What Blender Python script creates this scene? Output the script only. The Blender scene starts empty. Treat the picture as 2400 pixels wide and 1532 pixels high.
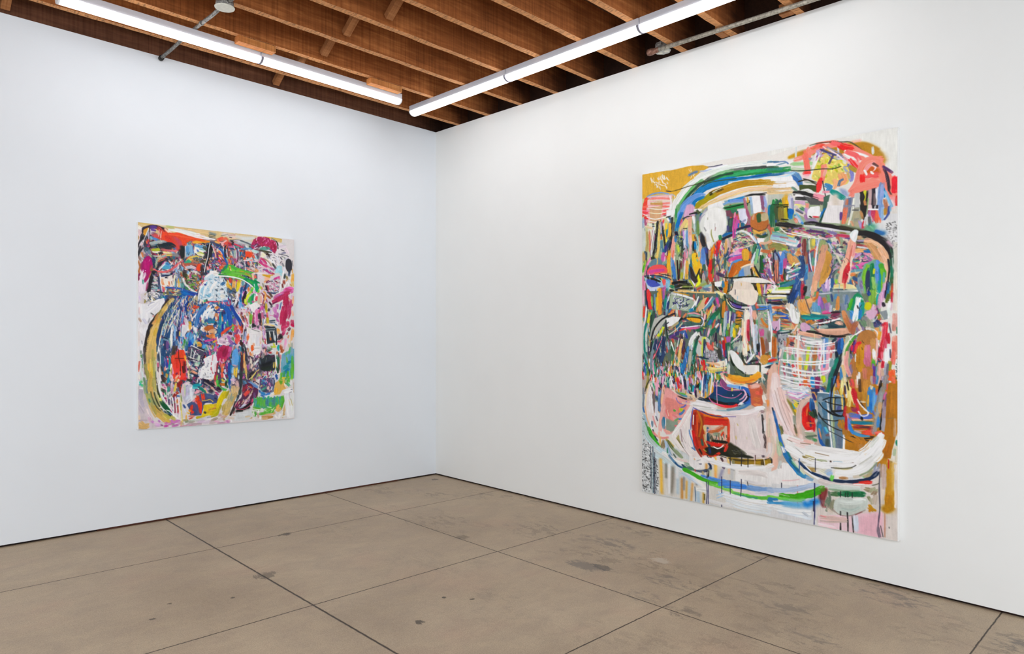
"""A white gallery corner with two paintings under exposed joists and strip lights."""
import bpy, bmesh, math, random
import numpy as np
from mathutils import Vector, Matrix

# ---------------------------------------------------------------- paint engine: brush strokes laid on a canvas grid
def homography(src, dst):
    A = []; b = []
    for (x, y), (u, v) in zip(src, dst):
        A.append([x, y, 1, 0, 0, 0, -u*x, -u*y]); b.append(u)
        A.append([0, 0, 0, x, y, 1, -v*x, -v*y]); b.append(v)
    h = np.linalg.solve(np.array(A, float), np.array(b, float))
    return np.append(h, 1).reshape(3, 3)

def spline(P, closed=False, step=5.0):
    P = np.asarray(P, float)
    n = len(P)
    if n < 3 and not closed:
        return P
    out = []
    rng_ = range(n) if closed else range(n-1)
    for i in rng_:
        if closed:
            p0, p1, p2, p3 = P[(i-1) % n], P[i], P[(i+1) % n], P[(i+2) % n]
        else:
            p1, p2 = P[i], P[i+1]
            p0 = P[i-1] if i > 0 else 2*p1-p2
            p3 = P[i+2] if i+2 < n else 2*p2-p1
        k = int(max(2, min(14, np.hypot(*(p2-p1))/step)))
        t = np.arange(k)[:, None]/k
        out.append(.5*((2*p1)+(-p0+p2)*t+(2*p0-5*p1+4*p2-p3)*t*t+(-p0+3*p1-3*p2+p3)*t**3))
    out = np.vstack(out)
    return out if closed else np.vstack([out, P[-1:]])

class Painter:
    def __init__(self, W, H, quad, tiles, base, seed, fat=1.0):
        self.W, self.H = W, H
        self.H3 = homography(quad, [(0, 0), (W, 0), (W, H), (0, H)])
        self.k = W/((quad[1][0]-quad[0][0]))          # grid steps per unit of the stroke notes
        self.tiles = tiles; self.fat = fat
        self.img = np.empty((H, W, 3), np.float32); self.img[:] = base
        self.ht = np.zeros((H, W), np.float32)
        self.rng = np.random.RandomState(seed)
        n = self.rng.rand(128, 128).astype(np.float32)
        self.n = n
    def to_grid(self, P):
        P = np.asarray(P, float)
        q = np.c_[P, np.ones(len(P))] @ self.H3.T
        return q[:, :2]/q[:, 2:3]
    def noise(self, u, v):
        u = u % 128; v = v % 128
        i = np.floor(u).astype(int) % 128; j = np.floor(v).astype(int) % 128
        fu = u-np.floor(u); fv = v-np.floor(v)
        i2 = (i+1) % 128; j2 = (j+1) % 128
        n = self.n
        return (n[j, i]*(1-fu)+n[j, i2]*fu)*(1-fv)+(n[j2, i]*(1-fu)+n[j2, i2]*fu)*fv
    def box(self, P, m):
        x0 = int(max(0, P[:, 0].min()-m)); x1 = int(min(self.W, P[:, 0].max()+m+2))
        y0 = int(max(0, P[:, 1].min()-m)); y1 = int(min(self.H, P[:, 1].max()+m+2))
        if x1 <= x0 or y1 <= y0: return None
        X, Y = np.meshgrid(np.arange(x0, x1)+.5, np.arange(y0, y1)+.5)
        return (slice(y0, y1), slice(x0, x1)), X, Y
    def lay(self, sl, a, c, h=0.0):
        a = a[..., None]
        self.img[sl] = self.img[sl]*(1-a)+c*a
        if not (isinstance(h, float) and h == 0): self.ht[sl] = self.ht[sl]*(1-a[..., 0]*.8)+h*a[..., 0]
    def stroke(self, c, w, P, kind):
        bx = self.box(P, w*(1.6 if kind == 'f' else .7)+2)
        if bx is None: return
        sl, X, Y = bx
        best = np.full(X.shape, 1e9); side = np.zeros(X.shape); along = np.zeros(X.shape)
        over = np.zeros(X.shape)                      # how far past the end of the stroke
        acc = 0.
        ns = len(P)-1
        for si, ((ax, ay), (bx_, by)) in enumerate(zip(P[:-1], P[1:])):
            dx, dy = bx_-ax, by-ay
            L2 = dx*dx+dy*dy
            if L2 < 1e-6: continue
            L = L2**.5
            tu = ((X-ax)*dx+(Y-ay)*dy)/L2
            t = np.clip(tu, 0, 1)
            ex = X-ax-t*dx; ey = Y-ay-t*dy
            d = np.hypot(ex, ey)
            m = d < best
            best = np.where(m, d, best)
            side = np.where(m, (ex*dy-ey*dx)/L, side)
            along = np.where(m, acc+t*L, along)
            ov = (-tu if si == 0 else 0*tu)*L if ns > 1 or si == 0 else 0*tu
            if si == 0: ov = np.maximum(ov, 0)
            if si == ns-1: ov = np.maximum(ov, (tu-1)*L)
            over = np.where(m, ov, over)
            acc += L
        tot = max(acc, 1)
        o = self.rng.rand()*100
        if kind == 'f':
            a = np.exp(-(best/(w*.5))**2*1.2)
            self.lay(sl, a, c); return
        e = along/tot
        tp = np.clip(np.minimum(e, 1-e)*tot/(w*.6+.5), 0, 1)
        wd = w*.5*(.8+.2*np.sqrt(tp)) if w > 2.5 else w*.5
        wob = (self.noise(along*.12+o, o)-.5)*min(w*.22, 3.)
        a = np.clip(wd+wob-best+.5, 0, 1)
        if w < 1.3: a = a*.7
        if w > 2.5:                                   # ragged square ends
            rag = self.noise(side*.9+o*4, o)
            a = a*np.clip(rag*w*.45-w*.06-over+.5, 0, 1)
            dry = self.noise(side*.8+o*6, along*.06+o)
            a = a*np.clip(1-np.clip((.3-np.minimum(e, 1-e)*min(1, tot/(w*2)))*3, 0, 1)*(dry > .62)*.6, 0, 1)
        br = self.noise(side*1.1+o, along*.035+o*3)
        br2 = self.noise(side*.45+o*2, along*.02+o)
        sh = 1+((br-.5)*.16+(br2-.5)*.12)*(1 if w > 2.5 else .3)
        if kind == 'b':                               # dry brush: bristles leave gaps
            g = self.noise(side*1.0+o*5, along*.05+o*7)
            a = a*np.clip((g-.34-.22*e)*7+.5, 0, 1)
        self.lay(sl, a, np.clip(c*sh[..., None], 0, 1), (.5+br) if w > 3 else .3)
    def poly(self, c, soft, P, kind):
        bx = self.box(P, soft*2+2)
        if bx is None: return
        sl, X, Y = bx
        ins = np.zeros(X.shape, bool); best = np.full(X.shape, 1e9)
        o = self.rng.rand()*100
        wx = X+(self.noise(X*.09+o, Y*.09+o)-.5)*2.2; wy = Y+(self.noise(X*.09+o+50, Y*.09+o)-.5)*2.2
        Q = np.vstack([P[1:], P[:1]])
        for (ax, ay), (qx, qy) in zip(P, Q):
            dx, dy = qx-ax, qy-ay
            if abs(dy) > 1e-9:
                cr = ((ay > wy) != (qy > wy)) & (wx < dx*(wy-ay)/dy+ax)
                ins ^= cr
            L2 = dx*dx+dy*dy+1e-9
            t = np.clip(((wx-ax)*dx+(wy-ay)*dy)/L2, 0, 1)
            best = np.minimum(best, np.hypot(wx-ax-t*dx, wy-ay-t*dy))
        sd = np.where(ins, best, -best)
        a = np.clip(sd/(soft*2+1)+.5, 0, 1)
        br = self.noise(X*.9+o, Y*.06+o)*.5+self.noise(X*.12+o, Y*.05+o)*.5
        self.lay(sl, a, np.clip(c*(1+(br-.5)*.14)[..., None], 0, 1), .35)
    def run(self, text):
        k = self.k
        for ln in text.strip().splitlines():
            for cmd in ln.split(';'):
                T = cmd.split()
                if not T or T[0][0] == '#': continue
                op = T[0]
                if op == 't':
                    self.ox, self.oy, self.sc = self.tiles[T[1]]; continue
                wpx = k*self.sc
                if op == 'h':                        # a field of small marks inside an outline
                    n, ln_, wd, ang, jit = int(T[1]), *[float(v) for v in T[2:6]]
                    pal = [hexcol(v) for v in T[6].split('/')]
                    V = np.array([float(v) for v in T[7:]]).reshape(-1, 2)
                    G = self.to_grid(V*self.sc+[self.ox, self.oy])
                    lo, hi = G.min(0), G.max(0)
                    done = 0
                    for _ in range(n*6):
                        if done >= n: break
                        p = lo+self.rng.rand(2)*(hi-lo)
                        if not inside(p, G): continue
                        done += 1
                        a = math.radians(ang+(self.rng.rand()-.5)*2*jit)
                        L = ln_*wpx*(.5+self.rng.rand())
                        d = np.array([math.cos(a), math.sin(a)])*L*.5
                        nrm = np.array([-d[1], d[0]])*(self.rng.rand()-.5)*.35
                        Q = np.array([p-d, p+nrm, p+d])
                        self.stroke(pal[self.rng.randint(len(pal))], wd*wpx*self.fat*(.6+.8*self.rng.rand()), Q, 's')
                    continue
                c = hexcol(T[1]); w = float(T[2])*wpx*(self.fat if op != 'e' and op != 'q' else 1)
                V = np.array([float(v) for v in T[3:]]).reshape(-1, 2)
                P = V*self.sc+[self.ox, self.oy]
                if op in 'sbfl':
                    P = P if op == 'l' else spline(P, step=6)
                    self.stroke(c, max(w, .9), self.to_grid(P), 's' if op == 'l' else op)
                elif op in 'pq':                     # straight outline; q soft
                    self.poly(c, w if op == 'q' else 0, self.to_grid(P), op)
                elif op in 'oe':                     # smooth outline; e soft
                    self.poly(c, w if op == 'e' else 0, self.to_grid(spline(P, True, 6)), op)
        self.ht = np.clip(self.ht, 0, 1.5)
        # the wet colours bleed a little into each other, the weave shows through
        I = self.img; B = I.copy()
        B[1:-1, 1:-1] = (I[1:-1, 1:-1]*2+I[:-2, 1:-1]+I[2:, 1:-1]+I[1:-1, :-2]+I[1:-1, 2:])/6
        Y, X = np.mgrid[0:self.H, 0:self.W]
        g = self.noise(X*.8, Y*.8)*.5+self.noise(X*.27+9, Y*.27)*.5
        g2 = self.noise(X*.035+3, Y*.035)
        lum = B.mean(2)
        self.img = np.clip(B*(1+((g-.5)*.15+(g2-.5)*.08)*np.clip(1.55-lum*1.45, .25, 1))[..., None], 0, 1)

def inside(p, G):
    r = False; n = len(G)
    for i in range(n):
        a, b = G[i], G[(i+1) % n]
        if (a[1] > p[1]) != (b[1] > p[1]) and p[0] < (b[0]-a[0])*(p[1]-a[1])/(b[1]-a[1])+a[0]: r = not r
    return r

def hexcol(s):
    if len(s) == 3: s = ''.join(ch*2 for ch in s)
    return np.array([int(s[i:i+2], 16)/255 for i in (0, 2, 4)], np.float32)

SR, SL = 10/6.9625, 10/11.785
TILES_R = {'A': (1490, 280, SR), 'B': (1800, 280, SR), 'C': (1490, 480, SR), 'D': (1800, 480, SR), 'E': (1490, 680, SR),
           'F': (1800, 680, SR), 'G': (1490, 880, SR), 'H': (1800, 880, SR), 'I': (1490, 1060, SR), 'J': (1800, 1060, SR)}
TILES_L = {'K': (310, 510, SL), 'L': (500, 510, SL), 'M': (310, 635, SL), 'N': (500, 635, SL), 'P': (310, 760, SL),
           'Q': (500, 760, SL), 'R': (310, 885, SL), 'S': (500, 885, SL)}
QUAD_R = [(1505, 408.5), (2104.3, 297), (2104.3, 1269), (1504.5, 1152)]
QUAD_L = [(322.7, 519.8), (689.6, 561.3), (690, 980.4), (323.8, 1007)]

# brush notes: each line lists strokes (s), dry strokes (b), sprays (f), patches (p o q e) and fields of marks (h)
NOTES_R = """
t A
p da3 0 9 89 60 82 92 75 110 74 122 77 105 86 98 92 90 104 76 116 68 128 60 140 66 165 9 165
h 34 7 1.6 60 40 eee/edc/dcb 24 95 50 91 56 103 47 113 30 112
h 14 4 1.2 90 50 edb/eca 88 82 100 79 96 98 84 100
t C
p cc9 0 9 -10 60 -15 80 60 60 150 20 300 9 300
p 9a8 0 60 10 200 -10 400 0 400 330 20 330 12 150
h 700 24 5 88 12 345/567/c54/357/9a8/ecb/268/a57/ddc/753/d95/246 14 10 140 0 210 40 215 300 14 340
h 560 20 5 80 30 556/879/c65/468/9a8/dcb/369/a58/ddc/764/d95/445 200 40 395 60 400 300 200 330
h 90 10 3 20 70 fff/346/a35/578/dcb/c74 170 60 300 50 390 100 380 200 170 190
t D
p ddd 0 200 -20 212 -20 212 153 203 153 203 90 190 50 150 25 180 0
h 60 1.6 .9 60 80 555/777/999 192 30 211 25 211 120 204 90 194 50
t B
p e8e8e2 0 214 20 212 153 205 153 202 100 195 60 185 50 150 30 100 30 60 40 0 60 0 50 211 12
p ddd8d0 0 190 110 212 100 212 153 180 153
t G
p bcc 0 9 8 14 8 14 60 30 110 60 140 60 153 9 153
p c9b8a8 0 60 20 222 10 222 153 80 153
p d8c8c0 0 80 50 222 60 222 153 80 153
t H
p c5b5a8 0 0 0 60 0 110 120 0 153
p b57515 0 100 20 212 10 212 90 190 153 110 120
t I
p ccd0d0 0 9 -30 60 -10 120 20 222 30 222 108 140 95 9 64
h 260 2.6 .9 60 70 222/333/444/fff/888/ddd 10 -20 24 -20 38 30 38 66 10 62
h 120 2.2 .9 60 70 333/555/fff/ccc 10 0 37 0 37 66 10 62
h 60 2.2 .9 60 70 333/555/fff/abb 10 -70 20 -60 36 0 10 0
p d8d4cc 0 38 0 120 20 222 40 222 105 130 86 38 68
t J
p d8d8d8 0 0 30 120 40 212 20 212 145 0 108
p d9cfc8 0 80 60 212 30 212 145 80 118
p e8c8d0 0 82 104 188 98 186 140 84 120
e e6b4c0 5 150 106 186 100 184 138 150 132
t A
s bbb 1 110 70 130 67;s eef 5 112 84 125 81 137 78 150 75;s abd 2.4 105 84 116 83 126 81
f 57a 5 88 90 96 86 100 85;s 446 1.6 118 77 128 76 142 73;s 578 1.2 165 76 190 73 206 72;s 48b 3 208 71 222 68
s dee 5 108 96 122 86 140 81 160 79
b 9bc 2 110 92 124 84;s eef 4 95 100 105 96 112 90
s e9ebe6 13 60 153 66 138 74 124 84 112 95 101
s e4eae4 10 88 106 110 92 135 82 165 76 200 71 225 70
s 6a6 8 69 153 72 142 82 126 96 110 110 99
s 7a7a78 5 118 96 135 89 150 84 175 80 210 78
s 8b8 6 124 95 140 87 160 83
s 354a3c 7 80 134 92 119 104 108 118 99 128 96
s 284 11 122 101 140 94 160 89 190 85 225 83
s 3a6 5 135 98 160 90 190 84 222 82
s 444d48 4.5 178 80 200 78 213 77 225 78
s 243 3.5 112 104 124 97 140 91 160 87
s 253 3 76 138 86 124 100 111
s 6b6 3.5 75 134 84 121 96 108
s 07b 12 96 127 110 113 128 105 146 100 165 97
s 07b 5 150 98 180 95 222 89
s 159 3 190 94 222 88
s 354 2 108 110 120 103 140 99 165 96
s eee 4 152 103 172 101 190 99 210 96 225 94
s e9e2cc 4 166 104 190 101 225 98
s ba8a10 12 99 145 112 132 128 121 145 114 165 107 190 104 225 103
s 990 7 99 140 110 131 124 122;s a90 8 99 141 112 133 130 122
b 221 7 122 121 132 116 142 112;b eec 3 126 119 136 114 144 110
s f0ece4 3 134 130 150 122 170 113 195 109 225 108
s ecc98a 8 100 150 115 140 132 132 155 123 180 115 200 113 225 113
s eca 4 134 129 155 121 180 114 225 111
s 69d 11 70 153 78 142 88 131 100 125 112 124
s 69d 8 84 140 92 133 104 127
s 07b 5 93 138 100 131 112 126;p 07b 0 93 137 99 133 97 142 93 143
e daaac8 2 86 153 86 142 90 138 95 140 96 150 96 158 82 162
s 222 3 178 125 192 122 212 122;s 222 1.4 200 121 222 118
s 331 1.6 50 116 58 117 70 114 85 109 100 105 112 101 130 98;s 433 2 50 116 58 117
p 8ab 0 145 132 178 124 178 135 146 137;s 7ad 4 140 140 158 132 172 130;s 28c 4 152 132 165 130 178 126;s 79d 5 155 133 176 131
p eee 0 118 140 140 132 145 142 140 150 118 153
p 284 0 143 143 182 136 178 143 150 148;s 284 5 144 145 160 141 180 138
s 121 1.6 130 148 142 145 158 142 186 135 186 132;s 121 1.5 184 136 182 141 178 142
p 375 0 150 147 166 146 166 153 153 153;p 745 0 145 149 155 147 158 153 148 153
p f0eeee 0 190 125 204 124 206 153 192 153;p 857 0 203 124 211 124 211 150 206 144
s 9bd 3.5 188 126 190 140 191 153;s 9ad 4 211 125 213 138 212 146;s da4 3 183 127 184 135
s a67 4 178 128 180 140 183 153;s 854 3 180 146 182 153;p dde0d8 0 212 124 222 122 222 135 216 140
s 07a 6 222 130 220 142 218 153
p e43 0 10 150 12 137 15 129 22 124 24 135 20 153 10 160
p ebb 0 19 125 60 122 60 135 58 153 18 160
p c95 0 24 135 44 132 46 153 22 155
p d8a 0 15 153 25 150 24 165
s f65 3 22 129 40 128 58 129;s f65 3 44 137 56 135;s f77 3 44 142 56 141;s f65 3 44 149 56 147
s e53 3 15 133 22 128;s 79c 2.6 18 126 28 121 42 119 54 121;s abd 2.4 20 128 36 123 60 122 65 126
s eec 1.4 20 131 40 132 60 131;s eed 1.4 22 139 42 141 60 139;s eed 1.2 22 143 42 145 58 144;s cb8 1.4 22 148 48 150;s eed 1.4 24 135 42 134 60 134
s eee 2 64 124 62 140 60 153;s eee 3 56 124 58 138 52 153
t B
e ba851c 2 34 62 42 56 56 50 74 46 88 42 110 40 140 36 162 38 180 48 188 58 190 74 180 72 160 70 130 66 100 60 70 58 40 62
f c90 5 36 61 50 56;f ba851c 5 140 38 164 40 180 48;f fba 4 140 36 150 34;f b82 9 172 50 184 58 188 66
s dde0e0 3 171 44 172 56;s dde4e4 2.5 47 44 46 62;s dde 2.4 115 44 116 56
p eed 0 88 58 130 58 140 80 120 84 80 70
s f87 7 44 66 58 61 74 52 88 46 102 42 120 40
s f76 8 62 50 66 60 64 75 66 90
s f87 7 68 46 66 66 64 84
s 99a 4 66 64 90 64;s ac9 5 38 72 58 72 84 71;s bca 6 40 80 60 82 90 74;f 9c8 5 44 72 70 70
s f76 8 61 56 64 72 66 88
s f65 6 72 46 86 42 94 44;s e43 4 86 43 92 42
s f87 5 90 46 104 40 118 42 130 48
s e43 4 100 36 115 36;s f76 3 80 38 100 36
s ddd 9 76 68 84 54;s f0e0e4 4 80 54 76 72 72 90
o e8d06a 0 84 60 104 54 128 66 134 88 130 104 112 106 78 100 72 92 78 76
h 70 6 2 60 60 ee8/cc2/dc6/fd7/bb2/9b4 84 64 104 58 124 68 130 90 124 102 78 98 76 88
s f0a070 10 120 88 124 98 114 106;s f0b080 6 108 98 112 104 108 112
s f87 7 92 74 92 84 90 94 86 104;s f0b0a0 4 96 78 92 92
s e33 7 87 96 84 106 82 116;s e33 5 84 108 81 118
p f0f0ea 0 79 55 84 50 86 58 76 80 70 96 72 84
h 30 8 1.4 30 30 66a/eee/99c/ccd 86 46 98 44 132 66 136 82 130 92 126 72 92 54 84 58
h 16 5 1.4 115 20 eee/848/aad/d9c 80 50 92 50 90 64 80 66
s 546 3 110 52 104 64 100 72;s 779 2 96 44 116 54 130 66;s ede 2 96 47 114 57 128 70;s 447 2.4 86 48 98 53 112 58
s 77b 4 132 72 136 82 139 92;s 88c 4 136 84 138 94 136 100;s 9ac 3 124 78 130 86 134 98;s da4 2.4 130 84 134 96
s 16a 3 124 97 118 100 116 108;s 222 1.2 90 100 92 112 95 126
s 48b 6 94 106 102 110 98 116;e 9ac 2 118 112 130 116 132 126 120 122;s e9a 4 90 118 104 117
s 0a8a80 7 104 116 114 122 125 129
s 121 1.6 38 83 60 83 90 80 106 80 120 76;s 443 1.5 68 42 84 38 104 36 124 36 134 36 146 43 158 54 166 62 180 70
s e33 5 58 87 70 86;s f9a 4 58 91 68 90;e eccfcf 2 54 92 68 92 66 100 58 100
s f87 11 124 42 140 50 156 58 172 66 186 64
s e22 9 117 41 126 45 138 47;s f66 6 104 38 118 40
s f87 12 126 54 140 58 156 66 166 76
s f99 12 132 60 148 72 152 84
s f0eee8 4 124 56 134 62 146 64 154 70;s eee 3.5 126 51 142 54 158 58 170 66;s f66 6 128 52 144 58 150 66
s f0e8e4 4 134 66 142 74 148 80;s e33 5 134 64 142 74 149 82
s a88a2e 6 134 76 142 82 148 84
s f87 12 138 118 146 108 150 96 154 82 160 70 172 66 182 68
s f87 12 150 100 170 92 188 90 190 106 160 104 140 112
s f87 12 136 118 152 108 170 103 190 102
s f87 10 136 124 150 114 170 108 186 106
s f87 9 182 68 186 80 192 96 196 112
e c6551a 2 156 80 166 74 178 76 183 86 172 90 158 90
s e55 8 158 92 170 90 180 90;s e22 6 154 90 155 101
s f99 5 157 86 164 76 174 70;s fcc 2.4 170 74 176 78 172 84;s fff 2.4 158 82 162 90;s fff 2 168 84 172 88 168 86;s 644 3 172 71 180 76
s f87 10 193 84 200 92 204 106 206 124;s f87 10 196 100 202 118 208 130
s 302838 3.5 189 76 194 90 197 104 198 116;s 536 3.5 188 76 197 82 203 86;s 222 1.6 196 104 198 116 202 122
s e23 9 208 94 209 104 208 118;s f99 5 203 126 206 140;s ecc 8 200 132 204 144;s d33 3 211 124 210 140
s eee 3 203 90 208 88
s eee 5 0 74 20 72 40 68;s 57a 2 10 70 28 68 34 72;s 368 2 0 69 18 68;s 79a 2 14 74 30 70
s 284 9 0 81 20 82 36 80;s 387 5 0 80 24 80;s 269 4 0 90 18 89 30 86;s 364 3 0 77 18 77
s 444d48 2 0 77 10 77
s 58b 9 42 87 50 96 54 106;s 36a 6 40 92 50 100 55 108;s 9bd 3 28 87 42 86;s adf 2 12 94 30 92 44 86
p f0f0f0 0 4 94 40 92 42 100 6 100;p eee 0 12 111 40 104 48 107 34 117 12 118;s c94 4 0 104 16 106 30 105;s db8 4 0 114 40 112
s e8c890 6 0 118 20 120 40 118;s f4f0ee 5 10 108 30 106 44 104
p 435028 0 52 106 80 107 80 118 52 115;s 9a9 2 60 101 80 104;s 332 2 50 101 66 98 80 106;s 332 1.6 58 96 80 102
s eee 3.4 54 116 66 114 78 121;s 222 5 42 118 52 118 68 122 84 127
s 222 2.5 42 122 60 124 78 128;s f0eef0 3.4 46 123 62 126 80 133 94 137;s 333 5 46 128 62 129 90 134
s f9a 8 76 123 88 127 96 130;s f0a0a0 5 84 130 94 131;s 687 3 40 110 48 116
p c3c6b8 0 0 122 40 120 40 150 0 153;f da4 7 30 124 36 132;s 07b 5 6 140 4 153;s 284 10 12 132 14 153;s 354 9 18 132 18 153
s 8a3 8 22 136 22 153;s da2 8 28 128 28 138;s ba1 6 28 138 30 153;s fb1 4 32 132 32 142;s 121 1.6 8 138 24 139 34 138;s 121 1.4 18 141 34 141;s 221 1.4 32 138 33 153
s 06b 7 37 146 38 153;s ccd 6 36 124 40 144;s 99b 3 40 128 42 150
p cfa8c4 0 44 132 62 132 62 142 44 138;p eec 0 44 137 62 140 62 153 44 153;s 8cd 2.5 44 142 60 146;s 286 3 52 144 60 148;s ee6 2.4 46 138 61 141
p e98 0 62 136 68 137 67 153 62 153;p f0f0f4 0 69 142 88 142 88 153 68 153;p 555 0 58 124 90 134 92 140 70 138;p 465 0 92 126 102 122 96 150 88 153
p ece4e0 0 98 134 124 130 124 153 96 153;f dccfc0 10 110 125 112 140
s 07b 6 92 148 90 153
p 99a 0 126 128 142 126 136 153 122 153;s e74 4 127 142 125 153;s 679 5 134 128 132 153;s c75 3 130 130 128 146
p c9cac8 0 142 120 150 119 150 153 138 153;p 998 0 141 143 150 143 150 153 140 153;s eed 2.6 141 128 138 153
p 2b2624 0 150 118 157 116 160 128 160 153 152 153;s dd2 3.5 158 116 161 126 158 134;s 222 3 163 116 161 140;s c85 2.6 158 132 160 142
p caa9a9 0 164 114 170 113 170 147 163 147;s 9b7 2 164 128 162 144;p 302a33 0 170 112 177 111 177 146 169 146;s 766 3 175 120 174 140;s eef 2 177 112 178 128 180 130;p d4d8e4 0 178 110 184 108 184 126 178 128
p b23a50 0 164 147 182 146 184 153 163 153;s a5a 3 168 148 168 153;s e64 5 178 148 180 153
s 79c 7 187 104 184 120 183 140 184 153;s 07b 5 188 112 189 126;s 8bd 4 191 116 197 130 203 142;s b75 5 191 130 193 142 192 153;s 268 3 198 142 197 153;s 9ad 4 187 106 186 130
t C
p eaa 0 18 0 50 0 44 22 30 30 17 28;p d7a87c 0 22 5 44 0 40 25 24 30;s f65 3 44 2 54 2;s f66 4 44 10 52 8;s f55 4 44 15 50 13;s e44 3 46 24 44 30
s f65 4 12 4 20 2;s f45 4 12 14 22 12;s e33 4 14 20 20 22;s f8a 2 10 9 22 10
s ffe 1.6 18 5 36 7 54 6;s ffd 1.6 20 12 36 14 52 11;s ffe 1.6 18 20 32 23 50 19;s ffe 1.4 20 26 32 28 40 25;s eed 1.4 18 31 28 33 33 33;s ffe 1.4 20 2 40 3
s e8c8a0 4 18 36 28 38;s ffe 1.5 10 14 20 18;s 9ac 5 12 22 12 40;s abc 4 12 30 13 46
p c9cfc8 0 10 38 16 36 16 74 10 76
s e9e9e4 12 62 2 60 10;p eee 0 50 8 64 8 62 20 50 20
s b8a460 6 19 44 20 60 18 76;s caa060 5 13 78 14 92;s db7a5c 3.5 22 42 23 58 23 76
s a89 2.5 24 74 24 84;s ddd 4 30 36 28 60 26 82;s 998 2.5 31 42 28 60 27 74;s eee 2 31 36 27 58 25 80
s 222 4 36 26 34 50 31 70 28 86;s 232 5 24 87 32 86
s ecc860 4 40 26 38 50 37 70 32 86;s eccf70 4 38 60 36 80 33 96;s 211 1.4 35 70 33 78
s 869 4 43 28 42 40;s c63 3.5 42 48 42 56;s 589 5 42 58 43 76;s bbb 3 40 28 42 46
s 221 2.6 44 34 46 50 48 66;s fc3 5 50 30 50 48;s eb2 3 48 40 50 56 50 60;s 07a 3 51 40 51 52;s ee4 2.4 50 56 50 60
s 222 3 60 20 59 40 57 56;s fb3 5 56 30 56 44 54 52;s 111 2.4 50 20 58 18;s eef 4 52 22 55 26;s 332 3 60 44 58 60
s 887 4 62 30 62 50;s 555 3 63 28 62 44
s 246 6 56 58 52 66 48 76;s 338 5 50 66 47 78;s 113 4 58 60 54 74 52 82;s 269 4 46 72 44 80
s fb2 6 56 74 54 90 54 110;s eba090 5 62 56 60 72 60 84;s ea9 3 64 56 62 90;s f64 3 62 74 60 86;s ffe 2 64 84 62 100 62 120
s 3b79c0 6 60 90 62 104 64 120;s 79c 3 59 86 59 100
s c5a 6 45 78 44 92;s e9c 3 48 84 47 92;e 689 1 27 90 38 86 44 94 50 96 44 102 22 100;s 8a9 4 44 96 50 92
s e5b850 1.6 34 84 36 92 33 102;s d79 3 20 92 16 108 14 116;s f8c 3 24 86 19 98;s 9c3 4 16 90 12 108;s 3a1 3 14 98 11 110
o f55 0 19 106 27 99 42 97 50 102 51 112 34 112 20 113;s d6489a 6 22 109 34 107 46 106;s d58 5 18 112 30 113;s fb7 2.4 30 114 46 112 52 112
s 48a 3 32 117 46 119 56 124;s 223 1.6 38 112 50 114 58 116;s 235 2 14 116 30 115 50 118 58 122
p 9ac6e0 0 14 118 40 120 56 124 56 134 30 134 18 132
e 45b .6 17 122 28 120 38 128 40 131 28 134 20 130;s 221 3.6 19 119 30 121 40 125;s 453 2.6 38 119 44 123
s dd3 2 42 119 44 124;p ccd4ee 0 16 122 18 130 26 134 40 132 34 144 28 144 22 140 18 134;s eb8ab0 4 12 116 12 130 13 153
s 224 1.6 20 138 27 144 33 144 38 138;s e9c 2.6 15 124 15 153
s e33 4 20 138 22 153;s 222 3 18 136 18 153;s d44 3 23 142 22 153;s 8b5 3 26 146 26 153;s cd3 2 29 146 30 153;s 57a 3 33 138 33 153
s fb1 6 38 136 36 153;s f92 4 40 136 41 153;s f55 6 46 122 47 130;s c5a 5 48 132 46 146;s a49 3 45 144 46 153;s 8bd 3 51 128 52 140;s 488 4 52 136 50 153;s 8cc 3 54 126 54 138;s 7bd 5 53 122 56 128
s 6a6 7 70 0 68 14 67 30;s 284 3 66 6 66 20
s 69d 8 82 0 75 10 70 22;s 06b 7 76 12 71 24 68 36;s 07b 7 69 30 66 42;s 113 6 66 44 68 50
s 27b 4 66 50 65 60
e dcaacb 1 84 0 94 0 96 7 88 14 82 20 78 19;s 333 2 76 23 84 19 92 18;s 222 3 88 15 96 13 106 12;s eee 4 96 8 108 8
s d6a 2 78 24 72 34;s e4c083 7 84 24 78 32 74 42;s ecd080 8 82 24 82 36;s e0d080 6 84 30 80 40
s f0b090 6 89 20 89 36 89 56;s bcc 5 96 20 97 32 96 42;s eee 4 94 18 96 30
s 687 6 102 16 101 30 101 44;s 453 4 100 8 104 14;s 684 4 102 26 102 50;s 853 2 93 38 95 44
p 879 0 112 10 118 6 114 14 104 26 104 20;s aab 3 116 6 108 18
s ccd4dd 8 82 42 82 60 82 80;s 69c 4 84 42 84 58 85 70;s c9d 3 78 40 79 56;s 333 1.6 78 38 84 38
s f0b8b8 5 89 50 90 66 89 80;s e9a 5 83 72 83 86;s b9aac0 5 81 66 82 84;s c78 3 80 76 82 96
h 40 4 1.8 90 60 354/232/8a6/cd6/567 66 52 78 48 79 86 66 84
s 9b6 5 68 64 70 80;s cd4 4 69 66 71 76;s 343 3 76 58 76 80 74 88
e fff 0 0 0 0 0 0 0
s f0a060 3 96 48 96 58;s da3 5 94 48 95 58;s 111 4 95 60 95 74;s 07b 4 97 60 98 72;s 9cc 3 100 48 102 62 100 76;s 8ab 2 93 46 99 45
e fb2 .6 93 80 100 78 104 86 106 100 101 114 96 108 92 92;s fc2 8 95 80 98 100;s 221 1.6 100 82 100 84
s ebb48a 5 106 58 106 72 105 90;s f0b890 3 104 50 105 60
e 2c2b33 .5 105 46 110 44 114 56 115 66 110 68 106 60;s 222 4 108 50 113 62
s 5b89d0 8 111 72 111 90 110 100;s 69d 4 108 86 108 96;s 436 5 115 70 118 86 118 98;s 35a 3 113 68 116 78;s 234 4 118 80 119 100
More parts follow.
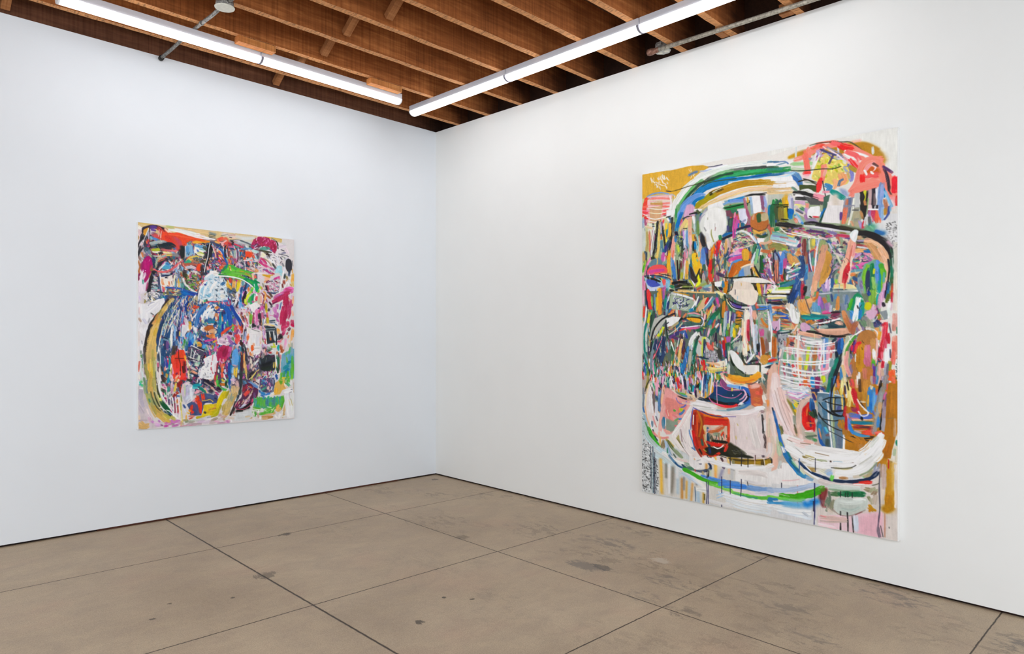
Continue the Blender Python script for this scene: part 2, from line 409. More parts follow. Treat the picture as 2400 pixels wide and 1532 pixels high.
s 465 7 112 98 112 106;s 678 5 114 108 114 120;s caa 5 110 112 112 122;s 8a9 4 120 104 118 116
e e4e6e0 1.2 113 12 130 2 145 6 149 20 149 40 140 52 128 64 122 72 118 68 114 52 107 42 104 32 106 22
o eeeeea 0 118 10 134 4 146 14 148 36 138 50 126 60 119 50 112 34;s aab 1.6 104 30 108 20 113 15;s 999 2 112 36 115 42 114 40;s 995 2 124 40 124 48 128 60;s 8a5 2 122 66 123 70;s bba 1.6 118 20 118 24
s c9c6c0 1.4 130 30 130 40;s b99 1.4 131 36 130 42;s ddd 5 117 46 119 60
p f4efe8 0 116 60 124 58 122 74 118 70;s c09070 6 122 76 123 88;s d80 4 127 70 124 84 122 92;s e90 5 130 64 126 76
s e22 7 138 58 134 70 131 82;s e22 9 125 90 123 106 124 120;s c22 4 134 60 134 80;s e60 3 130 66 127 78;s e43 7 122 112 124 124;s 453 4 127 88 127 104 125 112;s 7a4 2 128 104 126 118
s 464 4 131 84 128 96;s 385 5 138 50 139 56;s 16a 5 143 50 150 47 158 44;s 223 4 142 56 150 52 160 48
p 37414a 0 152 22 160 20 158 44 150 44;s 465 4 156 22 155 34;s 447 4 151 34 152 42;p 745 0 148 10 160 14 160 20 149 18
s d6489a 6 164 18 162 34 161 54;s c5a 5 168 24 165 38;s e8a 3 163 12 162 20;s 36b 3 169 30 168 36;s 224 4 166 40 178 36 188 34
p dde 0 168 6 180 5 184 22 180 32 170 24;s 99b 4 174 28 180 24;s a57 4 182 8 185 18;s 977 3 184 22 186 30
p f0eeee 0 192 0 206 0 204 12 192 14;s 9ab 2 190 0 192 14;s 9ac 3 211 0 212 8 206 14;s 857 4 207 0 210 6;s d99 3 213 4 215 14
o b86a30 0 188 32 190 18 200 12 212 12 218 26 214 38 202 42 192 40;o 375c30 0 198 16 204 13 206 26 200 28;o c0b088 0 206 14 216 14 216 24 206 26;s 643 1.6 190 36 200 42 212 40 217 32;s c97 3 194 14 192 24
s e5aa45 6 192 42 202 46 214 42;s 232 2.6 198 48 208 50 216 47;s b86 5 194 52 202 54;p f2f0f0 0 199 54 210 54 210 62 200 62
s 353 3 198 50 208 52 216 50;s 3a8 3 188 44 187 50
h 60 8 1.6 10 30 345/888/c9c/48a/a76/dda/a35 164 50 175 44 188 48 192 58 184 68 166 70
h 60 5 1.6 10 40 c55/d9a/446/8a8/eda/778 160 60 192 58 188 68 162 72
s f2f2f2 3.4 164 46 174 42 184 46 192 54 198 62;s d4d4d4 1.6 162 72 176 70 186 67 194 64;s fff 2.6 190 50 198 60
s da6 4 148 56 148 78;s da6 2.4 142 66 144 84;s caa 3 152 56 154 76;s f0c070 1.6 140 74 138 86;s 545 3 134 90 138 110;s bbb 2 141 86 142 100
h 70 7 1.6 85 30 a35/446/dcb/c7a/558/e95/358 130 66 160 70 155 110 130 112
s 8a8a90 4 138 112 146 116;s eb6 2 143 104 138 110;s 435 6 134 112 144 116;s 465 4 147 86 146 104
o e9a6cc 0 152 84 162 76 170 70 180 72 178 80 166 84;s d6489a 5 170 74 178 74;s 76b 2 153 84 166 82 176 80;s d6489a 6 154 89 166 86 176 84
s e060a0 5 153 92 156 88;o e8a030 0 174 74 180 71 186 76 186 88 180 92 175 88;s da3 7 180 74 180 88;s c06030 3 188 76 188 88;s eab 4 156 92 160 96
s 59d 6 154 110 158 100 162 94 172 90;s 48c 4 154 104 160 94;o cc7018 0 164 94 180 90 188 92 184 98 174 102 168 112 156 118 154 114 158 104;s c86010 7 162 96 158 108 154 118;s e08030 3 166 106 160 116
s 69b 4 172 108 170 118;p a9b0b4 0 174 102 188 98 188 112 180 117 174 114;p 5a90d0 0 170 108 176 102 178 116 168 117;s eed8b8 2.6 172 102 182 98 190 96
s d2dde0 4 199 66 195 80 190 95;s 375 5 197 64 192 78;s 578 1.6 200 68 196 82;s 8c8 4 200 72 198 86 196 96;s 243 6 206 82 206 100 204 114;s 162 4 208 84 208 110
s c87040 5 206 74 216 76 222 76;s e8b898 4 204 62 214 62 222 58;s bcd 3 192 50 198 60
h 70 5 1.8 60 60 546/b59/dcd/446/a35/88b 208 84 222 84 222 120 208 122
s c95 3 192 104 190 112;s e0b040 4 193 102 200 116;s 222 2.6 195 100 200 110 206 120;s 221 3 189 104 192 118
s eee 1.6 214 82 219 92 221 104
s 221 2.2 144 118 160 119 178 117 200 117;s eda 5 140 124 142 124;o f0ece4 0 158 128 164 121 180 118 206 119 220 124 222 128 204 127 190 128 176 127;s 221 1.6 175 127 190 128 222 128
o ecdccc 0 153 153 155 140 160 128 170 124 188 127 196 140 198 153;s 221 3.4 194 128 198 140 200 153;s e5c020 5 200 128 203 140 206 153;s a57 3 206 130 208 146;s dde 3 212 130 212 144;s 336 2 214 128 213 146;s eda0b8 4 218 132 214 144;s ee4 4 220 140 216 146;s 222 3 212 147 220 146
s dd9 3 214 150 222 150
s c50 3 150 124 149 136;s d7820a 6 147 126 147 140 148 150;s 221 1.4 152 122 152 136 148 148;s 221 1.2 160 124 157 138 150 142;s 221 1.8 127 128 134 138 144 146 152 152
p fff 0 129 125 142 124 138 134 130 132;s 27a 4 143 124 144 134;s 113 4 136 134 142 138
s eee 4 144 144 152 150
s 111 5 60 128 70 126 84 126;s 221 5 64 134 78 130 92 130;s 221 4 66 138 82 136 94 136;s 554 2.4 70 128 84 130;s 0a7a50 6 57 132 62 134;s 222 4 56 139 62 140;s 893 3 76 133 90 133
o 3a2a30 0 90 100 96 110 100 118 106 108 106 120 96 128 90 118;p eeeef0 0 90 120 98 130 96 134;s 545 3 92 112 97 120 103 118;s ee1 4 102 114 104 126;o ee2 0 100 128 106 120 106 128 98 134;s 221 2.6 105 104 102 112 98 120;s 221 2.4 89 100 92 112 97 120
s bc3 3 88 122 96 134;s e6b440 6 84 92 84 106 83 120;s e95 4 82 100 84 112;s 7c3a3a 5 74 92 75 104;s 211 2.6 68 90 69 106 70 122;s 121 2 73 90 72 106 72 120;s bb3 5 76 110 75 120;s f4eaea 2.4 81 90 80 110 79 120;s eda 3 87 86 88 96
s 8bb 4 104 76 104 84;s 9b8 3 100 88 102 92;s eb4 3 107 96 108 112;s 221 2 109 104 107 126
s ecc47a 6 70 139 84 142 100 144 120 145 134 143;s e8e0c0 5 130 142 140 146;s 9a5 4 100 134 116 128;s 679 5 110 136 122 138;s 8bb 4 112 134 124 130;s b54 4 100 138 108 134
s 121 2.4 84 144 110 146 132 146;s f0f0ee 5 60 142 72 144 86 148 96 153
t D
s 07a 5 4 0 4 14 6 26;s 264 9 9 0 9 18 9 34;s 453 7 14 0 16 14 16 26;s 331 2 15 3 24 4 32 2
s 873 8 22 4 22 16 24 26;s ba1 5 30 6 30 22;s 221 1.6 33 6 34 20;s 221 2 22 23 34 24;s 661 2 24 26 32 27
s 06b 8 38 8 38 16;s 07b 6 37 16 38 22;s 358 3 14 24 14 28
p dfd0c8 0 45 0 60 0 60 20 44 12;s 334 2 46 8 58 14;s 7bd 2.6 46 12 52 20 58 30;s 48c 2.5 44 16 50 22 58 31;s c9c8dd 4 46 18 54 28;s ec7a50 5 45 22 48 28;s f0b0a0 4 45 24 48 29;s 88a 2 48 6 58 12
s dd8 3 50 2 60 4;s 486 4 54 4 60 8;s b9c 5 63 5 65 14;s a7a 5 62 16 64 24
o f2f2f2 0 68 5 86 2 86 17 66 20;s e34 3 74 19 84 20;s 221 2 68 18 72 20;s 98a 8 64 26 80 26;s aa9 4 80 22 86 26
s 06b 5 95 6 90 14 88 20;s 243 4 96 8 90 20 86 28;s a9b08c 4 88 0 88 10
p e9e5e4 0 98 0 122 0 120 14 118 30 88 28 92 14;s 648 4 120 12 120 24
p 8a8a9a 0 124 0 142 0 136 26 124 24;s e75 6 128 4 126 16 124 30;s 567 3 134 4 132 24;s d0c080 2 132 20 129 30;s eed 3 139 2 136 18 132 32
p b0a888 0 140 10 150 10 153 36 136 34;s 998 6 142 24 148 24;s 555 2 138 8 148 8;s c97 3 136 26 140 34;s a9c 4 150 26 154 38
p 25211f 0 150 0 163 0 160 18 157 25 154 20;s b85 3 152 10 155 22;s d34 4 158 26 155 38;s ccc 3 160 20 158 34
p e9d0d0 0 164 0 182 0 182 8 164 8;p 2a2630 0 170 0 181 0 180 7 171 7;s fff 2 164 7 182 7;s eee 1.6 176 0 175 6
s a57ab0 5 166 10 168 18;s d23a60 6 172 10 174 26;s e64 7 180 10 180 28;s 369 4 168 20 167 34;s ebb 2 168 18 171 26;p 666 0 164 18 168 18 169 30 164 30
s 79c 6 185 0 186 20;s 9bd 4 188 4 187 24;s b8862a 4 192 6 191 16;s 459 3 198 2 197 14 190 24;s 7ac 2 200 0 200 10
f 3c9a78 12 170 36 166 42;p 6fb58f 0 162 38 172 34 172 44 158 42;s 6cb08a 7 166 36 172 42;f 269 8 178 44 188 46;s 2868a8 5 176 42 188 47
s 1e1a1e 7 14 31 30 32 46 35 56 36;s 1e1a1e 5 60 30 74 29 90 32 110 35;s 1e1a1e 6 80 31 104 35 130 39 148 44 164 48 180 54
f 332 6 120 36 150 42 180 52 192 60
s 1e1a1e 10 150 46 170 50 184 58 194 68 198 84
f 444 6 190 56 196 64 200 78;s 2a5a40 6 202 72 203 92 203 112 202 130;s 1a7a58 4 201 100 202 120
s 1e1a1e 6 186 58 194 70 197 88;f c8a0b0 4 196 60 202 66
s dcd8e0 3 60 34 80 36 100 39 120 42 134 44;s 99a 1.6 64 37 90 39
h 50 6 2 15 30 648/a48/334/c46/98a/863 40 38 60 36 134 46 134 56 90 52 60 48
h 24 5 2 15 30 776/332/a86/558 22 35 46 38 50 46 24 44
s b4506a 4 108 48 120 50 134 51;s d33a60 4 116 49 132 51;s 536 4 64 42 80 43 94 46;s 77a 3 98 42 112 48
s 1a7a3a 6 12 40 18 39;s 6a9 3 8 44 20 46;s fff 2 21 37 28 44 42 48 60 51 84 55;s eee 1.6 40 44 60 48 78 52;s f0d0c0 2 54 44 66 48 74 51;s e9d 2 44 42 50 44
s ecc 3 84 52 98 56
p a8d0d8 0 6 48 20 50 50 56 52 66 20 58 4 56;s 88c0c0 4 8 47 30 50 44 54;s 8c8cc0 2 8 50 24 52;s 8cc 2 40 52 48 54;s a44 1.6 20 52 34 54;s eee 4 8 58 24 61 40 65 50 66;s e9c840 2 32 49 42 52;s 445 5 46 52 52 56;s eee 1.6 47 54 46 58;s fdd 1.4 49 66 52 58;s 977 1.6 8 57 30 62;s f0d0d0 3 30 56 46 60
p 9a9a55 0 8 62 20 62 34 68 28 76 6 72;s 8a8a4a 7 4 68 14 66 26 70;s 9c4 4 24 72 30 73;s b9a8c8 3 40 70 52 69;s 537 5 50 68 54 64;s 89a0b0 2 36 68 50 70
s c87040 4 4 74 12 70;s f0a0a0 4 5 80 6 86;s f66 4 2 80 4 84;s 8a9cd8 3 26 74 36 79
s dcaab0 5 58 62 57 72 57 80;s 803a38 6 60 56 60 70 60 88;s 954 4 64 76 64 96;s 9a8a78 6 60 84 58 104;s 746 3 62 100 60 120
s 6a8a80 4 66 58 66 76;s dde4d8 3 68 56 69 72;s aab060 5 72 56 72 70;s e4d050 4 75 56 75 66;s 578 6 74 76 74 96;s 6a8 6 76 86 76 98;s d65 3 79 68 78 84;s 9ac 2.4 80 56 80 66;s c75 3 78 74 77 86
s eef 2.4 84 56 80 76 78 98 77 116;s eef 2.4 68 76 70 96 73 112 77 122;s 336 1.6 66 74 68 96 74 116;s 69b 3 87 56 84 80 82 92;s 89a 4 82 96 80 106
s 3a78b0 5 64 100 63 116 61 128;s 5ac 3 64 96 65 110;s 8a9aa0 7 70 110 70 128;s 8a9aa0 8 68 130 68 148;p 8f9ca0 0 62 122 84 118 76 150 62 150
s 9aa86a 7 90 58 88 70 86 86;s 8a8 4 97 66 98 72
s e0a080 10 94 66 90 82 86 98 82 112;s dfa082 8 84 104 78 124 74 144;s e8b088 5 78 124 76 140
o d09a48 0 96 74 102 78 106 92 104 108 96 124 86 134 84 128 88 108 94 88;s c8903c 8 100 80 100 100 92 120
s 447 2 106 90 105 108 98 122 86 136 80 142
s 664 2 99 64 100 70;s ccd 2.4 100 62 106 74 110 84;h 50 5 2.4 60 60 a9a/434/d9c/546/ccb/687/b87 104 60 130 60 126 100 104 104
h 40 5 2.4 110 40 234/687/445/a9a/bba/566 108 84 124 84 118 120 104 120
s ddb 3 112 80 118 92 122 100;s dcc 3 110 78 122 84
h 60 5 2.4 20 50 b5a/d8b/eab/756/3a8/c59/e9a/446 140 74 180 70 178 96 150 108 134 110
s e05aa0 4 150 96 152 104;s d6a 4 148 98 160 95 168 94;s c9a0d0 4 142 86 152 78;s ecb070 6 142 74 160 74;s eee 2.6 146 68 164 70 180 71;s a44 3 146 65 156 66;s c66 3 156 66 168 68;s 2868a8 4 158 75 170 76 178 76;s 334 2 144 60 164 61;s c8a078 5 146 52 154 54;s a9b 3 146 58 160 58
s d8c8a0 4 136 112 150 108;s e98040 5 136 114 142 112;s 28508a 6 140 118 146 122;s 69a 4 134 108 150 106 158 108;s 235 4 124 116 130 120
o f0c0a0 0 134 56 140 48 144 48 144 60 140 84 134 108 130 128 118 128 120 112 126 86 130 70;s f0a890 8 138 56 134 76 129 96;s f2c8a8 6 126 88 122 108 118 126;s f0a098 4 142 62 140 78 138 86;s c87060 1.6 138 66 134 86 130 100;s d76 2 137 74 132 98;s f8d8c8 3 138 84 134 104 130 124
s c22030 7 131 100 128 112 125 126;s d33 3 133 94 130 104;s ecb 2 134 108 132 126
o e9f0f0 0 134 48 142 40 148 42 146 50 143 60 136 56;s f6f6f6 4 143 44 140 54
p e9dca0 0 107 130 124 128 140 130 148 138 108 138;s dcc070 3 108 132 122 131;s b9c4b0 5 108 138 130 139 146 139;s 345 1.6 107 138 130 138;s 345 2 106 143 128 143 150 141;s f4f4f4 2.6 106 141 128 141 148 140;s 9c3 4 112 122 112 128;s 2a5a90 5 106 120 104 134;s c54 2.6 126 128 126 136;s e9a878 2 124 128 125 138
s 98b 7 92 130 96 144;s ece 3 97 120 95 136;s c8a8d0 5 100 122 100 140;s eef 1.6 102 120 102 144;s 357 3 104 136 104 146
s d09858 8 160 58 170 68 178 84 182 92;s f0c098 5 160 55 172 60 184 68 192 78 196 94;s f0b890 4 158 58 168 60;s e8b088 7 182 70 190 84 194 100 194 116;s f0c0a0 6 186 84 193 96 195 112 192 126;s dba070 5 168 64 178 78 186 94
s 111 2 196 88 198 104 196 124;s 2a2a30 1.6 197 90 199 110;s c98 2.4 158 56 166 56
p 6fa890 0 158 96 176 88 190 96 190 130 180 153 160 153 150 120
s 6a9a40 9 170 128 172 153;s 6cb840 6 160 106 157 124 160 144;s 7cc030 5 164 98 159 112 157 128;s 17704a 9 168 104 168 120 169 140;s 2a3a5a 5 164 108 163 124 164 144;s 23306a 4 164 140 165 152;s 0e7a48 6 170 96 172 110;s 5b90d8 7 178 92 180 108 180 126;s 08a 3 183 104 184 120 182 140;s 4ba82a 6 184 96 188 108 190 118;s 7cc820 4 186 104 188 122 184 140;s 0a9090 4 182 124 181 153;s cc2 3 174 104 173 112;s 88a0a8 6 150 118 152 134 156 146;s 7a6a98 4 152 124 153 136;s 79a 4 146 130 150 140
s 5aa 3 190 110 189 126;s 9c6 4 172 118 174 136
s d0a4c4 6 192 128 190 142 188 153;s 331a3c 3 196 124 194 140 193 153;s 269 3 198 126 196 145 196 153;s 3a6030 5 201 118 201 134 200 153;s c84830 3 204 128 203 142 203 153;s 884 3 199 140 198 153
p d8d4c8 0 205 60 212 60 212 153 205 153;s e8e0d0 4 208 110 208 153;h 24 1.2 .8 60 80 777/999 196 34 211 30 211 80 204 74
s 2a4a80 9 54 84 56 100 54 118
s 346 6 44 126 38 140 34 153;s 28508c 9 52 124 46 138 42 153;s 2a5a9a 6 50 118 44 134;s 433 5 40 130 36 146;s a34 5 58 124 57 138 58 153;s c24 3 58 130 57 142;s 222 5 62 133 60 144;s 7a8ab8 2 48 130 44 146
o 2a2a38 0 10 76 14 74 14 100 16 126 12 128 9 100;s 8a9ab8 5 13 78 15 90;s e9876a 6 15 90 15 106 16 126;s 446 2 18 80 19 104 17 126
o 5b90d8 0 18 76 26 76 29 86 26 104 24 116 20 108 19 90;p f0d0c0 0 18 76 24 76 21 84;s c5488a 5 29 88 28 104;s c22 4 24 114 24 124;s 3a70c0 4 22 94 22 112;s 234 2.4 28 104 27 120;s 453 3 28 112 28 122
s 48a 2.4 28 75 40 80 50 88 55 98;s e0a050 7 36 80 38 92 44 94;s d8a060 6 42 84 48 92 50 98;s c95 4 34 78 35 90;s 336 2 12 76 18 84 20 92
s eef 2.4 34 104 44 98 54 94;s eee 2.6 32 110 44 106 54 102;s 3a78b0 4 34 120 46 114 54 108;s 4a9 3 40 110 52 104;s eef 3 33 114 32 122;s 231 2 38 104 44 98;s dcd 2.4 36 118 50 112;s ee8 2.4 40 100 44 94
s c8a0b0 3 0 96 4 108;s eee 2 3 86 5 100 6 112;s 759 4 2 104 6 120;s f8d0e0 3 4 120 12 128
s 0a6a58 4 16 130 28 127 40 126;s 357a90 6 22 134 36 128 44 124;s f4f4f4 4 4 127 14 134 14 140;s 222 1.6 0 127 10 130;s eda0b8 3 0 134 6 130
s 7cbf30 4 16 136 28 136 40 134;s ee9 3 0 139 20 139 38 138;s eee 5 8 142 24 142 36 141;s 222 1.8 0 145 20 145 34 145;s f4f4f4 4 0 149 30 148;s e8d8a0 4 0 153 24 151;s eee 5 12 134 10 142;s c8e0a0 3 16 134 12 144
p 6aa060 0 60 146 82 140 80 153 60 153;s d06030 4 82 142 80 153;s ccc 6 62 146 72 142;s e8b090 5 74 140 72 150
s 9a8ab8 8 88 148 96 150;s f4e8f0 2 84 144 104 146;s c8b 3 92 146 100 150
p 98b0b8 0 106 145 140 144 150 153 104 153;s 8ab 6 112 148 130 148;s e59a40 4 114 149 114 153;s 1a7a50 8 138 148 148 145;s 2a9a60 6 142 152 152 148;s 9ab 4 120 150 128 152;s eee 2 150 150 152 153
t E
p 5a6a60 0 14 0 222 10 222 150 10 150
h 500 16 3 84 14 246/435/6a7/c54/357/9a8/ecb/268/a57/ddc/753/d95/164/213 12 10 222 10 222 150 12 150
h 200 14 2 86 10 134/fbc/e33/fff/1a7/253/8bd/d92 12 110 150 120 150 152 12 152
s d8c8b0 4 10 50 10 66;p c9c6c0 0 9 56 14 50 14 100 9 110
s e9c0d0 5 12 0 12 16 13 30;s e43 4 14 26 13 44;s f0f0f0 3 18 24 16 44 14 58;s 224 3.4 17 0 18 14 20 30;s e33 7 20 0 22 14 24 30;s 8b5 3 26 10 27 26;s dcc020 5 34 12 34 32;s f92 7 40 0 40 20 40 38;s fb1 3 36 4 36 30;s a5a 4 46 0 46 14;s 1a8a80 4 50 8 47 30;s 8bd 3.5 53 10 50 40;s 69c 2.4 31 6 32 36
s dd2 5 23 36 21 46 20 56;s 354 6 30 34 26 56 22 70;s 0e8070 5 18 54 15 72 15 96 18 120;s bcd0c8 4 21 54 17 74 18 100;s 243 3 26 40 24 60
p bfc0b8 0 30 46 44 40 54 42 40 62 26 84 22 78;s 9aa098 6 30 60 24 80
s 111 3 25 82 30 64 40 50 52 42 64 38;s 111 3 52 66 62 58 70 50 76 46 70 46 64 53;s 111 1.6 49 48 50 60 52 76 56 82
p f2f2f0 0 50 46 60 42 74 44 66 56 52 60;s b7a878 4 54 64 70 52;s d8d8c8 1.6 54 72 66 64 80 50;s 3a3a70 6 56 76 68 70 80 56;s 6a3a90 5 56 78 64 72;s 223 2 54 52 50 55;s f2f2f2 4 58 5 76 8 94 14;s e0a020 2 62 2 88 8
s d8e020 5 46 60 40 70 34 78;s 77909a 5 36 76 30 90 26 110 25 130
p a8b8a0 0 58 6 94 16 98 20 86 34 54 30;h 45 7 1.2 50 90 235/336/dde/bcb 60 8 88 16 82 32 60 26
s fff 2.4 94 14 98 20 88 34;s fff 2 56 6 52 20;s 2a3070 4 54 18 52 30;s 27b 3 58 30 54 36;s e59050 4 64 32 54 40
s 1a80b8 6 88 33 98 30;s 264 3 100 26 96 32;s fff 2.4 103 10 100 18 98 26;s 437 3 106 14 101 24;s 8a5 3 108 16 102 26;p dfb888 0 110 14 118 10 112 28 104 36 102 28;s c22 3.4 119 12 114 22;s f0d0e0 2.4 126 10 112 30;s 5a9ab8 4.4 128 12 120 24 112 32;s f0a040 4 128 24 120 36 116 46;s b8c060 2.4 126 28 118 44;s e59aa0 4 130 26 126 36;s d6489a 5 133 12 135 22;s e88aa8 5 136 22 135 28;s 353 5 138 28 132 40;s 1a6a40 6 136 34 124 46 118 56;s 0a7a60 5 130 40 122 54;s fce8a0 6 134 2 140 6 146 14;s f0e0a0 5 140 10 150 16 160 28
s e9a0b0 2.6 86 38 96 37 106 40;s 7bb0a0 3 90 40 106 42;o f0a81a 0 84 43 96 44 106 46 105 52 96 52 84 47;s 121 1.8 76 48 84 44 96 44 108 46 114 50 108 55 100 57;s b83 4 78 44 84 38;s d9805a 3 78 44 82 38
s 3a5a58 7 78 54 90 56 104 56;s c5407a 3 76 62 90 60 104 58;s e060a0 3 84 62 96 62 106 60;s e33 3 72 66 80 62;s eef 2 74 61 92 59 108 57;s ddf 2 108 44 112 50 108 58;s 113 1.6 116 40 115 50
s 2030a0 5 80 66 84 78;s 35609a 6 74 68 82 70;s 536 5 60 76 72 80;s 264 5 100 66 110 62 116 58;s e5d060 2 110 61 114 62;s f8c0c8 3 114 38 113 48;s ebc070 2 113 52 112 58
s 3060a0 5 124 48 120 56;s c85a40 3 130 48 126 62;s a54 3 136 56 131 62;s eee 3 136 54 130 62;s 1a6a4a 6 130 62 124 70 120 80;s f0b8d0 3 121 62 118 76;s 6a7a70 8 126 76 122 84
s 243 7 144 10 146 20 142 34 144 46;s c88020 5 145 18 144 30 143 44;s b9c8c8 4 147 36 146 56 144 74;s 534a9a 4 152 34 151 54;s a8bcd8 3 149 34 148 60;s e8e8d0 2.4 155 34 153 60;s 56408c 3 160 36 158 50;s eee 2.4 158 50 156 70;s 9a90c0 3 163 38 162 50;s 8bb 3 158 56 156 76;s 4c9a30 4 150 66 150 74;s b85ab0 7 152 76 152 84;s a9c060 3 152 54 151 64
s 634aa0 6 154 18 164 24 172 28;s 534098 3 160 22 174 29;s e8e4e8 3 152 14 156 24 164 30 178 32;s 111 2.2 146 10 156 18 170 24 183 24;s 111 1.6 151 16 158 26 168 30 182 31;s 222 1.4 176 28 188 30;s f0ece8 3 174 28 190 28;s b99 1.4 176 34 184 34
s e07818 7 166 36 174 38;s e58020 6 168 40 172 44;s c8901a 8 164 50 172 50;s e5c010 6 164 58 168 60;s f0d010 5 162 62 162 76;s 221 1.6 164 44 174 44;s 331 1.4 164 50 174 48;s 331 1.4 164 56 172 54;s 772 3 172 54 166 72;s f0f0e8 2 170 60 172 70 160 82 156 86;s fdd 1.2 160 82 168 76 174 66;s e8d0e0 3 172 62 168 72;s 8a9 2 170 78 160 84
o f0e2d2 0 155 0 198 0 200 12 196 22 188 25 174 20 160 12;s f4e8d8 8 182 32 182 50 180 66;s fad8b0 5 176 50 175 80 176 104;s f6ead8 8 182 50 180 80 180 106;s f0d8e0 4 188 26 190 50 192 76;s e9cfe0 3 190 24 190 40;s fcc090 3 176 62 174 84;s d23a50 4 185 48 184 66 185 82;s a01a30 2.4 184 66 185 80;s f8a0a0 1.6 182 48 181 80 184 90;s d9a040 2.4 184 86 184 96;s e8c060 3 186 90 184 100
s 233 2 174 74 173 90 174 104 176 116;s 221 3 174 106 178 118 184 122 192 121 204 120;s 222 2.6 184 118 192 115 200 114;s f0f0f0 4 190 108 186 114 182 118;s bccad8 5 188 102 190 108;s 223 3 184 100 188 102;s f4f4f4 3 194 104 188 112
s e8e8e8 7 160 102 168 112 176 128 186 134;o e8ebe8 0 154 98 162 100 170 110 176 118 178 130 190 134 180 138 166 126 158 114;p ece8e0 0 178 122 220 122 214 136 178 138
s b8c4b8 8 172 84 170 100;s aab0a0 8 168 86 160 92;s 678 4 166 92 162 98;s 121 3 155 108 158 118 166 128 178 136;s 5a6a50 5 162 124 168 136;s 4a5a40 6 162 136 176 140;s e8e8d8 6 152 92 150 110;s d8dcd0 5 152 120 152 136;s 0a6a48 5 151 86 151 98;s 2a5a50 3 148 86 150 110;s 6a8ad0 4 142 88 144 108;s c01020 4 144 82 145 98 146 108;s e05a1a 2.4 146 76 148 86;s 443a70 3 147 98 148 112
s eee 4 148 112 148 122;s 7a98c0 1.6 145 112 146 122;p f4e8d0 0 128 118 146 114 148 124 130 126;s eab890 4 116 118 130 120 138 122;s f0dc90 4 116 126 132 128 148 126;s e8d070 3 118 130 134 132 148 130;s ddd040 2.4 114 132 130 134;s d07090 3 140 134 150 134;s 3a70a0 2 130 134 142 133
s f6f6f6 2.4 198 24 212 24 222 22;s 3a70c0 3.4 199 31 210 30 222 28;s 4a88d8 2 204 26 220 26;s 5a8098 5 192 25 194 32;s e8a890 6 194 34 195 46;p a0a49a 0 200 34 216 33 220 100 206 106 200 60;h 50 3 1 50 90 cc9/778/dda/988/5a6 201 34 218 34 220 58 204 60;s c87a30 4 206 46 210 54 216 60;s b89070 4 204 56 212 60;s d05090 8 206 64 207 74;s a05018 7 206 78 207 90 209 104;s d080a8 2.4 212 76 214 90 214 100;s 8a6a60 5 214 80 216 100;s 878090 6 220 76 222 90;s eef 2.4 217 34 219 60 220 100;s eef 2 203 78 205 100 206 120;s c4d0e0 6 196 56 197 76 198 100;s 3a4a60 3 202 86 202 100;s 222 4 200 88 201 100;s dde4ec 3 192 52 194 90 196 104;s e0e4e8 2.4 186 90 190 106
e d5983a .5 206 106 216 106 220 112 216 118 210 122 204 116;s f0b898 4 198 106 204 112;s d8a050 6 208 116 212 120;s c01818 4 218 116 222 112;s 121 2.4 204 120 204 130 204 140;s 8bb 2.4 212 122 222 118;s 223 4 214 126 222 124;s f8f4f0 2 206 124 222 120
s dce4e0 5 88 90 92 78 100 68;s f0f0f0 8 100 70 92 80 90 96;s b8b4a0 5 90 100 88 120 86 132;s b8a8c0 2 0 0 0 0
p c5c8c4 0 102 74 116 76 122 82 116 106 104 108 98 100 100 84;s e65a50 3 104 82 108 88;s e65a50 7 118 86 122 96;s e06a58 6 122 90 124 98;e a4a4a8 1.5 114 100 124 98 136 100 140 108 126 116 116 114;h 50 2 1 60 90 778/ccd/999/656 112 98 126 98 140 108 124 116;e 3a3a34 1.5 132 98 138 94 142 106 140 114 134 108;s d8c8b8 3 128 92 134 96;s dcec20 5.6 112 76 110 92 110 110;s f0f080 2 115 76 113 90;s 111 3 104 74 98 88 97 104 92 124;s 0e6a50 4.4 101 82 97 96 94 120;s 124 2.6 100 108 110 110 120 112;s d91020 6 110 114 111 122;s e33 3 112 122 112 130;s 18305a 4 113 80 112 110
s 2a6ab0 7 84 96 82 112 76 136;s 1a78b8 5 76 120 76 134;s 3a80c0 4 86 92 84 106;s eec070 5 76 80 73 96 71 114;s e8c880 4 72 112 68 124;s 6a3020 5 80 96 76 112;s f0d090 2.4 66 96 64 112 68 124;s d06058 3 70 90 66 104;s 243050 4 66 124 70 132;s eee 2 71 78 68 92
s a8b41a 4 62 98 60 112 60 120;s 4a8060 4 58 86 62 100 58 120;s e8f0e8 2.4 58 84 61 94 63 100;s 2a5a3a 6 58 92 60 104;s 8ab8c8 3 52 84 54 96
s 1f3a60 7 38 84 36 100 40 116;s 20305a 8 46 76 44 94 42 116;s 2a4068 6 48 96 44 110 40 118;s 2a3a60 5 34 80 30 96;s e85a70 1.6 44 76 40 86 36 96 30 110;s d81828 3 31 104 29 112;s f0a0b0 1.4 28 112 32 104;s 5a8098 4 42 90 40 106;s 6a7050 8 50 108 48 124;s 4a5030 6 52 116 50 130;s 1a1a28 4 26 84 24 100;s 8aa 2.4 14 100 20 118
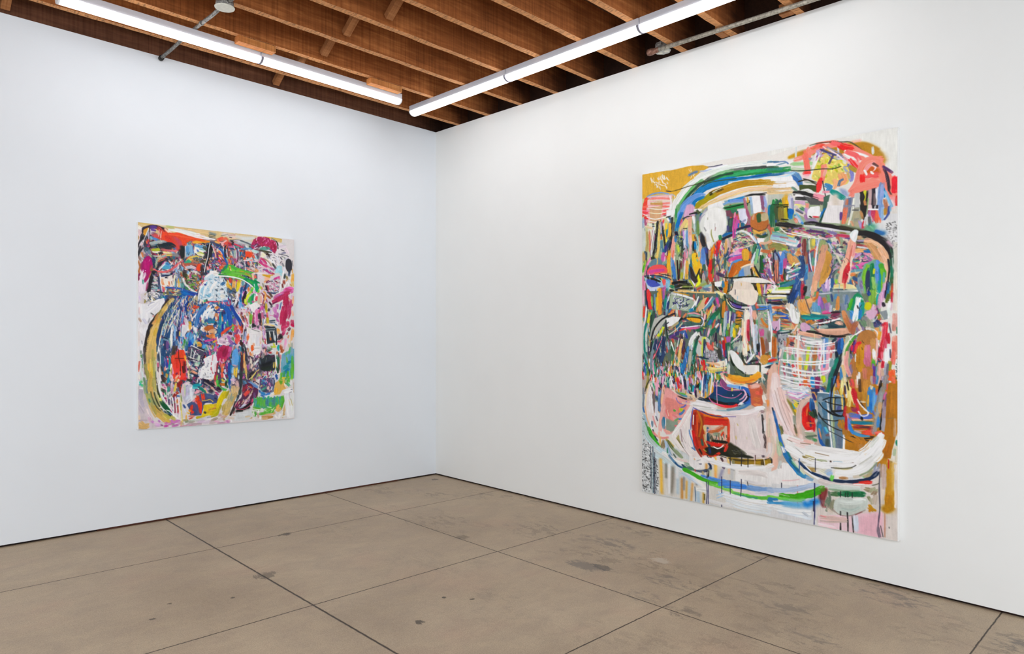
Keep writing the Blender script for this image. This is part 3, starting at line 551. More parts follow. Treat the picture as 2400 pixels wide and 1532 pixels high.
s f0b0d0 3 28 114 29 130 31 148;s 336ab0 3 14 120 16 136;s e33 3 11 132 12 146;s 9a9a20 4 20 132 20 150;s f0b0c8 5 42 124 44 130;s 8a5040 3 34 118 36 126;s 9ac 4 40 140 36 148;s f0a0b8 4 48 134 46 148;s e01828 5 51 136 52 140;s e8e820 3 55 132 57 140;s fff 5 58 138 58 150;s 1a8a7a 4 53 144 52 153;s d07828 4 58 126 58 136;s 8a7 2 62 130 60 138;s e82828 5 69 142 70 153;s eee0f0 4 74 136 75 150;s 235 5 79 142 80 150;s eee 1.6 84 130 82 142;s c0b028 3 95 138 95 150;s 1a7a60 4 92 124 90 138;s 5a3020 2 98 116 96 140;s e8a8b8 3 101 132 103 150;s 286a48 3 108 132 108 140;s fff 2 111 140 110 153;s 20205a 5 112 144 114 153;s 58a 4 119 134 118 150;s eee 2.6 125 136 124 153;s 8a9018 6 130 138 138 142;s c8b040 3 132 144 140 146;s 123 4 115 138 114 148
s f0c0a0 5 140 136 148 146 158 150;s fff0e0 3 146 148 158 156
s f5a020 9 152 142 164 146 178 147 192 145 204 136;s f8b030 5 158 140 176 142 194 140 202 134;s fbc070 2.4 146 140 160 150 180 152 200 148;s d8c8a8 2 174 138 184 137
p 7a3a70 0 140 144 150 148 156 153 140 153
s 5a6a50 5 168 132 174 138 186 140;s dce0d8 4 206 134 208 144;s 445a50 6 214 138 210 150;s 345 3 212 126 222 124;o eab090 0 218 134 226 126 226 160 216 160 216 146
t F
s 3a2a28 1 0 0 4 4;s f0e0a0 3 0 8 14 6 30 4;s ccc 3 0 12 16 10;s f0e090 3 0 13 20 12 30 12;s 1f3a78 2 0 16 20 15;s 353028 4 0 20 14 20 34 18;s f4f4f4 3 8 2 24 2 36 3;s 111 1.8 4 6 20 6 36 7
s 1a3a70 8 46 0 40 12 38 20;s 2a5ab0 3 50 2 46 12;s a81a38 4 58 0 58 12;s 111 4 62 2 60 8;s 98a4a8 8 68 2 66 8
e 7a8a8a 2 80 6 150 4 152 40 120 46 80 40 60 40
o e0a868 0 48 16 64 14 78 10 78 20 68 30 72 40 60 42 52 34;s e8a050 8 56 18 60 34;s dda040 6 56 36 66 40;s e9b080 8 66 18 72 16;s 9aa 2 47 18 50 36;s d06a30 3 82 4 80 12 74 16;s 5a4a50 1.2 62 14 68 32 72 40;s 8a9cc0 4 48 16 44 26
s 6aa4cc 8 78 20 78 34;s 60a0c8 6 82 22 84 36;s 8c5aa8 5 86 12 90 30;s b870c0 4 85 10 84 24;s d86098 5 90 36 100 34;s c86a30 5 91 12 95 20;s 6aa868 4 98 8 100 18;s a070b0 6 96 22 98 32;s c090b8 3 100 20 104 36;s dde 1.6 84 6 104 4;s 347 2.4 104 6 106 18;s bcd 3 104 24 102 36;s f0dca8 5 108 32 110 30;s e08a38 4.4 115 10 114 32;s 4a8ab8 4 112 6 110 14;s 8898a8 8 126 8 130 20 126 30;s 7a88a0 5 122 22 124 32;s 5a7aa0 4 130 8 128 22
o 128a5a 0 134 30 138 12 146 4 154 10 158 26 154 42 146 50 136 40;s 4ab028 4 138 14 134 26 132 32;s 3a90d8 5 137 34 138 46;s f0f4f6 7 148 12 146 28 142 50;s f8f8f8 5 148 14 145 36;s 5aa8d0 2.6 151 20 150 40;s 1a9a8a 4 155 20 155 36 150 44;s 207ab8 4 152 32 150 46;s fff 2 151 12 157 16;s 111 1.4 146 24 148 30
s 6a7a60 8 158 6 162 16;s 80b040 10 172 0 172 16 171 26;s 1a3a90 4 164 2 166 8;s 6a9028 4 178 18 172 26;o cfcb10 0 160 20 168 20 169 28 164 32 158 29;s 12a098 4 181 0 180 12 179 24;s d8a8c8 5 186 4 184 16 182 28;s d8b0c8 6 174 24 172 34;o e0b4d0 0 161 34 176 32 178 38 172 47 165 46 161 40
s c890c8 3 190 0 189 12;s 2a1830 3 193 0 192 12;s 2a2030 4 188 20 190 26;s 207aa8 3 196 0 194 14;s 5a7020 4 197 6 194 20;s d8601a 3 202 0 202 10;s c02038 3 204 4 202 20;s f4f4f4 4 199 18 197 30 196 44;s dde8e0 4 197 28 198 42;s d8c0c8 3 203 20 202 32;p 8a9498 0 183 34 194 32 196 46 186 50 183 42;s 8a9020 4 182 40 181 46;s 2a3560 6 172 50 184 54;s 454a80 5 174 56 180 58;s c8d0c0 3 174 46 170 52;s 8a8a8a 8 158 44 162 56;s 6a8a6a 6 154 50 160 58;s 998 6 164 48 166 58;s 7a3a5a 4 184 58 190 54
s e8ddd0 6 208 0 208 20 208 32;s dda094 6 207 38 208 50 206 64;s c98878 5 206 56 206 66;s 5a8a70 2 211 60 211 70;s e8907a 7 208 76 208 92 209 110;s e86a5a 5 206 84 206 100;s e87060 5 205 100 204 120;s e85a28 8 202 130 200 146;s c8702a 7 206 140 206 153;h 24 1.4 .8 60 60 344/ddd/587 209 100 212 100 212 153 209 153
s 2a3a60 3 6 24 26 22;s 223 3 0 20 30 22;s f0ece4 2 2 24 20 26 34 30;s d8603a 4 8 28 20 28 30 30;s e0b080 2 8 32 26 33;s 2a60c0 4 12 36 24 38 34 42;s 1f4ab0 4 20 42 34 46;s 4a90c8 3 6 40 12 38;s b8683a 3 10 44 18 45;s dcb080 2.4 10 42 30 42;s 8a4a3a 3 22 50 38 52;s d86a50 3 22 54 36 57;s c8a860 3 22 58 38 60;s 3a7a5a 3 20 62 36 64;s e0c0a0 3 24 64 40 62;s 3a9080 3 18 66 34 67;s 6a5a48 3 24 32 34 36;s 234 2.6 18 70 30 69 40 66;s eee 1.6 20 68 36 66
o e9ebe8 0 38 22 43 24 50 38 52 50 49 55 40 52 37 38;s f6f6f4 5 42 32 44 48;s c8c8c0 1.6 44 28 48 46;s fff 2 30 28 36 34 37 42
o d4a8c8 0 8 50 16 50 20 46 20 64 12 65 8 58;s c8404a 5 10 67 14 68;s 333 1.2 15 60 12 66;s e8e0e8 1.6 20 46 20 64
s f4f4f4 2.6 1 34 4 44 7 66 6 90 7 108 2 114;s 8cb8e0 3 4 22 6 40 8 50;s 5a88c0 3 4 24 7 36;s 7a7a6a 4 2 66 3 84;s c06018 7 11 76 11 94 11 108;s e8b8a0 2 15 76 16 106;s 4a7a60 3 12 73 14 76;s d08030 4 2 106 4 110;s e02818 4 2 116 8 114 15 113;s 3aa0c8 2 0 120 10 119 18 118;s 223 2.6 0 125 10 123 16 120;s eeb090 4 0 134 8 128 16 122
p a8acb4 0 18 72 32 70 36 76 26 94 18 98;s 5a5a70 3 20 78 18 84;s 222 1.6 24 82 22 90;s d83040 2 26 86 28 86;s 3a3a38 5 20 100 18 106;s 345 4 20 96 24 92;s b9bcc0 5 28 80 22 96;h 24 2 1.2 60 90 556/ddd/334/888 18 72 34 70 28 92 18 98
s eda870 6 40 56 42 62;s 333 1.4 52 52 54 56;s e08a30 5 64 52 72 50;s c08038 5 70 54 78 52;s b87028 3 72 50 64 54;s eee 2 49 56 44 64 38 70
o d6a8c8 0 54 54 60 52 66 56 70 60 68 66 58 67 54 62
s 127a80 5 56 43 72 41 86 43 98 44;s 0a9a98 3 58 45 74 46 92 45;s e8d060 2 56 38 70 40;s e0dcb0 3 72 36 86 38;s d03070 2 90 38 110 36;s 7a2848 5 104 42 118 38;s 2a1820 3 104 36 118 35;s 4a2038 5 84 50 94 48;h 40 4 1.2 20 20 822/424/c35/222/a46 80 50 104 44 118 42 118 46 100 54 82 58
s fff 2.4 84 54 94 52 106 49 118 46;s b8b0a0 4 72 58 82 56;s e8e0e0 2 76 54 92 53
o 2a4a50 0 88 58 108 50 118 48 128 58 120 62 96 62;s d8a890 7 112 52 122 54;s eab8a0 4 114 52 118 56;s 9ab0a8 4 86 60 98 59;s 1f3a48 4 100 58 116 60
o d9a488 0 76 63 96 63 116 62 130 62 136 66 134 72 118 74 96 73 84 68;s f0bca0 3 82 64 104 65 128 64;s c89880 1.2 90 70 110 71;s 111 3.4 64 67 76 68 86 71 96 74 118 75 134 72;s 7a4050 2 76 62 84 68;s 2a2a28 3 88 72 94 74
o d8905a 0 120 34 126 33 131 42 134 52 128 54 122 44;s c87a48 5 126 46 130 56 136 64;s b06838 7 132 54 136 66;s a86040 6 146 52 140 60 138 70;s b87850 2 128 40 134 56
s e8b498 6 42 68 56 70 72 73 88 76;s dda080 4 60 72 76 75;s f0c8b0 4 50 62 50 80
e aab4b0 1 32 78 50 74 92 80 114 84 112 104 104 130 96 150 60 153 24 148 20 120 24 96
h 160 14 3.4 89 6 c88/8a9/b73/ddd/999/e9b/c54/778/6a7/eee/a57/dca 26 82 110 84 104 120 96 148 26 146
s f0c8b8 5 53 84 54 104 53 130;s e8a850 4 53 110 53 128;s c8e030 4 67 92 65 110 62 130;s b87838 4 79 90 77 108 75 128;s b86a40 4 76 98 75 110;s 4a88c8 4.4 97 78 95 98 93 126;s b8c8e8 3 92 80 90 104;s e8a0b8 4 99 92 98 110 97 130;s 3a3a48 6 38 86 42 88;s c83828 4 26 118 30 120;s 2a70a8 3 34 120 36 122;s 3a7a3a 2 31 118 32 122;s d83848 3 40 122 44 124;s d8483a 5 42 134 46 140;s d8682a 4 61 146 61 153;s 2a80c0 5 73 142 74 153;s 8a2860 6 82 142 83 153;s b8d020 5 91 140 90 150;s d84a4a 4 68 150 56 153;s c87aa8 3 102 128 100 146
s f6f6f4 2.2 34 74 50 76 70 80 90 84;s f0f0f0 2.6 46 78 64 84 88 84;s eee 2.2 64 86 86 88 112 84;s eee 2 60 90 84 92 114 87;s f4f4f4 2.4 24 94 40 94 66 98 92 99 110 98;s f4f4f4 2.4 26 99 46 102 76 103 106 101;s ddd 2 24 96 44 98 60 102;s f4f4f4 2.4 22 113 40 115 66 117 86 116 108 114;s eee 2.2 26 117 50 120 80 121 104 117;s f0f0f0 3 22 124 40 128 58 132 80 134 102 130;s f4f4f4 2.6 22 130 44 136 70 139 86 138 98 134;s eee 2.4 20 138 40 142 60 147 90 152;s f4f4f4 2 18 142 36 148 50 153;s f0e8e0 2.4 49 62 50 84 49 110 50 130 53 150;s eee 2 88 80 88 104 84 128;s eef 2 92 86 92 120;s eee 1.8 33 104 33 112;s fee0d8 1.6 20 112 18 130 20 153;s f4f4f4 2 104 116 100 134;s eee 2.4 100 112 108 112
s f08878 2 20 116 18 132 20 150;s f4d8d0 3 22 96 20 110
s 2a3050 6 114 84 114 96;s 1a4a90 7 120 80 119 94 118 104;s 2a70b8 3 122 78 121 96;s 123 4 112 100 114 112;s 1a6a60 7 116 110 110 124 104 140 102 153;s 1a2228 5 122 104 116 122 110 140 108 153;s 0e8a70 4 114 112 108 128;s 2a3a48 4 106 84 112 78;s 7a9aa0 6 106 112 104 124;s 4a80c8 4 110 140 106 153;s 7a4028 4 118 134 116 153;s 3a80b8 4 121 126 120 146;s b8601a 3 116 140 114 150
p b8c0a8 0 128 74 140 72 134 84 124 94
o b5783a 0 147 76 152 68 160 65 170 66 177 74 180 90 178 110 176 130 172 153 138 153 142 120 144 96
s f6f6ee 2.4 126 94 134 82 144 72 154 65;s 4a9a38 4 126 116 128 100 134 86 144 74;s f0e8c8 3 123 112 125 96 132 84;s f4f0f0 2 160 63 170 63 178 68 180 82 178 100;s f0d8c8 4 124 108 124 130 130 153;s f0a8a0 5 130 100 128 120 134 140;s eab8b0 3 178 78 178 100 176 120;s eac890 4 122 122 126 140 128 153;s 2a1a20 2 142 82 136 96 136 110
o e02828 0 140 94 146 84 153 84 150 96 144 102 140 104;s e8484a 3 146 88 144 100;s 5a2080 3 142 84 139 100;s c82048 3 138 90 137 98;s 6a6a90 3 136 104 137 112;s b87838 6 140 112 142 130;s eee 2.4 144 104 144 116
s d0901a 10 154 90 152 110 150 130;s c07a10 5 148 96 148 120;s d87898 8 164 90 163 104 162 120;s c86880 6 162 110 164 124;s e09090 2.6 160 90 160 100;s c89050 6 172 80 172 100;s f0e8e0 4 149 134 148 153;s d07a60 6 158 128 160 144;s c87838 8 168 130 168 153;s 6ab840 4 172 112 173 122;s f0f0f0 4 173 96 174 112;s 3ab028 4 173 116 172 124;s 9a60a8 3 172 120 172 128;s 5a3090 3 174 124 174 140;s 3a80b0 3 178 124 178 153;s 4a88c0 2.4 180 136 179 153;s e8b0a0 5 183 120 182 140 182 153;s b8a8a0 4 170 140 170 153;s 8a4a90 3 174 140 174 153
s d92838 6 192 52 190 70 186 90 184 110;s e8a030 5 184 68 182 80;s e8b8a8 2 188 58 186 74 182 90;s b01028 5 184 94 183 114;s d84060 3 190 62 188 80;s c01830 5 196 70 196 86;s e05070 3 192 80 192 100;s f6f6f6 5 194 96 194 112 193 120;s eef 3 198 92 198 110;s e8788a 3 186 100 187 120;s 2a2a40 2 200 96 200 110;s d01830 4 188 116 187 126;s aab 4 194 118 192 140 190 153;s c8a890 3 187 128 188 140;s 9a9018 4 199 116 199 130;s 6a6a78 3 196 120 194 140;s 445 2 198 54 201 70;s f0d8d0 3 184 50 194 50;s d8d0c8 1.6 200 70 201 84
t G
p b8a8a0 0 9 0 30 0 30 20 20 30 9 30
h 130 12 2.6 88 8 235/fbc/e33/eee/1a7/253/8bd/d92/536/b79/ddc/213 26 0 140 0 130 34 60 26 26 30
s c84a4a 3 11 0 13 6;s 9a9020 4 20 0 20 8 17 20;s 2a2a18 2 24 4 18 16 15 26;s f0f0f4 3 29 0 29 12;s 2a2a5a 2.6 24 10 25 16;s e8a8d0 5 37 4 36 12 34 22;s e88ab8 4 34 24 35 32;s 111 1.2 34 22 38 12;s eee 2.4 40 0 40 14;s 235 3 38 20 41 26;s f0b8d8 4 46 0 44 12;s 1a8a7a 4 52 2 53 18;s f4f4f4 6 58 2 58 20;s d82830 6 68 4 72 20;s e86a70 3 74 12 74 24;s eee0ee 4 75 0 77 14;s b8a8d8 3 86 8 84 26;s 224 4 80 6 82 22;s d8c8e0 3 92 4 94 14;s 1898b0 4 95 16 94 26;s b050a0 2 97 20 96 28;s 111 4 104 14 100 20;s 1a9a9a 2 106 14 106 24;s eee 2 110 4 109 18 108 34;s 204a90 4 114 0 113 14 112 34;s 3a90c0 3 119 0 117 16 118 34;s b8a850 3 123 4 121 20 118 34;s eee 2.4 126 0 124 16 122 34;s 4a3a98 3 130 16 129 26;s 8aa030 6 134 0 138 4;s e08888 1.4 133 10 133 30 135 46
p 8a4878 0 138 4 150 10 160 18 170 20 150 24 138 16;s f0ece8 5 60 24 66 28
s f5a020 9 152 0 164 6 178 8 192 5 204 -2;s fce8d8 4 142 2 154 14 172 18 188 17 202 8;s f8f4f0 2.6 146 6 160 16 176 19
s f08030 2 156 8 176 11 194 6
o 0e3a60 0 112 40 122 32 130 24 146 22 166 24 184 26 190 34 184 42 168 48 146 46 128 44;o 123a70 0 130 18 146 20 150 28 130 32;s 14506a 8 130 36 150 40 168 40;s 0e2038 6 148 46 168 47 182 42 188 34 184 28 172 25;s 111 5 112 40 120 38 136 44 150 47;s 234 7 104 38 116 42
s 7ab0e8 5 150 16 164 18 178 20;s 2a6ac0 7 170 20 184 24 190 32 188 42 178 48;s 1f5ab8 5 176 20 186 26 189 38 182 46;s 3a78b0 4 188 46 170 54 154 58;s e9a8c8 2 176 22 180 28 176 36 170 40;s eec0d8 2.4 178 24 182 34 176 42 168 48;s f0f0f0 4 170 46 176 45
s c86098 1.4 138 8 142 18 152 24 168 24 176 24;s c86a98 1.4 134 30 146 35 162 36 174 28;s e07090 1.4 120 34 124 42 136 48 156 51 176 49;s f03030 4 132 46 146 50 160 50 166 47;s f0a0c0 1.2 133 10 133 32 134 46;s f0e040 2.4 158 20 158 25;s fff 1.4 159 31 159 33;s 111 1.6 202 8 201 20 196 32 188 35 182 32;s e060a0 1.4 120 36 128 44 146 50
e c96040 1 184 12 204 14 208 30 208 48 200 50 190 48 188 30;s f0b8a8 7 188 18 202 16;s e8604a 7 198 28 204 30;s c84838 5 206 22 205 30;s d0703a 8 194 38 202 40;s e88a50 4 194 46 206 50;s 4a7070 4 210 4 210 14;s 6a6a60 5 214 10 212 22;s 9a7a60 5 206 12 214 28;s f4ece0 5 209 32 212 44;s f08838 2.4 214 40 216 50;s e9d8c8 3 208 2 212 8;s 5a5a60 1.6 180 12 190 14 200 8
e e4b8a4 .6 218 -6 232 -10 232 160 216 160 214 60 216 30
e e9dcd8 .6 24 10 30 24 28 40 30 60 32 84 24 84 17 60 16 36;s f4f0f0 8 26 18 24 40 26 60;s fbd8a8 2.6 22 14 17 34 16 50;s e8b890 3 15 50 18 68 24 84;s 6a7888 3 12 20 13 36 12 50 14 60;s 2a68b0 2.6 12 52 14 60;s 9ab8c8 5 14 64 18 80
s 786868 5 28 28 30 40 32 60;s 6a5a5a 3 26 18 30 34;s d8d8e0 6 34 44 34 56 35 72;s 445 2.4 33 66 36 74;s eaa 3 28 66 32 80;s d88a88 2 30 72 34 84;s 2a6080 3 27 74 27 84;s f0f0f0 1.6 24 72 27 88 30 80
s e8a8c0 5 36 8 35 22 34 32
e e9a09c 1 42 30 52 20 64 28 82 38 92 46 88 58 78 66 68 84 56 96 46 90 42 60
e e48a80 1 50 36 76 44 84 50 76 60 60 64 50 54;s e8a8a0 6 46 20 44 36;s f0b890 4 46 18 44 30 42 46;s 5a88b8 4 40 26 38 44 40 60;s 6a98c8 3.6 41 24 38 36;s efb0a8 7 46 50 42 70 40 90;s e87a78 6 50 56 56 68 61 76;s ee8a80 5 56 60 60 74;s f4e0c0 1 52 56 54 66
e 8a9a88 1.6 50 70 60 74 70 74 68 84 58 92 50 88;s 2a78a0 5 46 68 46 82;s 5a88a0 5 44 72 46 86;s e8f0f0 1.2 49 70 49 82;s 6a8a70 4 62 90 72 82;s e87078 4 64 82 72 84;s f0a088 5 70 78 74 76;s f0b098 3 50 90 56 92
s 4ab040 4 62 56 65 58;s c8d818 6 73 54 77 57;s 2a70b8 3.4 70 61 72 63 76 61 80 56;s 3a78c8 3 69 70 72 71 75 70;s 6aa060 3 64 74 70 70;s f08a60 2 70 52 70 64;s 7a70c0 1.6 66 36 70 44 78 46 84 42;s 5a6ac0 2 84 44 80 50 74 52;s e87a80 3 60 64 68 68
s f0c8b0 4 76 44 92 48 86 54;s 2a1810 2.4 69 33 78 37 90 40;s 2a1810 2 72 34 82 38 93 38;s 3a88b0 3 66 26 74 31 84 34;s 5ab048 3 72 28 82 31;s c8a878 3 60 20 68 28;s e8d0a0 4 84 30 96 34;s 222 2.4 88 28 92 30;s 7a7a5a 2 66 26 76 33
s ddb898 4 94 36 98 42;s e0a890 3 84 38 96 42
s 2a9818 7 20 84 26 98 34 110 42 122;s 3aa828 5 22 86 30 102 40 118;s 4a8a48 3 16 76 22 92;s 223a40 2.4 28 88 32 100 36 106;s e89088 4 27 90 34 98 44 102 54 101;s f0b8a0 5 38 92 38 102;s eac070 4 40 100 40 114;s 8a7a58 7 46 106 44 118;s b8a058 5 50 104 62 116
s 5a6a3a 5 52 106 60 118 68 128;s c0d8e0 9 16 96 28 110 44 124 60 136 72 144;s b8ccc8 7 14 80 20 100 34 116;s 90a8c0 6 50 108 54 124 62 138;s a8c0d8 4 48 106 54 126 64 140 74 148;s 4a6890 3 60 134 68 144 80 150;s 3a8a68 3 52 118 52 130;s d0dcdc 7 30 122 44 132 60 144 74 152;s 9a9a70 4 66 110 72 118;s 5a6a60 3 62 128 66 134;s 6a8a60 5 80 148 96 153;s 8a9a78 6 62 120 76 134
p e4d8d4 0 92 50 112 54 140 56 160 58 208 54 208 66 216 120 216 132 110 140 70 116 62 98
s ece6e2 9 92 52 86 62 78 76 68 88 62 98;s ece4e0 10 62 98 68 108 78 118 92 128;s e8e0dc 10 84 70 84 90 84 110 92 124;s e4dad8 9 76 84 78 100 84 118;s f4f0ec 3 60 96 72 80 84 62;s ecd8d4 3 72 86 84 66;s ccc 1 72 88 74 104 82 120;s b8b0a8 1 76 98 82 110;s bcb0b0 1.6 68 100 78 118 88 132
p b0a468 0 70 96 66 102 76 116 74 108;s 6a6048 2 68 103 78 118;s 8a6a70 1.2 74 88 76 108
s f0ecec 10 90 46 104 48 118 50 132 52;s f0eaea 9 96 56 116 60 140 60 164 60;s ece4e4 10 130 62 160 62 190 60 206 54;s f4f4f4 6 196 54 206 52 210 54;s e8d8d8 8 150 66 180 68 204 62;s b8b8b0 1.6 94 48 112 51 124 53;s d8d8d4 3 106 54 130 56 150 58;s 90b0b8 2 132 56 148 57 162 55;s 6a98a8 4 150 56 164 54 178 48
s f4f0f0 6 100 42 112 44 124 50;s eee8e8 5 206 56 206 66;s 9a8080 5 204 60 210 58
p e2d4d2 0 150 66 206 64 210 110 214 130 196 132 150 108;s e0ccc8 14 156 76 158 96 160 112;s e4dcd8 12 190 72 194 96 200 116;s e8dcd8 8 160 120 180 124 204 126;s cdb870 1.6 164 98 165 104;s cdb870 1.4 166 78 168 82;s c8c0a0 1.6 182 100 182 104
e c03818 .4 92 58 104 56 118 62 140 66 152 70 154 90 152 120 134 130 112 132 98 112 92 86
s a82818 5 95 62 95 80 96 100;s f0f0e8 1.6 95 64 94 80;s 8a1810 4 98 60 99 80;s e85018 4 101 64 102 84 102 100;s 9a3010 10 106 66 107 84 106 104;s c8501a 5 104 60 104 76;s b87018 3 101 56 108 76 104 100;s e85820 6 108 60 124 66 140 68;s e87818 5 112 64 130 68 150 70;s c82010 8 116 70 130 74 150 74;s d82818 8 114 76 130 78 150 78;s e84828 3 152 72 153 84 152 100;s d02018 6 96 96 98 112 104 124;s d01818 5 94 90 96 104;s a82010 4 98 100 102 116
p d8b8a0 0 112 80 150 82 150 106 114 108;s c87838 2.4 112 84 114 96;s d8c080 4 112 82 114 90;s 3a6080 4 118 84 118 92;s d0a8b8 4 118 90 124 88;s d8c8b8 3 124 84 142 82;s b86030 5 120 92 134 90 144 84;s d88868 3 130 88 142 80;s b0b080 5 140 88 144 96;s d0603a 2.4 146 82 134 92;s 1a4058 5 119 94 119 106 121 120;s 8a9a80 6 128 96 138 96;s 4a5848 4 124 98 126 106;h 30 8 1 88 8 343/864/334/e87 122 98 150 98 150 112 122 110;s c8a060 3 112 96 114 108;s 3a5848 4 108 104 110 114;s e8b070 2.4 113 106 118 116;s d84020 3 140 98 144 92
s e02010 5 116 108 126 112 140 114;s d81810 4 126 110 142 116;s 181810 4 126 106 140 108 150 109;e 1c1e10 1 114 118 134 116 152 118 160 118 172 122 178 128 190 132 192 135 176 134 156 134 140 130 120 130;s 1c1c10 5 116 120 134 122 150 120;e 2a2a18 1.4 152 110 160 112 172 120 180 128 160 132 150 124;s 1a2a60 4 121 118 122 128;s e03018 4 128 132 138 126;s d83020 4 150 114 146 124;s fff 1.8 128 116 134 119 140 117 144 113;s f8f8f0 1.4 124 116 132 118;s c8b040 2 110 120 116 124;s 2a1a10 4 104 120 108 128;s 9a3828 4 98 116 104 126 108 132
h 40 3 1 10 60 333/554/776 156 116 178 124 184 128 160 128
s 2a68b0 2 88 88 89 96 93 106 97 120;s 2a68b0 2.4 92 117 98 122;s 6a70c0 2 94 54 91 72 90 88;s 5a58a8 1.6 94 52 106 58 120 64 140 67;s 8a78b0 1.2 140 67 164 67;s 4a2848 2 108 58 124 65 144 68
s 222 3 207 64 209 80 209 94;s 4a3838 4 210 96 213 108 212 118;s 5a4848 3 209 70 211 80;s e8e4e4 4 212 72 212 90
s d8c8c0 4 204 60 200 68
p d8b8a8 0 214 30 222 20 222 130 214 126;s e8c8b8 4 216 60 216 100;s c8a890 3 220 70 218 110
p 9a7a20 0 150 133 190 137 222 136 222 146 200 148 160 144;s b8901a 6 196 140 216 142;s 6a5a28 4 160 137 180 140;s 3a2a10 1.2 130 128 160 137 200 139 220 135;s 4a3a18 5 208 138 208 148;s 8a8a68 5 160 138 160 146;s 2a1a28 4 207 132 211 132;s f4ece8 1.4 210 134 212 148;s e8c8c8 1.4 195 130 195 148;s 3a3a28 3 220 134 222 138
s f0ecea 7 112 132 130 140 150 146 176 150 206 152 224 146;s 222 1.8 117 130 119 133 124 134;s fff 1.4 118 132 124 135;s f0c060 3 130 132 132 138;s 3a2028 3.4 140 134 143 140;s e8c880 3 150 134 153 144;s 2a2a2a 1.4 154 134 155 142
s 222 1 174 126 173 147;s 222 1 184 132 184 147;s 311 1 196 130 196 138
t H
e e0b098 .6 0 0 8 0 4 20 4 44 0 56;s f09848 3 1 40 1 50
e e9d0cc .8 8 -4 18 -2 22 14 30 24 32 44 40 60 46 90 34 100 22 100 14 80 6 60 4 30
s f0dcd8 8 12 4 12 24 18 44;s e4c4bc 7 20 20 26 40 34 60 40 80 46 96;s f0dede 6 10 30 18 56 28 80 40 100;s e8ccc4 6 30 44 40 64 44 84;s d8b0a8 3 26 40 36 60;s efe6e2 4 44 60 44 80;s c8a8a0 1 16 20 24 50 36 80;s b8a098 1 12 24 22 60 34 90
s e8c8b8 7 2 60 4 90 6 120;s ecd8d0 7 6 64 10 90 14 110;s d0c0a8 4 2 70 2 100;s dccab8 5 8 100 10 120 6 136;s c8ccb0 5 16 100 18 120;s e0d4d0 7 4 110 4 124 0 132
s 6a6a30 4 18 80 22 88 24 96;s 231 1.4 23 82 26 92
s 1a2838 2 8 52 10 60;s 1f5aa0 4 10 58 14 74 18 90 21 106;s 2a70c0 4.6 18 88 21 104 26 118;s 1f60b8 6 24 116 30 128 38 140 48 153
s 6a9a50 3 20 108 24 116;s 1a7a7a 3 32 124 40 138 50 152;s b8c8a8 6 18 116 20 130;s f0f0ee 4 24 116 28 126;s e8e8e4 8 28 146 34 150
s e8e8e8 2 22 2 40 6 60 8;h 40 12 1.8 5 10 fff/ddd/bcc/9ab 24 14 70 18 68 26 34 26;h 30 10 1.6 8 10 e8b/fff/b9c/8ad 32 26 66 26 58 40 38 36
s eee 3 22 10 44 16 62 20;s d8d8e0 3 30 22 50 26 66 22;s e8e8ee 3 34 30 50 34 62 28;s d890b8 2 36 34 50 38 60 32;s e8c8d8 2 32 26 48 30;s 3a60a8 1.6 40 40 52 42 60 36
s e03050 4 52 14 54 15;s d86a28 5 62 4 62 16;s e04838 4 66 14 70 18;s 2a88c8 5 73 4 74 18;s 8a2860 6 81 4 82 20;s c8d818 5 91 2 92 10;s b8a098 3 88 6 88 16;s fff 2 20 0 36 3 60 6 90 10;s eee 2 24 10 50 12 92 16;s eee 1.6 50 0 52 10 50 16;s 3a3a80 4 86 20 92 22
e 8a8030 1 32 38 44 50 48 70 42 60;s e8d020 7 44 46 50 50;s d8b018 4 44 56 48 60;s f0e860 2 42 40 50 44;s 3aa0b0 2 41 46 44 54;s 2a5a30 3 50 46 56 44;s 222 2 54 42 60 38;s 8a9080 6 44 66 46 80;s a89060 6 46 86 50 98;s 6a6048 3 44 80 48 94
s dcb8a8 6 68 36 58 42 53 54 51 70 52 90 54 106;s e0c0b0 5 56 40 50 60 50 84;s e8d0c0 2.4 70 34 62 38
e d01018 .6 56 60 62 48 70 42 76 60 78 88 74 92 62 88 58 78;s e82018 6 60 60 60 76 64 86;s d83018 4 66 48 64 60;s e84028 4 64 80 74 84;s 9a1010 4 68 58 68 74;s 2a68a8 6 72 38 72 56;s 1a4a88 5 74 44 74 60;s f09030 1.4 65 52 64 66;s 6a8a28 6 68 62 74 62;s 2a4a30 5 70 60 76 68;s 4a3050 3 70 74 71 84;s e87838 2.4 64 77 76 78;s 1a3028 5 76 56 80 70;s ead0d0 3 62 92 74 90;s 9aa888 6 62 94 76 96;s 6a8a68 5 64 100 74 102;s 3a9050 5 74 104 80 106;s 5a6a58 3 62 100 80 98
p 5a7a90 0 82 27 124 31 126 40 126 110 120 122 100 120 90 112 82 90
s 8098a8 6 86 36 88 50 86 70;s 4a7a9a 6 92 44 94 64;s 6a80a0 8 110 44 112 60;s 505a90 6 118 50 116 60;s 6a7888 6 114 80 116 100 114 118;s 5a6a80 5 118 100 118 116;s 48707a 5 90 70 96 90;s 3a6a80 7 84 76 86 96;s 3a80b8 4 86 80 84 96;s 2a78c0 4 92 84 96 94;s 5ac0d0 3 94 84 98 92;s 1a58a8 4 84 96 88 110 94 116;s d08a60 2 84 86 88 104;s 7a5a60 4 96 98 102 96;s 3a4a48 6 98 104 98 116;s b8c8a8 3 104 64 106 84 108 104 110 120;s 8a9a68 2 108 72 108 90
s eee 2.2 97 40 99 54 100 76 103 100 105 120;s f4f4f4 2 82 27 96 28 112 31 124 34;s dde 1.6 124 96 124 122;s eee 2.6 125 100 124 122
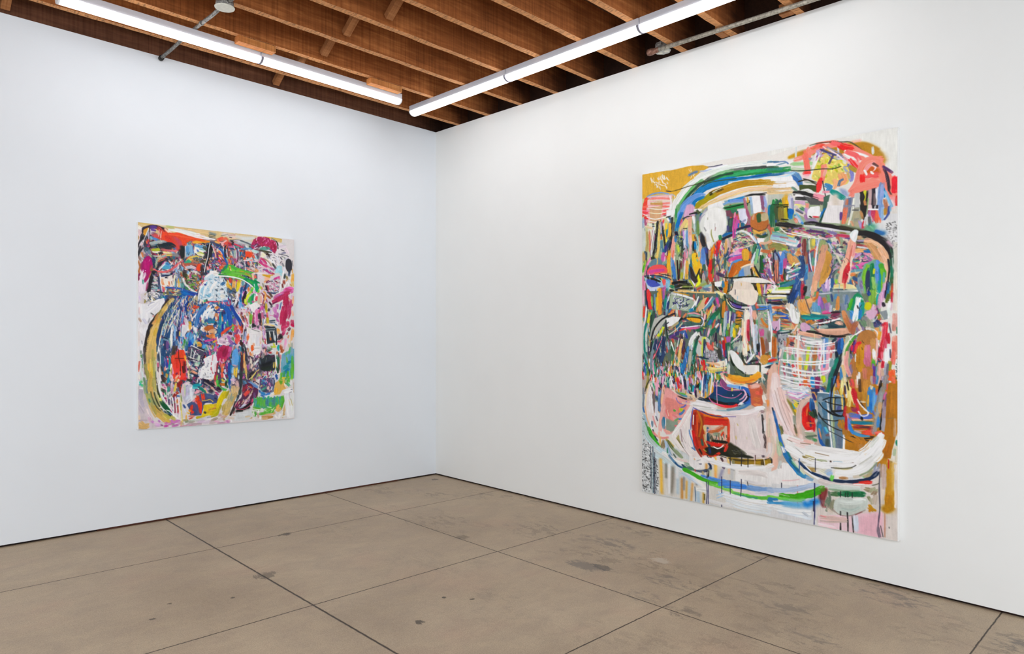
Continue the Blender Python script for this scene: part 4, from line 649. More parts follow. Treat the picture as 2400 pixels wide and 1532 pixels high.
s 1a2a60 5 72 24 84 24;s 3a3070 4 74 30 78 40;s 1f8a60 5 103 4 100 18 98 26;s 0e6a60 4 102 12 98 26;s 4a80d0 5 108 8 106 20 104 34;s 234 3 106 4 104 26;s e8c860 2 110 12 108 30 108 60;s d89830 4 116 12 116 20;s e87838 3 114 6 116 20;s 9a9a9a 4 112 24 114 30;s 5a3a3a 3 122 14 118 24;s f8e8a0 4 123 4 122 16 121 30;s e8d060 3 119 20 120 32;s e8c868 2.2 121 34 122 44 122 56;s f0f0f0 2.4 127 12 128 24 129 36;s 2a1a38 2.4 126 16 127 30;s f0d880 5 128 6 132 22 134 36 132 50;s f0e098 4 134 20 138 34 142 46;s 111 2 127 0 130 12 132 24;s f8e8c8 3 126 0 128 10
s 111 2 113 0 109 14 105 24 103 40 104 56 110 62 120 66 124 62 126 48 125 36;s 111 2.4 104 58 112 58 124 57;s 111 1.6 90 40 100 36 112 36 122 36;s 111 1.4 94 42 106 46 122 49;s 111 1.2 84 44 92 54 104 60;s 111 2.4 96 56 104 62 116 66 124 66;s 222 1.4 83 60 86 68 96 72 110 74 118 72;s 222 1.4 84 62 90 72 102 82 120 90 140 94 156 97 174 100;s 333 1 100 90 120 100 136 108 150 111;s 111 1.8 136 99 148 102 160 103 172 101;s 222 1.2 140 99 156 105 176 108;s 222 1.2 110 60 110 40 112 36
s b87818 10 120 74 122 84;s c07a20 14 140 100 150 108 150 116;s b07010 12 130 80 134 96;s b88040 8 150 114 160 122;s a87028 6 126 84 126 96;s c08828 16 158 20 158 40;s b87828 12 148 10 150 24;s c88838 10 162 8 164 30;s a87020 8 150 30 150 44
s c01828 6 140 22 142 34 146 48;s e05048 5 136 6 140 20;s e8b0a0 3 144 6 146 20;s c02030 5 128 50 126 66;s b01828 3 128 66 128 88;s c82838 4 146 46 148 62;s 8a1a60 7 138 54 144 56;s 5a70c0 8 134 64 146 66 158 68;s 4a68c0 7 150 68 170 66;s e090b0 2.4 130 62 132 72 132 90;s 6a80d0 5 134 70 134 84 140 94;s c07898 3 136 70 148 70;s 7a2020 2 136 52 140 52;s 9a9a70 3 140 46 142 48
s 127a98 5 136 76 154 77 172 77;s e0b8a0 2.4 138 72 156 72 172 72;s e0a868 2 136 81 154 81 172 81;s a02030 5 140 83 158 84 172 86;s 3a3a3a 2 150 84 166 84;s e89880 2 140 90 156 90 172 90;s e84030 7 156 93 172 92;s f05038 6 158 95 174 94;s b8a8a8 4 142 90 152 94;s 2a80d0 4 134 80 137 90 146 96 160 99;s 4a98c8 3 140 92 150 98 166 99;s d04048 4 170 90 178 92
s 2a80d0 9 170 20 168 40 167 58;s 5a90d8 6 176 30 174 48;s 1a70c8 5 168 44 170 56;s c8c0a0 3 168 16 169 22;s e8a830 3 164 32 163 50;s e8d8b8 2 171 17 169 22;s 6ab0e0 2.4 174 26 172 60;s 5a6ac0 4 172 58 176 64
s e8b8a0 4 180 0 180 16;s d84048 2.6 179 22 178 32;s 111 3 185 8 183 20 181 36 180 44;s 8a8a88 7 188 20 184 36 180 50;s 9a9490 7 180 44 178 60 176 76 172 94;s 9aa0a0 4 186 26 182 50 176 70;s 908a8a 6 194 0 192 14 190 22;s c84888 4 192 30 190 40;s d06898 3 193 26 192 36;s c8a070 5 184 44 183 60;s 3a88d0 4 182 68 180 84;s 111 3 190 40 188 56 186 74 184 88;s 9a8a98 7 194 40 192 60 190 84;s 7a5a78 4 195 30 193 50;s a8a4b0 5 190 70 188 90;s e85040 3 196 14 196 24;s 3a80b0 2.4 180 0 178 14;s e8e8e8 2.4 146 0 148 14;s f0ece4 4 148 2 149 14;s 5a3a20 4 150 6 151 26;s 3a2818 1.6 150 40 158 54
s f4ecec 2 146 38 150 46 158 54 164 60 162 65 154 66 150 61 148 58;s f4f4f4 1.8 150 42 160 43;s f0f0f0 2 156 54 166 61;s 111 3.6 153 68 154 72
s d84838 6 178 96 190 96;s f06a58 4 176 94 184 92
p b07010 0 196 14 212 8 211 60 208 100 200 136 188 134 190 100 194 60;s a86a10 9 200 30 199 70 196 110;s b87418 8 206 20 205 60;s b0660a 9 196 110 192 132;s c8a078 3 208 70 207 100;s e85828 6 198 4 206 6;s e06848 4 204 2 206 12;s 7a6a48 1.4 196 70 206 69;s 2a8a68 3 210 106 211 114;s d8d0b8 4 209 116 210 140;s a8b898 4 207 120 206 130;s 9a8870 5 200 140 198 153
e ecebe8 .8 24 96 44 100 60 104 78 110 80 118 110 121 140 124 156 128 160 140 150 150 110 150 70 142 44 132 30 118
s f0f0ee 9 30 116 46 126 66 134 90 136;s eae8e6 10 44 114 70 118 100 122 130 126 150 130;s f2f2f0 10 70 128 100 132 130 132 156 128;s ecebea 8 40 128 60 138 90 144 120 146 150 140;s f4f4f4 9 150 136 168 124 178 110 186 96;s f0f0f0 10 156 142 172 130 184 114 188 104;s d8dcd4 5 166 116 174 106 180 100;s eee 5 150 124 160 118 170 106
s f0d8d4 7 34 102 50 108 66 112;s e8b8ac 5 60 106 74 110;s f0dcd8 6 46 112 60 116;s e9cfc8 5 56 104 54 96;s 8a7058 1.2 54 110 70 112;s 9a8878 1 32 104 40 108;s c89080 1.6 76 112 80 110
s 8a7a48 4 58 132 68 137 78 139;s 98a078 4 80 138 96 141;s b8a868 2 62 130 76 134;s 8a6a48 1 78 126 100 131;s 9ab8c8 2.6 108 141 124 142;s 6a5048 1 124 142 140 142;s 3a2018 2 103 139 103 143;s aaa 1 46 118 58 128
p c5bfae 0 52 138 80 146 104 150 104 153 60 153;s 8a7030 5 66 146 76 150;s d8d8c4 6 82 148 98 150;s 333 1.4 78 140 78 153;s f8f8f8 4 150 130 140 140
s ddd 1 160 118 150 130
t I
s e9e6e2 8 44 0 60 10 76 18 96 22;s c8dce0 9 30 4 46 14 60 26 74 36
f d8b060 7 41 12 42 36 43 66;s e8b84a 4 41 12 42 36 42 64;f 8a8a80 6 50 20 50 40;f 8a8478 9 61 26 60 50 58 64;f eee 5 55 20 55 66;f c08840 6 76 44 76 74;f 8a8a8a 5 79 42 79 60;f d8a850 5 84 48 83 74;f b8ccd8 6 88 46 88 76;f d8a868 5 93 52 91 78;f b0c8d8 8 102 66 103 80;f c8a040 4 111 66 111 82;s 6a6030 2.4 113 68 113 78;f b8c8d0 7 69 40 69 66;f e0e0e0 7 68 20 68 40;f 888 5 100 42 100 52
s d8e0e0 8 64 16 76 26 96 38 118 50;s c8d8e8 6 76 34 96 46 112 56;f f0ece4 10 100 44 116 60;s e9e9e4 8 100 60 118 64
s 5a8098 4 54 4 60 12 70 22;s 1a4a78 3 62 14 70 22 80 26;s 2a4a58 4 76 20 82 25;s 4a7a60 6 84 24 96 28;s 8aa088 6 80 18 92 22;s 5a8ab0 3 58 8 64 16
p eae6e4 0 88 6 112 10 120 16 118 26 96 27 88 20;s e8c8c0 2 68 10 84 16;s 556 2 104 19 108 19;s e8a870 2 96 10 97 12;f d8a050 5 116 20 116 28;s 999 1 100 14 106 12
s 0e2048 4 98 30 108 31 118 29 123 26 122 20;s 14284a 3 119 18 123 22 122 30;s c82028 2 97 28 98 31
f f0b860 6 131 22 131 44;s f0c060 4 131 21 131 30;s f0a860 2.4 130 34 132 42;f c8d0b0 6 122 30 122 40;s 9a8aa8 4 144 22 144 28;f 9898b0 6 142 30 138 42;s 5a5068 4 142 24 146 26;f f0c098 4 153 24 153 34;s 888 2 156 28 162 30;f c8c8c8 6 158 30 158 42;s c8c8b0 3 110 32 113 38;f b8a878 4 110 32 110 40
p e8e5e2 0 164 24 222 26 222 54 184 50 162 46;s e4dcd8 10 170 32 200 34 222 40;s d8d4d4 8 180 48 210 54;s eee 8 124 14 150 22 180 24 210 24;s c0b8b0 2 182 50 200 54 212 54
s 3aa818 7 78 27 90 33 106 42 120 47 138 48;s 42a81a 6 100 40 118 47 132 51;s 6ac840 7 118 50 134 54 150 60 170 68 190 73 222 76;s 4aa828 4 120 46 136 49;s 8cd060 5 140 58 160 64;s 5ac040 4 170 70 194 74 220 74;s 3a9080 2 160 66 180 72 200 75
s 4a88d8 6 108 38 120 42 138 46 156 49;s 4a88d8 7 136 52 156 51 180 56;s 3a80d8 7 144 55 164 56 186 58 204 61;s 7aa0d0 9 184 57 204 61 224 62;s 5a90d0 4 150 47 170 50
s e9dcdc 5 160 61 180 65 200 69 220 69;s d8d8e0 6 196 66 222 68
s e8ecf0 10 140 68 170 76 200 82 222 84;s dfe6ea 12 150 80 180 90 220 96;s dcdcdc 6 118 78 140 84 160 88;s c8d8e8 3 136 64 140 72;s 9abcd8 1.4 132 70 144 66;s 9abcd8 1.4 132 75 144 71;s 2a78a8 5 216 78 224 80
s 222 1.2 117 30 117 42;s 222 2 120 30 119 40;s 225 1.2 116 48 117 66 116 84;s 336 1.2 119 48 119 84;s 357 1.4 97 56 98 68 98 80;s 225 1.3 141 40 141 56 141 66;s 224 1.2 155 46 155 68;s 224 1.2 173 44 173 58 172 72;s 444 1 183 48 184 54;s 224 1.2 141 86 141 90;s 222 1.2 174 8 173 22;s 222 1.2 184 8 184 24;s 222 1 155 8 155 20;s eee 1.4 103 32 105 38
s 234 1.4 24 -10 25 20 25 60;s 1a3a50 1.6 28 -10 29 20 29 66;s 223 1.6 31 0 31 68;s 345 1.4 33 10 33 68;s abb 2 27 0 27 66
t J
s ece8e6 10 0 36 20 44 40 48 64 48;p e9e6e4 0 26 16 32 18 46 30 60 40 72 48 70 52 40 54 0 50 0 34 14 28;s e8c8c8 2 24 46 40 46 52 44;s b8a0a0 1.6 22 20 22 26;s c8ccc8 4 22 14 18 26;s 111 2 4 8 7 12 7 18
s 1f78b8 7 28 2 34 12 42 22 52 34 62 40;s 3a90c0 6 50 34 58 38 70 42;s 1a6a90 4 36 10 44 22 52 32;s 5ab080 2.4 40 16 48 24;s 8ab0d0 6 64 42 74 44;s c8d8b8 3 40 12 50 24 60 36
s d0c8b0 8 56 24 66 34 80 40;s e8b8a0 1 52 20 52 34;s a88840 5 66 24 76 26;s b89858 5 68 28 78 30;s d8d8c4 8 86 28 96 34;s b8c8d8 7 96 34 104 30;s 9ab8d8 6 98 36 104 34;s f0f0f0 8 112 34 130 36 150 34;s e8e0d8 5 110 40 130 42;s b08050 4 118 42 130 42;s d8ccb8 5 140 40 160 36;s a8a078 7 164 38 176 30;s b0a078 6 158 40 170 40;s 9098b0 8 176 28 180 18;s a0a0b8 6 172 34 180 30
s f2f2f2 8 60 12 80 18 104 20 126 20 144 18;s eeeeee 6 60 20 90 24 120 24;s b8c0a0 2.4 84 12 96 14;s b8b080 3 108 25 124 27 138 25;s 333 1 104 25 120 26 136 25 144 21;s 223 1.2 50 14 60 24
s f0f0ee 10 140 32 160 22 176 10 184 0;s e8e8e6 8 112 32 136 34 156 28 172 14;s 8a9a78 2 150 38 166 30 178 16;s c8c8c0 2 150 20 170 6
s 12305a 4 52 16 60 24 70 32 84 38 98 43;s 12284c 5 90 40 104 45 124 48 146 47 164 44 174 38 180 32;s 1a2a48 4 100 45 130 50 150 47;s 6ac850 4 106 38 104 46;s fff 1.4 62 22 72 32;s 5ac060 2 155 40 157 41
s eee 3 60 28 74 38 90 46 110 50;s dcd0cc 7 84 46 100 51 124 54 150 55;s c8d4cc 8 100 56 124 58 150 60;s e02820 5 150 50 160 49 170 49;s e82818 3 140 52 158 51;s fff 1.6 140 52 158 52;s d8dcd8 5 120 56 150 58;s 8aa888 3 100 60 124 63 150 63
e 7a2a28 1.6 86 60 96 58 98 66 94 80 90 90 84 76;s 8a3a38 5 92 62 90 76;s 9a5a58 5 90 78 94 90;s 4a7048 8 104 68 118 68;s 0a6a38 7 116 68 138 68 158 68;s 1a6a40 5 138 70 156 71;s 6a8068 6 100 74 96 88;s 6a7a68 3 100 64 102 80 96 96;s 8a8a70 6 108 78 104 92
s 222 1.2 119 64 119 74;s 222 1 127 66 127 74;s 222 1 131 66 131 74;s 222 1.2 138 66 138 74
s 8a8060 8 160 60 168 62;s a0a080 8 168 66 176 60;s 9a8068 6 172 70 176 64;s 7a8058 4 164 72 168 80;s b0a890 7 170 76 172 84;s c8b8a8 5 176 70 174 84;s 3a3828 1.4 170 54 178 52 184 49
o c4ccc4 0 108 84 112 76 124 73 144 75 158 74 164 80 160 92 148 99 130 103 116 100 108 92;s d8e0da 6 116 80 134 82 154 80;s b8c8c0 4 120 92 136 95 150 90;s e8ece8 3 140 77 152 76 160 78;s 8a7a70 1.4 106 92 114 100 128 104 144 101 160 94;s 8a4a48 1.6 140 103 154 97;s d8c8b8 7 98 92 104 98;s 9a9080 2 94 82 100 90 110 98
s c89018 4 166 86 170 92 176 95;s b88010 4 164 90 172 96;s c8801a 3 168 92 166 97
f c08a18 14 196 20 198 60 197 90;s c08a1a 11 200 30 200 60 198 92;s b87a0a 7 198 70 196 90;s b87a0a 5 190 92 196 97;e b8800a 2 186 90 204 84 206 92 198 98 190 98;f d8b058 6 206 20 206 60;s d8ccc0 7 188 40 186 70 186 84;s a89080 5 186 20 186 40;s c8b0a8 5 190 20 190 60;s e8e0d8 4 209 20 209 90;s b06a10 6 194 0 192 8
s c02018 1.2 197 12 197 26;s 3a6aa8 1.4 52 10 52 34;s e87868 1.4 49 54 49 84;s 223 1 23 50 23 62;s 334 1 78 10 78 30
s a8bcd8 7 0 60 20 62 40 61 60 57 76 52;s b8c8e0 4 64 56 84 54;s 38a008 8 20 70 40 73 56 70 76 64 92 58;s 3aa80a 8 50 72 70 70 84 64;s 6ac840 5 0 72 20 75 44 78 60 76;s 8cc870 4 36 78 56 80;s 2a80b8 5 2 76 16 77;s 3a90c8 4 0 82 20 83 40 84;f 5aa8d8 12 30 84 50 86;f 1a80d0 11 62 84 64 86 80 80;s 2a88d0 6 70 80 80 80
s 1a1a58 1.5 77 50 77 80 77 100 76 118;s 223 1.2 75 80 75 96;s 2a2a40 1.6 183 30 182 60 183 90 181 112 180 124 182 140;s 7a6a78 4 180 122 181 132 183 138;s 444 1 184 120 188 138;s 222 1.5 119 96 119 103;s 222 1.7 119 114 119 128;s 222 1.7 130 98 131 114 131 130;s 222 1.7 138 104 139 118 140 131
s d8b8b0 7 86 106 104 108 128 110;s c8b0a8 3 86 112 104 114 130 113;s e09090 2 86 103 96 106;s f0d8dc 6 84 118 110 124;s f4c8d0 4 100 124 112 126;s d0d8e4 6 143 104 145 128;s c08868 1.2 191 100 191 138;s 444 1 198 122 198 124
s d8e0e8 8 20 96 40 100 70 106;s e8ecee 8 10 90 40 96 70 98;s c8d0d8 4 58 98 66 104
t C
h 150 8 .6 87 14 111/fff/222/eec/345/fff/b35/8bd/eda/113/da4 12 40 150 40 180 120 190 300 20 300
h 90 7 .6 84 35 111/fff/222/eec/345/b35/8bd/eda 190 60 400 60 405 290 330 290 200 160
t E
h 160 7 .7 88 10 fff/111/eda/fce/8bd 14 60 140 80 150 150 20 170
"""
